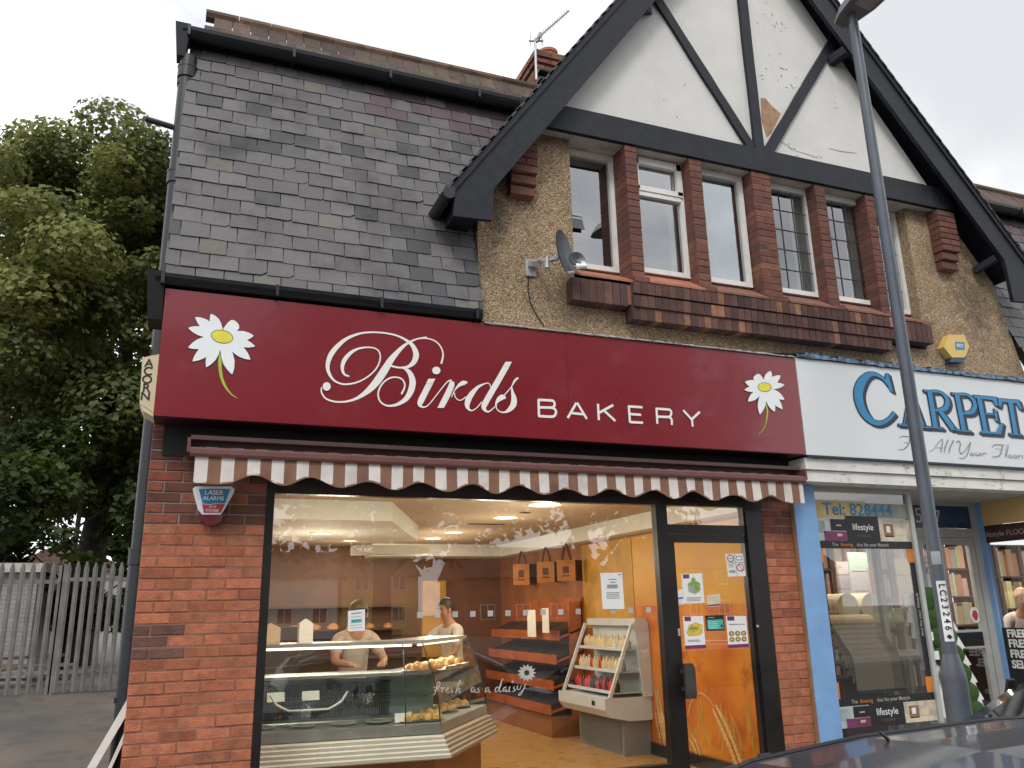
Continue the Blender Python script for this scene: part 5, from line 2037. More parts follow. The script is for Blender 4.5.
mb.build('blue_pilaster', M['blue'], bld)
mb = MB()
mb.box(5.3155, 5.3195, 6.25, 6.42, -.05, 2.70)
mb.build('pilaster_edge', mat('raw_timber_edge', (.34, .19, .09), .7), bld)
mb = MB()
mb.box(5.58, 9.4, 6.29, 7.2, 2.70, 2.745)
mb.build('entrance_soffit', mat('soffit_grey', (.50, .50, .47), .7, namp=.06), bld)
mb = MB()
XW = 6.895
for q in ((5.576, 5.60, .30, 2.70), (6.845, 6.895, -.02, 2.70), (5.60, 6.845, .30, .36), (5.60, 6.845, 2.66, 2.70)):
    mb.box(q[0], q[1], YC, YC + .06, q[2], q[3])
mb.box(6.845, 6.895, YC + .06, 7.0, 2.66, 2.70)
mb.box(6.845, 6.895, YC + .06, 7.0, .28, .34)
mb.build('carpet_window_frame', M['alu'], bld)
mb = MB()
mb.box(5.576, 6.89, YC + .005, YC + .1, -.05, .30)
mb.box(6.85, 6.89, YC + .1, 7.0, -.05, .28)
mb.build('stall_riser', M['blue'], bld)
mb = MB()
mb.box(5.60, 6.845, YC + .03, YC + .037, .36, 2.66)
mb.box(6.866, 6.872, YC + .06, 7.0, .34, 2.66)
cw = mb.build('carpet_window', M['glass'], bld)
# door recess
YDR = 7.0
XR = 8.60
mb = MB()
for q in ((7.56, 7.64, -.02, 2.40), (8.50, 8.60, -.02, 2.72), (7.64, 8.50, 2.30, 2.40)):
    mb.box(q[0], q[1], YDR, YDR + .07, q[2], q[3])
mb.box(6.99, 7.06, YDR + .005, YDR + .065, -.02, 2.33)
mb.box(6.87, 7.56, YDR + .01, YDR + .06, 2.33, 2.38)
mb.build('door_surround', M['alu'], bld)
mb = MB()
mb.box(6.87, 8.50, YDR + .005, YDR + .06, 2.66, 2.72)
mb.build('over_door_board', M['alu'], bld)
mb = MB()
mb.box(6.89, 8.499, YDR + .01, YDR + .05, 2.405, 2.655)
npn = mb.build('number_panel', M['navy'], bld)
p5, p7 = at(919.3, 516, YDR), at(938, 518, YDR)
text('5', .24, M['alm_cream'], 'house_number', npn, (p5.x, YDR + .0085, p5.z))
text('7', .24, M['alm_cream'], 'house_number', npn, (p7.x, YDR + .0085, p7.z))
mb = MB()
for q in ((7.645, 7.70, .0, 2.295), (8.41, 8.495, .0, 2.295), (7.70, 8.41, 2.22, 2.295), (7.70, 8.41, 0, .14), (7.70, 8.41, 1.26, 1.285), (7.70, 8.41, 1.09, 1.11)):
    mb.box(q[0], q[1], YDR + .012, YDR + .06, q[2], q[3])
cd = mb.build('shop_door', M['alu'], bld)
mb = MB()
mb.box(7.70, 8.41, YDR + .02, YDR + .05, 1.11, 1.26)
mb.build('black_panel', M['ink'], cd)
mb = MB()
mb.box(7.70, 8.41, YDR + .03, YDR + .037, .14, 1.09)
mb.box(7.70, 8.41, YDR + .03, YDR + .037, 1.285, 2.22)
mb.build('pane', M['glass'], cd)
mb = MB()
mb.box(6.88, 7.555, YDR + .03, YDR + .037, .05, 2.33)
mb.build('side_window', M['glass'], bld)
# right hand return: display window at right angles to the street
mb = MB()
for q in ((6.94, 7.0, -.02, 2.70), (6.24, 6.32, -.02, 2.70)):
    mb.box(XR, XR + .07, q[0], q[1], q[2], q[3])
mb.box(XR, XR + .07, 6.32, 6.94, .42, .50)
mb.box(XR + .002, XR + .06, 6.32, 6.94, -.02, .42)
mb.build('return_frame', M['blue'], bld)
mb = MB()
mb.box(XR + .03, XR + .037, 6.32, 6.94, .50, 2.66)
mb.build('return_window', M['glass'], bld)
mb = MB()
mb.box(XR + .02, XR + .029, 6.32, 6.94, 2.43, 2.70)
mb.build('yellow_board', mat('yellow_board', (.70, .47, .20), .6, namp=.06), bld)
mb = MB()
mb.box(XR + .018, XR + .029, 6.32, 6.94, 2.235, 2.428)
hdr = mb.build('brown_header', mat('brown_header', (.055, .024, .017), .5), bld)
text('lifestyle FLOORS', .085, M['frost'], 'lettering', hdr, (XR + .016, 6.66, 2.325), (R(90), 0, R(-90)))
mb = MB()
mb.box(8.67, 12.4, 6.24, 6.4, -.1, 2.72)
mb.build('right_wall', M['frontbrick'], bld)
# FREE poster on the return
po = thing('poster', 'black window poster with white FREE lines in the doorway return', 'poster')
mb = MB()
mb.box(XR + .018, XR + .028, 6.325, 6.935, .50, 1.30)
mb.build('sheet', M['ink'], po)
zz = (1.235, 1.13, 1.02, .91)
for s, z in zip(('FREE', 'FREE', 'FREE', 'SEL'), zz):
    text(s, .115, M['print_white'], 'lettering', po, (XR + .0165, 6.885, z), (R(90), 0, R(-90)), 'LEFT', bold=.004)
text('-DIS', .07, M['print_white'], 'lettering', po, (XR + .0165, 6.90, .60), (R(90), 0, R(-90)), 'LEFT', bold=.002)

# stickers on the big carpet window
YK = YC + .026
def bx(mb, x0, x1, z0, z1, mi=0, y=YK):
    mb.box(x0, x1, y - .0015, y, z0, z1, mi)
stk = thing('window_sticker', 'black and orange sticker border framing the carpet shop window', 'sticker')
mb = MB()
bx(mb, 5.60, 6.842, 2.112, 2.184)
bx(mb, 5.60, 6.842, .69, .757)
bx(mb, 5.60, 5.688, .90, 1.98)
bx(mb, 6.775, 6.842, .90, 1.98)
mb.build('black_border', M['ink'], stk)
M['sticker_orange'] = mat('sticker_orange', (.62, .20, .015), .5)
for (x0, x1) in ((5.60, 5.70), (6.76, 6.842)):
    for (z0, z1) in ((1.98, 2.112), (.757, .90)):
        mb = MB()
        bx(mb, x0, x1, z0, z1)
        mb.build('orange_corner', M['sticker_orange'], stk)
for z in (2.148, .724):
    text('The', .048, M['frost'], 'lettering', stk, (5.82, YK - .003, z), align='LEFT')
    text('flooring', .048, cols['o'], 'lettering', stk, (5.925, YK - .003, z), align='LEFT')
    text('that fits your lifestyle', .048, M['frost'], 'lettering', stk, (6.125, YK - .003, z), align='LEFT')
for x in (5.645, 6.808):
    text('that fits your lifestyle', .048, M['frost'], 'lettering', stk, (x, YK - .003, 1.48), (0, R(-90), 0) if False else (R(90), R(-90), 0))
for (z0, z1, l) in ((2.186, 2.40, 'photo banner with a black lifestyle panel at the top of the carpet window'), (.505, .688, 'photo banner with a black lifestyle panel at the foot of the carpet window')):
    bn = thing('window_banner', l, 'banner')
    h = z1 - z0
    PM = [mat('photo_pale', (.42, .46, .43), .5, namp=.25, nscale=9), mat('photo_beige', (.50, .43, .34), .5, namp=.3, nscale=12), mat('photo_grey', (.30, .34, .35), .5), M['ink'], cols['p'], cols['n'], cols['c'], cols['w']]
    mb = MB()
    bx(mb, 5.60, 6.02, z0, z1, 0)
    y = YK - .0022
    bx(mb, 5.62, 5.76, z0 + h * .35, z1 - h * .12, 2, y)
    bx(mb, 5.83, 6.02, z0 + h * .45, z1 - h * .03, 3, y)
    bx(mb, 5.74, 6.02, z0, z0 + h * .42, 4, y)
    bx(mb, 5.90, 5.96, z0 + h * .2, z0 + h * .32, 1, y - .001)
    bx(mb, 5.90, 5.96, z0 + h * .66, z0 + h * .72, 1, y - .001)
    mb.build('room_photo', PM, bn)
    mb = MB()
    bx(mb, 6.44, 6.842, z0, z1, 1)
    bx(mb, 6.50, 6.62, z0 + h * .2, z1 - h * .2, 5, y)
    bx(mb, 6.64, 6.74, z0 + h * .3, z1 - h * .35, 6, y)
    bx(mb, 6.46, 6.78, z0, z0 + h * .25, 6, y)
    bx(mb, 6.53, 6.58, z0 + h * .4, z1 - h * .3, 7, y - .001)
    mb.build('room_photo', PM, bn)
    mb = MB()
    bx(mb, 6.02, 6.44, z0 - .01, z1 + .03 * (z0 > 1), 0, YK - .001)
    mb.build('black_panel', M['ink'], bn)
    text('lifestyle', .088, M['print_white'], 'lettering', bn, (6.23, YK - .0045, z0 + h * .62))
    text('FLOORS', .034, cols['n'], 'lettering', bn, (6.23, YK - .0045, z0 + h * .22), space=1.5)
tel = thing('window_sign', 'yellow window strip with the blue telephone number of the carpet shop', 'sign')
mb = MB()
bx(mb, 5.60, 6.30, 2.405, 2.575)
bx(mb, 6.30, 6.842, 2.42, 2.56, 1)
mb.build('strip', [mat('strip_yellow', (.62, .44, .17), .5, namp=.15), mat('strip_dull', (.30, .29, .22), .5, namp=.2)], tel)
text('Tel: 828444', .165, mat('tel_blue', (.02, .22, .42), .5), 'lettering', tel, (6.20, YK - .004, 2.487), bold=.003, sx=1.12)
rr = thing('round_sticker', 'round red and white sticker on the carpet shop door', 'sticker')
ps = at(975, 615, YDR + .028)
mb = MB()
mb.prism([(ps.x + .075 * math.cos(-t * .262), ps.z + .088 * math.sin(-t * .262)) for t in range(24)], YDR + .026, YDR + .028)
mb.build('disc', M['print_white'], rr)
mb = MB()
mb.prism([(ps.x + .05 * math.cos(-t * .524) * random.uniform(.8, 1.05), ps.z + .058 * math.sin(-t * .524) * random.uniform(.8, 1.05)) for t in range(12)], YDR + .0245, YDR + .0262)
mb.build('red_print', cols['r'], rr)
notice('notice', 'white sheet on the glass beside the carpet shop door, behind the lamp post', 'notice', [(920, 556), (931, 556), (934, 590), (923, 590)], YDR + .027, [('l', 's', .2, .5, 3, .2, .9), ('r', 's', .3, .35, .6, .5), ('l', 's', .8, .9, 2, .1, .6)])

# ---- carpet shop inside
M['shopwall'] = mat('carpet_shop_wall', (.32, .25, .18), .8, namp=.1)
mb = MB()
mb.box(5.26, 12.4, 6.4, 12.0, -.06, -.02)
mb.build('carpet_shop_floor', mat('brown_carpet', (.13, .075, .045), .95, namp=.3, nscale=60), bld)
mb = MB()
mb.box(5.26, 12.4, 7.08, 12.0, 2.66, 2.7)
mb.build('carpet_shop_ceiling', mat('carpet_shop_ceiling', (.45, .40, .32), .8), bld)
mb = MB()
mb.box(5.26, 12.4, 11.9, 12.0, 0, 2.7)
mb.build('carpet_shop_back', M['shopwall'], bld)
la = bpy.data.lights.new('added_strip_lamp', 'AREA')  # strip lamps added to brighten the carpet shop interior
la.shape = 'RECTANGLE'
la.size, la.size_y = 1.8, .12
la.energy = 24
la.color = (1, .90, .76)
for (x, y) in ((7.4, 7.75), (9.6, 7.6), (11.0, 8.2)):
    lo = bpy.data.objects.new('added_strip_lamp', la)
    COL.objects.link(lo)
    lo.location = (x, y, 2.60)
    mb = MB()
    mb.box(x - .9, x + .9, y - .05, y + .05, 2.62, 2.655)
    tag(mb.build('added_strip_light', emit('added_strip_glow', (1, .9, .75), 4)), 'added long strip light on the carpet shop ceiling' + (' over the draped stand' if x < 8 else ' over the desk' if x < 10 else ' in the far corner'), 'strip light')
# sample racks along the walls
pal = [(.34, .2, .1), (.42, .33, .22), (.22, .13, .08), (.30, .26, .22), (.40, .27, .15), (.18, .15, .13), (.46, .40, .32), (.24, .10, .06)]
M['sample'] = mat('carpet_samples', (1, 1, 1), .9, attr=True, namp=.15, nscale=30)
rs = random.Random(12)


def rack(name, label, x0, x1, y, z0, z1, rows, bays):
    t = thing(name, label, 'sample rack')
    mb = MB()
    for i in range(rows + 1):
        z = z0 + (z1 - z0) * i / rows
        mb.box(x0, x1, y, y + .35, z - .02, z)
    for i in range(bays + 1):
        x = x0 + (x1 - x0) * i / bays
        mb.box(x - .03, x + .03, y - .005, y + .35, z0 - .02, z1)
    mb.build('frame', M['dkwood'], t)
    mb = MB()
    for r in range(rows):
        for b in range(bays):
            x = x0 + (x1 - x0) * b / bays + .04
            xe = x0 + (x1 - x0) * (b + 1) / bays - .04
            zb = z0 + (z1 - z0) * r / rows
            h = (z1 - z0) / rows - .05
            while x < xe - .03:
                w = rs.uniform(.04, .14)
                mb.box(x, min(x + w, xe) - .006, y + .03, y + .3, zb, zb + h * rs.uniform(.72, .98), 0, tuple(v * rs.uniform(.7, 1.3) for v in rs.choice(pal)))
                x += w
    s = mb.build('samples', M['sample'], t)
    return t


rack('sample_rack', 'tall rack of carpet samples behind the carpet shop window', 7.15, 9.25, 9.0, .1, 2.45, 6, 4)
rack('sample_rack', 'tall rack of carpet samples behind the carpet shop door', 9.3, 10.75, 9.0, .1, 2.45, 6, 3)
rack('sample_rack', 'rack of carpet samples behind the man in the white polo', 10.8, 12.35, 9.0, .1, 2.4, 5, 3)
# hanging sample boards
for i, (px, y, w, z0, z1, c) in enumerate(((838, 8.2, .24, 1.6, 2.1, (.45, .44, .42)), (851, 8.0, .30, 1.5, 2.2, (.52, .48, .42)), (870, 7.8, .20, 1.52, 2.0, (.52, .27, .09)), (897, 8.4, .36, 1.5, 2.15, (.42, .30, .2)))):
    x = at(px, 580, y).x
    for_ = MB()
    mb = for_
    for k in range(3):
        mb.box(x, x + w, y, y + .02, z0 + (z1 - z0) * k / 3 + .01, z0 + (z1 - z0) * (k + 1) / 3, 0, tuple(v * rs.uniform(.8, 1.2) for v in c))
    mb.box(x + w * .45, x + w * .55, y + .02, y + .06, 0, z0 + .02, 0, (.05, .04, .04))
    tag(mb.build('sample_board', M['sample']), ('pale grey', 'cream', 'orange', 'brown')[i] + ' board of carpet samples standing behind the carpet window', 'sample board')
# waterfall stand of carpet pieces
ws = thing('carpet_stand', 'stand of beige and grey carpet pieces draped in layers behind the carpet window', 'carpet stand')
SX = at(858, 650, 7.1).x - 6.12
for i in range(7):
    x0, x1 = SX + 5.80 + .004 * i, SX + 6.42 + .004 * i
    yb = 7.25 - .034 * i
    top = 1.42 - .05 * i
    bot = 1.16 - .07 * i
    mb = MB()
    prof = [(yb + .30, top + .06)]
    for k in range(7):
        a = math.pi / 2 * k / 6
        prof.append((yb - .02 - .16 * math.sin(a), top - .10 + .16 * math.cos(a)))
    prof.append((yb - .185, bot))
    cc = (.42, .31, .16) if i == 0 else tuple(v * (1 - .04 * i) for v in (.30, .25, .18))
    for k in range(len(prof) - 1):
        (ya, za), (yb_, zb) = prof[k], prof[k + 1]
        mb.hexa([(x0, ya, za - .012), (x1, ya, za - .012), (x1, yb_ + .012, zb - .004), (x0, yb_ + .012, zb - .004), (x0, ya, za), (x1, ya, za), (x1, yb_, zb), (x0, yb_, zb)], 0, cc)
    mb.box(x0, x1, yb - .188, yb - .172, bot - .016, bot + .012, 0, (.03, .026, .024))
    mb.build('carpet_piece', M['sample'], ws, 40)
mb = MB()
mb.box(SX + 5.85, SX + 6.4, 7.1, 7.5, 0, .85)
mb.build('stand_base', M['dkwood'], ws)
for i, (x, l) in enumerate(((at(849, 612, 7.35).x, 'round beige carpet roll end on the draped stand, nearer the blue pilaster'), (at(873, 612, 7.35).x, 'round beige carpet roll end on the draped stand, nearer the doorway'))):
    mb = MB()
    mb.tube([(x, 7.35, 1.55), (x, 8.1, 1.55)], .155, 22)
    tag(mb.build('carpet_roll', M['alm_cream'], None, 40), l, 'carpet roll')
# second low table with boxes
TX = at(903, 625, 7.64).x - 7.02
tb = thing('display_table', 'low grey table with small sample boxes between the carpet stand and doorway', 'table')
mb = MB()
mb.box(TX + 6.66, TX + 7.5, 7.6, 8.1, 1.36, 1.39)
mb.box(TX + 6.66, TX + 7.5, 7.62, 8.08, 1.0, 1.04)
mb.build('top', M['alu'], tb)
for x in (6.7, 7.46):
    for y in (7.63, 8.07):
        mb = MB()
        mb.box(TX + x - .02, TX + x + .02, y - .02, y + .02, 0, 1.36)
        mb.build('leg', M['alu'], tb)
for i, (x, c, n) in enumerate(((6.76, 'g', 'green'), (6.92, 'c', 'cream'), (7.10, 'n', 'brown'), (7.28, 'o', 'orange'))):
    mb = MB()
    x += TX
    mb.box(x, x + .13, 7.64, 7.78, 1.391, 1.391 + .14)
    mb.box(x + .02, x + .11, 7.636, 7.64, 1.42, 1.50, 1)
    tag(mb.build('sample_box', [cols[c], cols['w']]), 'small ' + n + ' box on the grey table in the carpet shop', 'box')

# artificial grass display in front of the doorway
ag = thing('grass_display', 'leaning white scalloped board of artificial grass pads behind the lamp post', 'display')
YGz = 6.45
turf = mat('artificial_grass', (.03, .085, .012), .9, namp=.5, nscale=70, bump=1., bscale=160)
pL = [at(905, 596, YGz), at(944, 722, YGz)]
pR = [at(938, 585, YGz), at(989, 722, YGz)]
mb = MB()
outl = []
out_r = []
for i in range(8):
    t = i / 8
    for (e, lst, sg) in ((pL, outl, -1), (pR, out_r, 1)):
        a = e[0].lerp(e[1], t)
        b = e[0].lerp(e[1], t + 1 / 8 * .72)
        c = e[0].lerp(e[1], t + 1 / 8 * .74)
        lst += [(a.x + sg * .012, a.z), (b.x + sg * .05, b.z), (c.x + sg * .012, c.z)]
mb.prism(outl + list(reversed(out_r)), YGz, YGz + .03)
mb.build('board', M['white'], ag)
for i in range(7):
    mb = MB()
    t = (i + .5) / 7
    a, b = pL[0].lerp(pL[1], t), pR[0].lerp(pR[1], t)
    base = len(mb.v)
    cxx, czz = (a.x + b.x) / 2 + (b.x - a.x) * .10, (a.z + b.z) / 2
    rx, rz = (b.x - a.x) * .40, .125
    n, m = 20, 5
    for q in range(m + 1):
        ph = math.pi / 2 * q / m
        for k in range(n):
            th = 2 * math.pi * k / n
            mb.v.append((cxx + rx * math.cos(th) * math.cos(ph), YGz - .01 - .05 * math.sin(ph) + jit(.004), czz + rz * math.sin(th) * math.cos(ph)))
    for q in range(m):
        for k in range(n):
            mb.f.append((base + q * n + k, base + (q + 1) * n + k, base + (q + 1) * n + (k + 1) % n, base + q * n + (k + 1) % n))
            mb.m.append(0)
            mb.c.append(None)
    pd = mb.build('grass_pad', turf, ag, 50)
    mb = MB()
    mb.box(a.x + .06, a.x + .12, YGz - .075, YGz - .068, czz - .03, czz + .05)
    mb.build('price_tag', M['paper'], pd)
# ------------------------------------------------------------------ ground
M['ground'] = mat('ground_earth', (.10, .09, .075), .95, namp=.3, nscale=1)
M['asphalt'] = mat('asphalt', (.05, .05, .052), .85, namp=.3, nscale=40, bump=.4, bscale=120)
M['paving'] = mat('paving', (.26, .25, .23), .85, namp=.15, nscale=8, bump=.2)
M['kerb'] = mat('kerb_stone', (.30, .29, .28), .8, namp=.2, nscale=10)
M['yard'] = mat('yard_tarmac', (.14, .122, .102), .92, namp=.3, nscale=2.2, bump=.5, bscale=70, stain=(.085, .085, .08), stain_scale=1.1, stain_at=(.48, .6))
mb = MB()
mb.face([(-400, -400, -.24), (400, -400, -.24), (400, 400, -.24), (-400, 400, -.24)])
tag(mb.build('ground', M['ground']), kind='structure')
mb = MB()
mb.face([(-120, -7, -.2), (120, -7, -.2), (120, 4.2, -.2), (-120, 4.2, -.2)])
tag(mb.build('road', M['asphalt']), kind='structure')
mb = MB()
mb.box(-120, 120, 4.2, 4.31, -.23, -.075)
mb.box(-120, 120, -7.13, -7.0, -.23, -.075)
tag(mb.build('kerb', M['kerb']), kind='structure')
mb = MB()
mb.box(-.28, 60, 4.31, 7.1, -.23, -.08)
mb.box(-120, 120, -10, -7.13, -.23, -.08)
tag(mb.build('pavement', M['paving']), kind='structure')


def yz(y):
    if y < 5: return -.09
    if y < 14: return -.09 + (y - 5) / 9 * .66
    return .57 + (y - 14) * .006


mb = MB()
ys = [4.31, 5, 6, 7, 8, 9, 10, 11, 12, 13, 14, 18, 26, 60]
xs = [-60, -30, -15, -8, -6, -4, -2, -.28]
rs = random.Random(2)
H = {(i, j): yz(y) + (rs.uniform(-.02, .02) if 0 < i < 7 and 1 < j < 11 else 0) for i, x in enumerate(xs) for j, y in enumerate(ys)}
for i in range(len(xs) - 1):
    for j in range(len(ys) - 1):
        mb.face([(xs[i], ys[j], H[i, j]), (xs[i + 1], ys[j], H[i + 1, j]), (xs[i + 1], ys[j + 1], H[i + 1, j + 1]), (xs[i], ys[j + 1], H[i, j + 1])])
tag(mb.build('yard', M['yard'], None, 60), kind='structure')

# ---- palisade fence and gate
M['palis'] = mat('galvanised_fence', (.17, .17, .17), .65, .15, namp=.25, nscale=4)
fy = 14.0


def palisade(name, label, cat, x0, x1, step, zt, rails):
    f = thing(name, label, cat)
    n = int((x1 - x0) / step)
    for i in range(n):
        x = x0 + (i + .5) * step
        mb = MB()
        z0 = .60
        w = .034
        top = zt + jit(.012)
        for (a, b, c, d) in ((-w, -.012, .012, 0), (-.012, .012, 0, 0), (.012, w, 0, .012)):
            mb.prism([(x + a, z0), (x + b, z0), (x + b, top - (.0 if abs(b) < .02 else .09)), (x + a, top - (.0 if abs(a) < .02 else .09))], fy - .02 + max(c, d), fy - .014 + max(c, d))
        mb.build('pale', M['palis'], f)
    mb = MB()
    for z in rails:
        mb.box(x0, x1, fy, fy + .05, z, z + .055)
    mb.build('rail', M['palis'], f)
    for x in (x0, x1):
        mb = MB()
        mb.box(x - .03, x + .03, fy + .01, fy + .09, .5, zt - .03)
        mb.build('post', M['palis'], f)
    return f


palisade('palisade_fence', 'grey steel palisade fence of close pales beside the black corner pipe', 'fence', -1.62, -.33, .118, 2.43, (.85, 2.15))
palisade('palisade_gate', 'grey steel palisade gate between the fence and the edge of the yard', 'gate', -2.62, -1.66, .132, 2.42, (.85, 2.12))
palisade('palisade_gate', 'grey steel palisade gate leaf standing in front of the whitewashed outhouse', 'gate', -5.2, -2.66, .132, 2.42, (.85, 2.12))

# ---- outhouse, scrap and bushes behind the fence
oh = thing('brick_outhouse', 'whitewashed brick outhouse behind the grey steel gate', 'outhouse')
wht = brickmat('whitewashed_brick', (.28, .27, .255), (.34, .33, .31), (.21, .20, .19), axis='XZ')
mb = MB()
mb.box(-8.0, -2.3, 16.5, 19.0, .4, 2.42)
mb.build('wall', wht, oh)
mb = MB()
mb.hexa([(-8.1, 16.35, 2.40), (-2.2, 16.35, 2.40), (-2.2, 19.1, 2.55), (-8.1, 19.1, 2.55), (-8.1, 16.35, 2.55), (-2.2, 16.35, 2.55), (-2.2, 19.1, 2.72), (-8.1, 19.1, 2.72)])
mb.build('roof', mat('outhouse_roof', (.48, .47, .43), .8, namp=.25, nscale=5), oh)
mb = MB()
mb.box(-4.35, -4.05, 16.46, 16.499, 1.85, 2.15)
w = mb.build('wall_sign', M['dkwood'], oh)
mb = MB()
mb.box(-4.27, -4.13, 16.45, 16.459, 1.93, 2.07)
mb.build('white_mark', M['paper'], w)
mb = MB()
rs = random.Random(31)
tm = thing('timber_pile', 'pile of old planks and pallets behind the palisade fence', 'timber pile')
for k in range(5):
    z = .62 + k * .1
    x = rs.uniform(-3.1, -2.6)
    mb = MB()
    mb.bar((x, 15.6 + rs.uniform(-.2, .2), z), (x + rs.uniform(1.2, 1.6), 15.7 + rs.uniform(-.2, .2), z + rs.uniform(-.05, .1)), .16, .04)
    mb.build('plank', mat('old_plank_%d' % k, rs.choice(((.14, .10, .07), (.22, .17, .12), (.07, .055, .045))), .85, namp=.3, nscale=9), tm)

M['leaf'] = leafmat('sycamore_leaf', (.060, .088, .025), (.245, .255, .075))
M['leaf_dark'] = leafmat('bush_leaf', (.022, .040, .012), (.085, .12, .028))
M['bark'] = mat('bark', (.045, .035, .028), .95, namp=.4, nscale=8, bump=.8, bscale=22)


def tree(name, label, cat, base, height, spread, nleaf, leaf, seed, mat_, crown_z=None, limbs=9, squash=1., group=None, trunk_r=.26, lean=0):
    """trunk and limbs as tapered tubes; leaves gathered in clumps around the twig ends"""
    rs = random.Random(seed)
    t = thing(name, label, cat, group)
    base = Vector(base)
    cz = crown_z or height * .42
    mb = MB()
    tips = []
    top = base + Vector((lean, 0, height * .80))
    mid = base + Vector((lean * .3 + rs.uniform(-.2, .2), rs.uniform(-.2, .2), height * .4))
    mb.tube([base + Vector((0, 0, -.2)), base + Vector((0, 0, height * .15)), mid, top], [trunk_r * 1.25, trunk_r, trunk_r * .7, .05], 9)
    for i in range(limbs):
        f = .22 + .62 * i / limbs
        p0 = base + Vector((lean * f, 0, height * f))
        an = i * 2.4 + rs.uniform(-.4, .4)
        zrel = (p0.z - base.z)
        reach = spread * rs.uniform(.6, .95) * (1 - max(0, f - .5) * 1.1)
        p1 = p0 + Vector((math.cos(an) * reach * .5, math.sin(an) * reach * .5, reach * .38))
        p2 = p0 + Vector((math.cos(an) * reach, math.sin(an) * reach, reach * rs.uniform(.25, .6)))
        mb.tube([p0, p1, p2], [trunk_r * .42, trunk_r * .22, .03], 6)
        for k in range(4):
            q = p1.lerp(p2, rs.uniform(.1, 1))
            e = q + Vector((rs.uniform(-1, 1), rs.uniform(-1, 1), rs.uniform(-.2, 1))) * spread * .28
            mb.tube([q, q.lerp(e, .5) + Vector((0, 0, .1)), e], [trunk_r * .14, .03, .015], 5)
            tips.append(e)
        tips.append(p2)
    mb.build('trunk', M['bark'], t, 50)
    # clumps: an ellipsoid shell of them plus the twig ends
    clumps = [(p, spread * rs.uniform(.18, .30)) for p in tips]
    cc = base + Vector((lean * .6, 0, (cz + height) / 2))
    hz = (height - cz) / 2 * squash
    nn = int(36 + spread * 20)
    for k in range(nn):
        z = rs.uniform(-1, 1)
        a = rs.uniform(0, 2 * math.pi)
        r = math.sqrt(max(0, 1 - z * z))
        s = rs.uniform(.66, 1.0)
        clumps.append((cc + Vector((spread * r * math.cos(a) * s, spread * r * math.sin(a) * s, hz * z * s)), spread * rs.uniform(.12, .23)))
    mb = MB()
    tot = sum(r ** 2 for _, r in clumps)
    for (c, r) in clumps:
        n = int(nleaf * r * r / tot)
        tone = rs.uniform(.1, 1.0)
        for _ in range(n):
            d = Vector((rs.gauss(0, 1), rs.gauss(0, 1), rs.gauss(0, 1)))
            d.normalize()
            d *= r * rs.uniform(.25, 1.0) ** .5
            d.z *= .62
            p = c + d
            l = leaf * rs.uniform(.6, 1.3)
            nrm = Vector((d.x * .8 + rs.gauss(0, .35), d.y * .8 + rs.gauss(0, .35), abs(d.z) * .6 + .45 + rs.gauss(0, .3))).normalized()
            a = nrm.cross(Vector((rs.gauss(0, 1), rs.gauss(0, 1), rs.gauss(0, .5))))
            if a.length < 1e-3: continue
            a.normalize()
            b = nrm.cross(a)
            k = min(1, max(0, tone + rs.gauss(0, .2)))
            # a lobed leaf: a kinked five cornered face
            P = [p - a * l * .5, p - a * l * .12 + b * l * .46, p + a * l * .55 - nrm * l * .18, p - a * l * .12 - b * l * .46]
            mb.face(P, 0, (k, k, k))
    mb.build('crown', mat_, t)
    return t


tree('sycamore_tree', 'big leafy tree rising behind the palisade fence beside the building', 'tree', (-2.0, 21.5, .6), 13.3, 4.7, 165000, .132, 23, M['leaf'], 3.2, 15, 1.0, trunk_r=.34, lean=.3)
tree('shrub', 'dark leafy bush growing against the fence under the big tree', 'bush', (-2.0, 18.6, .5), 4.9, 2.5, 22000, .13, 9, M['leaf_dark'], .9, 5, 1., trunk_r=.06)
tree('shrub', 'dark leafy bush behind the outhouse at the edge of the yard', 'bush', (-7.4, 24.5, .5), 4.3, 2.6, 8000, .2, 15, M['leaf_dark'], .6, 5, 1., trunk_r=.08)
tree('distant_tree', 'far green tree low on the skyline beyond the outhouse', 'tree', (-13.5, 60, .5), 6.8, 4.6, 5000, .4, 19, M['leaf'], 1.2, 6, 1.)
# far roofs glimpsed through the leaves
hs = thing('distant_house', 'far brown roofed house glimpsed through the tree', 'house')
mb = MB()
mb.box(-12, -4, 70, 78, .4, 5.2)
mb.build('wall', wht, hs)
mb = MB()
mb.prism([(-12.4, 5.1), (-3.6, 5.1), (-8, 7.4)], 69.6, 78.4)
mb.build('roof', M['rooftile'], hs)

# pale boards leaning on the side wall
for i, (dx, th, l) in enumerate(((0, .05, 'thick white board leaning against the side wall by the pipe'), (.075, .022, 'thin white board leaning under the thick one by the pipe'))):
    a, b = at(131 - dx * 0, 700 + i * 21, 6.62), at(96 + i * 12, 760 + i * 12, 6.62)
    d = (b - a).normalized()
    e = a + d * 1.25
    mb = MB()
    mb.bar(a - d * .03, e, .16, th, (0, 0, 1))
    o = mb.build('leaning_board', M['white'])
    tag(o, l, 'board')

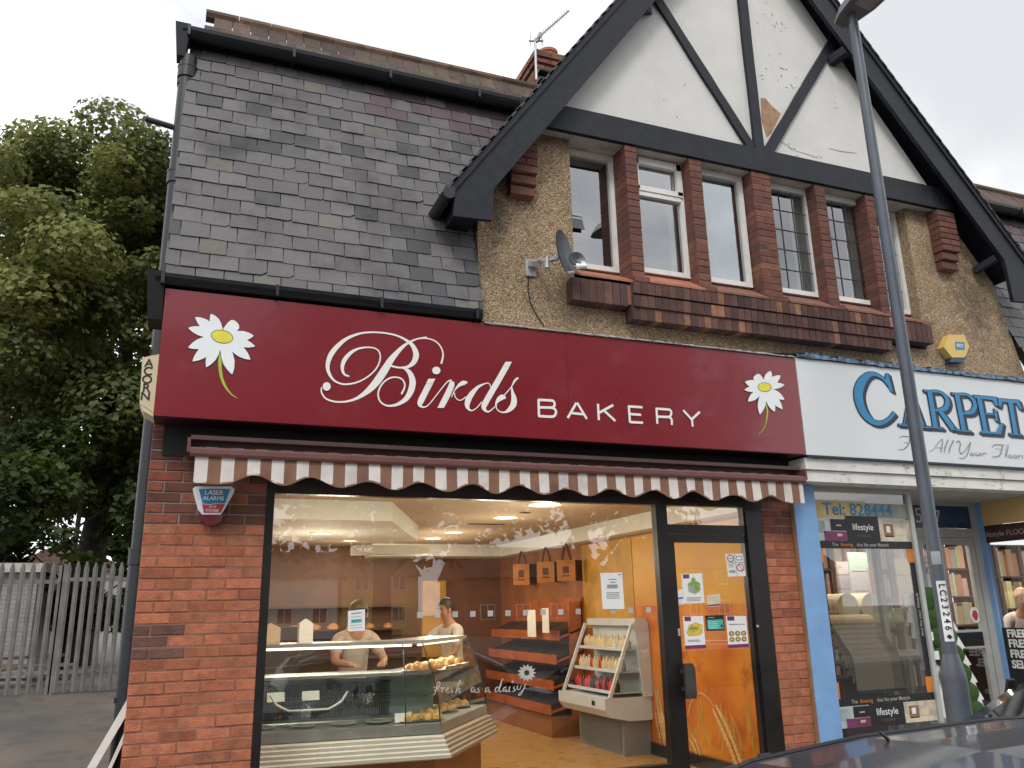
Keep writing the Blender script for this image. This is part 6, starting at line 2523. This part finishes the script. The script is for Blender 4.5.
# ------------------------------------------------------------------ street lamp
M['post'] = mat('lamp_post_grey', (.085, .098, .122), .38, .1, namp=.15, nscale=5, rvar=.08)
LX, LY = 4.975, 4.4
lm = thing('street_lamp', 'tall dark grey steel street lamp with a white number plate on the pavement', 'street lamp')
s = LY / 4.0
pt_, pm_ = at(853.5, 24, LY), at(955.5, 690, LY)
ax = (pt_ - pm_)
ax.normalize()
P = lambda z: pm_ + ax * ((z - pm_.z) / ax.z)
mb = MB()
mb.tube([P(-.1), P(1.09), P(1.13), P(1.25)], [.082, .082, .078, .052], 28)
mb.build('base_compartment', M['post'], lm, 35)
mb = MB()
mb.tube([P(1.24), P(2.5), P(4.2), P(pt_.z)], [.050, .048, .044, .039], 24)
mb.tube([P(pt_.z), P(pt_.z + .12)], .032, 18)
mb.build('pole', M['post'], lm, 35)
mb = MB()
dl = Vector((.10, -1, .17)).normalized()
sd_ = dl.cross(Vector((0, 0, 1))).normalized()
ul = sd_.cross(dl)
o_ = P(pt_.z + .10)
secs = [(-.15, .05, .02, .05), (-.04, .11, -.005, .09), (.12, .145, -.02, .11), (.50, .155, -.02, .10), (.72, .12, -.012, .07), (.80, .06, .0, .03)]
ringv = []
for (t, w, lo, hi) in secs:
    c = o_ + dl * t
    ringv.append([c - sd_ * w + ul * lo * .4, c - sd_ * w * .8 + ul * lo, c + sd_ * w * .8 + ul * lo, c + sd_ * w + ul * lo * .4, c + sd_ * w * .7 + ul * hi, c - sd_ * w * .7 + ul * hi])
for i in range(len(ringv) - 1):
    for k in range(6):
        k2 = (k + 1) % 6
        mb.face([ringv[i][k], ringv[i][k2], ringv[i + 1][k2], ringv[i + 1][k]])
mb.face(list(reversed(ringv[0])))
mb.face(ringv[-1])
mb.build('lantern', mat('lantern_grey', (.14, .14, .145), .5, namp=.1), lm, 40)
mb = MB()
c = o_ + dl * .30
mb.obox(c - ul * .024, dl * .2, sd_ * .085, ul * .006)
mb.build('lens', mat('lantern_lens', (.3, .3, .29), .15), lm)
# plate
vd = Vector((-pm_.x, -LY, 0)).normalized()
sdp = vd.cross(Vector((0, 0, 1))).normalized() * -1
zt_, zb_ = at(942.5, 581, LY).z, at(951.5, 641, LY).z
mb = MB()
for i in range(6):
    for (za, zb, mi) in ((zb_, zt_, 0), (at(940, 556, LY).z - .06, at(940, 556, LY).z + .03, 1)):
        t0, t1 = -.62 + 1.24 * i / 6, -.62 + 1.24 * (i + 1) / 6
        r = .0525
        off = .25 if mi == 0 else .1
        a0 = P(za) + (vd * math.cos(t0 + off) + sdp * math.sin(t0 + off)) * r
        a1 = P(za) + (vd * math.cos(t1 + off) + sdp * math.sin(t1 + off)) * r
        b0 = P(zb) + (vd * math.cos(t0 + off) + sdp * math.sin(t0 + off)) * r
        b1 = P(zb) + (vd * math.cos(t1 + off) + sdp * math.sin(t1 + off)) * r
        mb.face([a0, a1, b1, b0], mi)
plate = mb.build('number_plate', [M['print_white'], mat('grey_sticker', (.32, .34, .36), .6)], lm)
rz = math.atan2(vd.y, vd.x) + math.pi / 2
n = 8
for i, ch in enumerate('LC23246'):
    z = zt_ - (zt_ - zb_) * (i + .72) / 8.6
    q = P(z) + (vd * math.cos(.25) + sdp * math.sin(.25)) * .0545
    text(ch, .058, M['ink'], 'digit', plate, q, (R(90), R(90), rz + .12), bold=.0012)
z = zt_ - (zt_ - zb_) * 7.95 / 8.6
q = P(z) + (vd * math.cos(.25) + sdp * math.sin(.25)) * .0545
mb = MB()
k = .018
mb.face([q + Vector((0, 0, -k)), q + sdp * k, q + Vector((0, 0, k)), q - sdp * k])
mb.build('diamond_mark', M['ink'], plate)

# ------------------------------------------------------------------ cars
M['carglass'] = mat('car_glass', (.012, .014, .016), .05, spec=.8, rvar=.02)
M['tyre'] = mat('tyre', (.015, .015, .015), .85)
M['alloy'] = mat('wheel_rim', (.35, .35, .36), .35, .7)
M['lampred'] = mat('lamp_red', (.35, .01, .01), .15)
M['lampclear'] = mat('lamp_clear', (.6, .6, .6), .1)


def car(name, label, colour, x0, yc, zg, L, W, H, face):
    """hatchback: body lofted over cross sections along its length; face +1 looks towards +x"""
    c = thing(name, label, 'car')
    paint = mat('car_paint', colour, .28, .35, namp=.02, coat=.7, rvar=.03)
    trim = M['black_plastic']

    def X(t): return x0 + (t if face > 0 else L - t)
    # lower body: (t, half width, sill z, shoulder z)
    low = [(0, .66, .38, .62), (.06, .74, .30, .88), (.22, .82, .24, .96), (.8, .87, .20, .95), (1.8, .88, .19, .92), (2.7, .88, .19, .90), (3.3, .86, .22, .86), (3.75, .80, .26, .78), (3.95, .68, .32, .66), (4.0, .56, .38, .56)]
    low = [(t * L / 4, w * W / 1.76, a, b) for t, w, a, b in low]
    mb = MB()
    rings = []
    for (t, w, a, b) in low:
        rings.append([(X(t), yc - w * .92, zg + a), (X(t), yc - w, zg + (a + b) / 2), (X(t), yc - w * .93, zg + b), (X(t), yc - w * .5, zg + b + .04), (X(t), yc + w * .5, zg + b + .04), (X(t), yc + w * .93, zg + b), (X(t), yc + w, zg + (a + b) / 2), (X(t), yc + w * .92, zg + a)])
    for i in range(len(rings) - 1):
        for k in range(8):
            k2 = (k + 1) % 8
            f = [rings[i][k], rings[i][k2], rings[i + 1][k2], rings[i + 1][k]]
            mb.face(f if face > 0 else f[::-1])
    mb.face(rings[0])
    mb.face(rings[-1][::-1])
    mb.build('body', paint, c, 35)
    # greenhouse: roof line (t, z) with half width of glass foot and roof
    gh = [(.03, .95, .78, .78), (.10, 1.14, .775, .72), (.22, 1.29, .80, .665), (.45, 1.365, .82, .635), (.85, 1.405, .83, .62), (1.4, 1.42, .83, .615), (1.9, 1.405, .83, .62), (2.3, 1.345, .825, .635), (2.75, 1.14, .82, .68), (3.1, .93, .80, .74)]
    gh = [(t * L / 4, z * H / 1.42, wf * W / 1.76, wr * W / 1.76) for t, z, wf, wr in gh]
    gl, rf = MB(), MB()
    R_ = []
    for (t, z, wf, wr) in gh:
        foot = zg + .90
        z_ = zg + z
        prof = [(-wf, foot)]
        prof += [(-wr - .015, z_ - .075), (-wr + .03, z_ - .03), (-wr * .72, z_ + .005), (-wr * .36, z_ + .02), (0, z_ + .026)]
        prof += [(-y, zz) for y, zz in reversed(prof[:-1])]
        R_.append([(X(t), yc + y, max(zz, foot - .02)) for y, zz in prof])
    for i in range(len(R_) - 1):
        for k in range(len(R_[0]) - 1):
            f = [R_[i][k], R_[i + 1][k], R_[i + 1][k + 1], R_[i][k + 1]]
            if face < 0: f = f[::-1]
            side = k in (0, len(R_[0]) - 2)
            endglass = i in (0, len(R_) - 2, len(R_) - 3)
            (gl if side or (endglass and 1 < k < len(R_[0]) - 3) else rf).face(f)
    gl.build('window_glass', M['carglass'], c, 30)
    rfo = rf.build('roof', paint, c, 60)
    for s in (-1, 1):
        mb = MB()
        mb.tube([(X(t), yc + s * wr * .74, zg + z + .006) for t, z, wf, wr in gh[2:8]], .007, 6)
        mb.build('roof_seam', trim, rfo)
    for t in (.62 * L / 4, 1.65 * L / 4, 2.25 * L / 4):
        for s in (-1, 1):
            mb = MB()
            mb.bar((X(t), yc + s * .845 * W / 1.76, zg + .90), (X(t + .02), yc + s * .65 * W / 1.76, zg + H * .95), .05, .02)
            mb.build('pillar', trim, c)
    for t in (.75 * L / 4, 3.2 * L / 4):
        for s in (-1, 1):
            mb = MB()
            mb.tube([(X(t), yc + s * .88 * W / 1.76, zg + .31), (X(t), yc + s * .66 * W / 1.76, zg + .31)], .31, 28)
            w = mb.build('wheel', M['tyre'], c, 40)
            mb = MB()
            mb.tube([(X(t), yc + s * .888 * W / 1.76, zg + .31), (X(t), yc + s * .86 * W / 1.76, zg + .31)], .2, 20)
            mb.build('rim', M['alloy'], w, 40)
    for s in (-1, 1):
        mb = MB()
        mb.obox((X(.03), yc + s * .62 * W / 1.76, zg + .78), (.03, 0, 0), (0, .1, 0), (0, 0, .09))
        mb.build('tail_lamp', M['lampred'], c)
        mb = MB()
        mb.obox((X(L * .965), yc + s * .52 * W / 1.76, zg + .60), (.05, 0, 0), (0, .14, 0), (0, 0, .06))
        mb.build('headlight', M['lampclear'], c)
        mb = MB()
        mb.obox((X(2.55 * L / 4), yc + s * .96 * W / 1.76, zg + .98), (.05, 0, 0), (0, .09, 0), (0, 0, .06))
        mb.build('wing_mirror', paint, c, 40)
    mb = MB()
    mb.tube([(X(.86), yc + .32, zg + H + .0), (X(.83), yc + .32, zg + H + .022)], [.006, .004], 6)
    mb.build('aerial', trim, c)
    return c


car('parked_car', 'dark grey hatchback whose roof fills the corner below the lamp post', (.045, .052, .068), 1.13, 1.72, -.2, 4.1, 1.72, 1.408, 1)
car('parked_car', 'grey car half hidden behind the dark grey hatchback roof', (.16, .165, .17), 3.15, 3.42, -.2, 4.2, 1.56, 1.38, -1)

# ------------------------------------------------------------------ people
M['skin'] = mat('skin', (.42, .22, .145), .55, namp=.08, nscale=12)
M['hair_brown'] = mat('brown_hair', (.09, .035, .014), .6, namp=.3, nscale=40)
M['hair_dark'] = mat('dark_hair', (.015, .011, .009), .55, namp=.3, nscale=40)
M['shirt_pale'] = mat('pale_blouse', (.52, .42, .37), .85, namp=.06, nscale=14, bump=.3, bscale=16)
M['polo'] = mat('white_polo', (.56, .54, .50), .85, namp=.06, nscale=14, bump=.3, bscale=16)
M['trouser'] = mat('dark_trousers', (.025, .025, .03), .8)


def skin_mesh(name, m, parent, verts, edges, radii, root=0, sub=2):
    me = bpy.data.meshes.new(name)
    me.from_pydata([tuple(v) for v in verts], edges, [])
    o = bpy.data.objects.new(name, me)
    COL.objects.link(o)
    o.parent = parent
    md = o.modifiers.new('skin', 'SKIN')
    md.use_smooth_shade = True
    sv = me.skin_vertices
    if not sv:
        me.skin_vertices
        bpy.context.view_layer.objects.active = o
    if len(me.skin_vertices) == 0:
        import bmesh
        bm = bmesh.new()
        bm.from_mesh(me)
        bm.verts.layers.skin.verify()
        bm.to_mesh(me)
        bm.free()
    for i, r in enumerate(radii):
        d = me.skin_vertices[0].data[i]
        d.radius = r if isinstance(r, tuple) else (r, r)
        d.use_root = (i == root)
    s = o.modifiers.new('sub', 'SUBSURF')
    s.levels = s.render_levels = sub
    me.materials.append(m)
    return o


def person(label, loc, rz, lean, shirt, hair, hands, sit=False, long_hair=False, head_turn=0):
    """standing or seated figure; faces -y before turning by rz; hands: two points in the figure's own space"""
    t = thing('person', label, 'person', None, loc)
    t.rotation_euler = (0, 0, rz)
    hip = .92 if not sit else .50
    c, s = math.cos(lean), math.sin(lean)

    def B(x, y, z):           # torso space (from the hips up), leant forward
        return Vector((x, y * c - z * s, hip + z * c + y * s))
    V, E, Rr = [], [], []

    def add(v, r, pa=None):
        V.append(Vector(v))
        Rr.append(r)
        if pa is not None: E.append((pa, len(V) - 1))
        return len(V) - 1
    pelvis = add((0, 0, hip), (.15, .11))
    waist = add(B(0, 0, .18), (.135, .10), pelvis)
    chest = add(B(0, 0, .36), (.155, .11), waist)
    neck0 = add(B(0, .01, .50), (.085, .07), chest)
    neck = add(B(0, -.01, .58), (.052, .052), neck0)
    chin = add(B(0, -.035, .64), (.062, .068), neck)
    head = add(B(0, -.04, .72), (.076, .092), chin)
    crown = add(B(0, -.03, .80), (.058, .075), head)
    arms = []
    for sg, hnd in zip((-1, 1), hands):
        sh = add(B(sg * .17, 0, .47), .058, neck0)
        h = Vector(hnd)
        mid = (V[sh] + h) / 2
        el = add(mid + Vector((sg * .09, .05, -.09)), .043, sh)
        wr = add(h + (V[el] - h) * .2, .028, el)
        pm = add(h + (V[el] - h) * .06, (.036, .018), wr)
        d = (h - V[el]).normalized()
        side = d.cross(Vector((0, 0, 1))).normalized()
        for k, (off, ln) in enumerate(((-.030, .075), (-.010, .088), (.010, .082), (.028, .066))):
            f1 = add(V[pm] + side * off + d * .05, .0095, pm)
            add(V[f1] + d * ln * .5 + Vector((0, 0, -.014)), .008, f1)
        th = add(V[pm] - side * .042 * sg + d * .012, .011, pm)
        add(V[th] + d * .035 - side * .01 * sg, .009, th)
        arms.append((sh, el, wr))
    for sg in (-1, 1):
        hp = add((sg * .09, 0, hip - .05), .085, pelvis)
        if sit:
            kn = add((sg * .11, -.44, hip), .062, hp)
            an = add((sg * .11, -.42, .08), .042, kn)
        else:
            kn = add((sg * .10, -.02, hip * .52), .058, hp)
            an = add((sg * .10, .01, .08), .042, kn)
        add((sg * .11, (-.56 if sit else -.14), .035), (.042, .03), an)
    body = skin_mesh('body', M['skin'], t, V, E, Rr)
    # shirt over the torso and upper arms
    sv, se, sr = [], [], []

    def a2(v, r, pa=None):
        sv.append(v)
        sr.append(r)
        if pa is not None: se.append((pa, len(sv) - 1))
        return len(sv) - 1
    g = .016
    p0 = a2(Vector((0, 0, hip - .06)), (.15 + g, .115 + g))
    p1 = a2(V[waist], (.135 + g, .10 + g), p0)
    p2 = a2(V[chest], (.155 + g, .11 + g), p1)
    p3 = a2(V[neck0] - (V[neck] - V[neck0]) * .1, (.095, .082), p2)
    for (sh, el, wr) in arms:
        q = a2(V[sh], .058 + g, p3)
        a2(V[sh].lerp(V[el], .75), .046 + g, q)
    skin_mesh('shirt', shirt, t, sv, se, sr)
    tv, te, trr = [], [], []
    tv.append(Vector((0, 0, hip)))
    trr.append((.155, .12))
    base = len(V)
    for i, sg in enumerate((-1, 1)):
        hp = base - 8 + i * 4
        n0 = len(tv)
        for j in range(3):
            tv.append(V[hp + j])
            trr.append((.1, .075, .055)[j])
            te.append((0 if j == 0 else n0 + j - 1, n0 + j))
    skin_mesh('trousers', M['trouser'], t, tv, te, trr)
    # hair: cap over the skull
    mb = MB()
    hc = V[head].lerp(V[crown], .35)
    upd = (V[crown] - V[head]).normalized()
    fw = Vector((0, -1, 0))
    fw = (fw - upd * fw.dot(upd)).normalized()
    sdd = fw.cross(upd)
    n, m = 18, 8
    for i in range(m + 1):
        ph = math.pi * .62 * i / m
        for k in range(n):
            th = 2 * math.pi * k / n
            front = max(0, math.cos(th))
            pp = ph * (1 - .42 * front)
            mb.v.append(tuple(hc + fw * (.112 * math.sin(pp) * math.cos(th) - .012) + sdd * .094 * math.sin(pp) * math.sin(th) + upd * (.112 * math.cos(pp))))
    for i in range(m):
        for k in range(n):
            mb.f.append((i * n + k, i * n + (k + 1) % n, (i + 1) * n + (k + 1) % n, (i + 1) * n + k))
            mb.m.append(0)
            mb.c.append(None)
    if long_hair:
        lump(mb, tuple(hc - fw * .09 - upd * .06), .06, .06, .09, 3)
    mb.build('hair', hair, t, 70)
    # features
    hd = V[head]
    for sg in (-1, 1):
        mb = MB()
        e = hd + fw * .088 + sdd * .031 * sg + upd * .012
        mb.lathe(e, [(.0, .007), (.010, .004), (.013, -.004)], 10, 0, fw)
        mb.build('eye', M['ink'], t)
    mb = MB()
    nb = hd + fw * .095 - upd * .005
    mb.hexa([nb - sdd * .013 - upd * .035, nb + sdd * .013 - upd * .035, nb + sdd * .012 - upd * .03 - fw * .03, nb - sdd * .012 - upd * .03 - fw * .03,
             nb - sdd * .005 + upd * .015, nb + sdd * .005 + upd * .015, nb + sdd * .006 + upd * .015 - fw * .02, nb - sdd * .006 + upd * .015 - fw * .02])
    mb.build('nose', M['skin'], t, 60)
    for sg in (-1, 1):
        mb = MB()
        mb.obox(hd + sdd * .083 * sg, fw * .014, upd * .028, sdd * .008)
        mb.build('ear', M['skin'], t, 60)
    mb = MB()
    mb.obox(hd + fw * .088 - upd * .062, sdd * .024, fw * .006, upd * .005)
    mb.build('mouth', mat('lips', (.36, .12, .10), .5), t)
    return t


person('woman with brown hair in a pale top bending over the bakery counter', (1.62, 8.50, 0), 0.05, .30, M['shirt_pale'], M['hair_brown'], ((-.10, -.50, 1.14), (.18, -.46, 1.14)), long_hair=True)
person('dark haired person in a pale top reaching along the back of the bakery', (3.12, 9.9, 0), R(-70), .12, M['polo'], M['hair_dark'], ((-.16, -.62, 1.28), (.16, -.40, 1.05)))
person('man in a white polo shirt leaning forward behind the FREE poster', (9.84, 7.62, 0.0), R(-40), .26, M['polo'], M['skin'], ((-.22, -.40, 1.07), (.20, -.40, 1.07)))
dk = thing('desk', 'dark desk the man in the white polo leans on', 'desk')
mb = MB()
mb.box(9.0, 9.55, 6.7, 7.9, 1.0, 1.03)
mb.build('top', M['dkwood'], dk)
for y in (6.75, 7.85):
    mb = MB()
    mb.box(9.04, 9.5, y - .02, y + .02, -.02, 1.0)
    mb.build('side_panel', M['dkwood'], dk)
# ------------------------------------------------------------------ the other side of the street, seen in the glass
tree('street_tree', 'broad street tree across the road mirrored in the shop window, nearer the corner', 'tree', (5.9, -13.5, -.1), 12.5, 5.6, 16000, .30, 41, M['leaf_dark'], 3.1, 10, 1., trunk_r=.3)
tree('street_tree', 'broad street tree across the road mirrored in the shop window, farther along', 'tree', (13.5, -14.5, -.1), 13, 5.9, 16000, .30, 43, M['leaf_dark'], 3.3, 10, 1., trunk_r=.32)
tree('street_tree', 'slim street tree across the road mirrored beside the brick pier', 'tree', (-2.5, -17, -.1), 11, 4.2, 6000, .46, 47, M['leaf_dark'], 2.8, 8, 1., trunk_r=.25)


def house(label, x0, x1, y, h, rh, wall, roof, depth=8):
    t = thing('terraced_house', label, 'house')
    mb = MB()
    mb.box(x0, x1, y - depth, y, -.2, h)
    mb.build('wall', wall, t)
    mb = MB()
    mb.prism([(y + .35, h - .05), (y - depth / 2, h + rh), (y - depth - .35, h - .05)], x0 - .2, x1 + .2, mp=lambda u, v, d: (d, u, v))
    rf = mb.build('roof', roof, t)
    mb = MB()
    mb.box(x0 + .5, x0 + 1.2, y - depth / 2 - .4, y - depth / 2 + .4, h + rh - .5, h + rh + 1.0)
    mb.build('chimney', M['sidebrick'], rf)
    n = max(1, int((x1 - x0) / 2.6))
    for i in range(n):
        xm = x0 + (x1 - x0) * (i + .5) / n
        for z in (.9, 3.4):
            if z + 1.2 > h: continue
            mb = MB()
            for q in ((xm - .6, xm - .53, z, z + 1.2), (xm + .53, xm + .6, z, z + 1.2), (xm - .53, xm + .53, z, z + .07), (xm - .53, xm + .53, z + 1.13, z + 1.2), (xm - .03, xm + .03, z + .07, z + 1.13)):
                mb.box(q[0], q[1], y - .02, y + .05, q[2], q[3])
            w = mb.build('window', M['upvc'], t)
            mb = MB()
            mb.box(xm - .53, xm + .53, y + .002, y + .012, z + .07, z + 1.13)
            mb.build('pane', M['carglass'], w)
    return t


render_ = mat('white_render', (.62, .62, .58), .85, namp=.06)
yel = mat('yellow_render', (.60, .48, .18), .85, namp=.06)
house('white rendered house across the road with a slate roof', 3.5, 11.5, -54, 4.4, 2.2, render_, M['void'])
house('yellow rendered house across the road', 12.2, 18.5, -56, 4.6, 2.2, yel, M['rooftile'])
house('brick house across the road with a tiled roof', 21, 33, -50, 4.2, 2.6, M['sidebrick'], M['rooftile'])
house('long brick house at the far end of the road opposite', 36, 56, -48, 4.8, 2.6, M['sidebrick'], M['rooftile'])

flush_texts()

# ------------------------------------------------------------------ sky, sun, camera
SUN_EL, SUN_AZ = R(48), R(205)
w = bpy.data.worlds.new('World')
scene.world = w
w.use_nodes = True
N, L_ = w.node_tree.nodes, w.node_tree.links
bg = N['Background']
sky = N.new('ShaderNodeTexSky')
sky.sky_type = 'NISHITA'
sky.sun_disc = False
sky.sun_elevation = SUN_EL
sky.sun_rotation = SUN_AZ
sky.air_density = 1.0
sky.dust_density = 2.0
tc = N.new('ShaderNodeTexCoord')
n1 = N.new('ShaderNodeTexNoise')
n1.inputs['Scale'].default_value = 1.9
n1.inputs['Detail'].default_value = 6
n1.inputs['Roughness'].default_value = .55
mpg = N.new('ShaderNodeMapping')
mpg.inputs['Scale'].default_value = (1, 1, 2.2)
mpg.inputs['Location'].default_value = (.35, .1, .4)
L_.new(tc.outputs['Generated'], mpg.inputs['Vector'])
L_.new(mpg.outputs[0], n1.inputs['Vector'])
rmp = N.new('ShaderNodeValToRGB')
e = rmp.color_ramp.elements
e[0].position, e[0].color = .36, (6.6, 6.9, 7.4, 1)
e[1].position, e[1].color = .60, (14.0, 14.1, 14.3, 1)
L_.new(n1.outputs['Fac'], rmp.inputs[0])
mx = N.new('ShaderNodeMix')
mx.data_type = 'RGBA'
mx.inputs[0].default_value = .93
L_.new(sky.outputs[0], mx.inputs[6])
L_.new(rmp.outputs[0], mx.inputs[7])
# a grey bank of cloud over the road to the right
d0 = ray(985, 40).normalized()
dt = N.new('ShaderNodeVectorMath')
dt.operation = 'DOT_PRODUCT'
dt.inputs[1].default_value = d0
nv = N.new('ShaderNodeVectorMath')
nv.operation = 'NORMALIZE'
L_.new(tc.outputs['Generated'], nv.inputs[0])
L_.new(nv.outputs[0], dt.inputs[0])
nz = N.new('ShaderNodeTexNoise')
nz.inputs['Scale'].default_value = 5
nz.inputs['Detail'].default_value = 5
L_.new(tc.outputs['Generated'], nz.inputs['Vector'])
ma = N.new('ShaderNodeMath')
ma.operation = 'MULTIPLY_ADD'
ma.inputs[1].default_value = .10
L_.new(nz.outputs['Fac'], ma.inputs[0])
L_.new(dt.outputs['Value'], ma.inputs[2])
m4 = N.new('ShaderNodeMapRange')
m4.interpolation_type = 'SMOOTHSTEP'
m4.inputs[1].default_value, m4.inputs[2].default_value = .985, 1.06
L_.new(ma.outputs[0], m4.inputs[0])
mx2 = N.new('ShaderNodeMix')
mx2.data_type = 'RGBA'
mx2.inputs[7].default_value = (5.7, 5.85, 6.1, 1)
L_.new(m4.outputs[0], mx2.inputs[0])
L_.new(mx.outputs[2], mx2.inputs[6])
L_.new(mx2.outputs[2], bg.inputs['Color'])
bg.inputs['Strength'].default_value = .10

sl = bpy.data.lights.new('sun', 'SUN')
sl.energy = 1.0
sl.angle = R(14)
sl.color = (1, .95, .88)
so = bpy.data.objects.new('sun', sl)
COL.objects.link(so)
az = SUN_AZ
sdir = Vector((math.sin(az) * math.cos(SUN_EL), math.cos(az) * math.cos(SUN_EL), math.sin(SUN_EL)))
so.rotation_euler = sdir.to_track_quat('Z', 'Y').to_euler()

cam = bpy.data.cameras.new('camera')
co = bpy.data.objects.new('camera', cam)
COL.objects.link(co)
cam.sensor_fit = 'HORIZONTAL'
cam.sensor_width = 36
cam.lens = 36 * F_PX / 1024
cam.clip_start = .05
cam.clip_end = 1500
mw = Matrix((RT, UP, -FW)).transposed().to_4x4()
mw.translation = Vector((0, 0, CAM_Z))
co.matrix_world = mw
scene.camera = co
scene.view_settings.view_transform = 'Standard'
scene.view_settings.look = 'None'
scene.view_settings.gamma = 1
scene.view_settings.use_curve_mapping = False
scene.view_settings.exposure = .45
scene.cycles.use_denoising = True
scene.cycles.max_bounces = 8
scene.cycles.transparent_max_bounces = 16
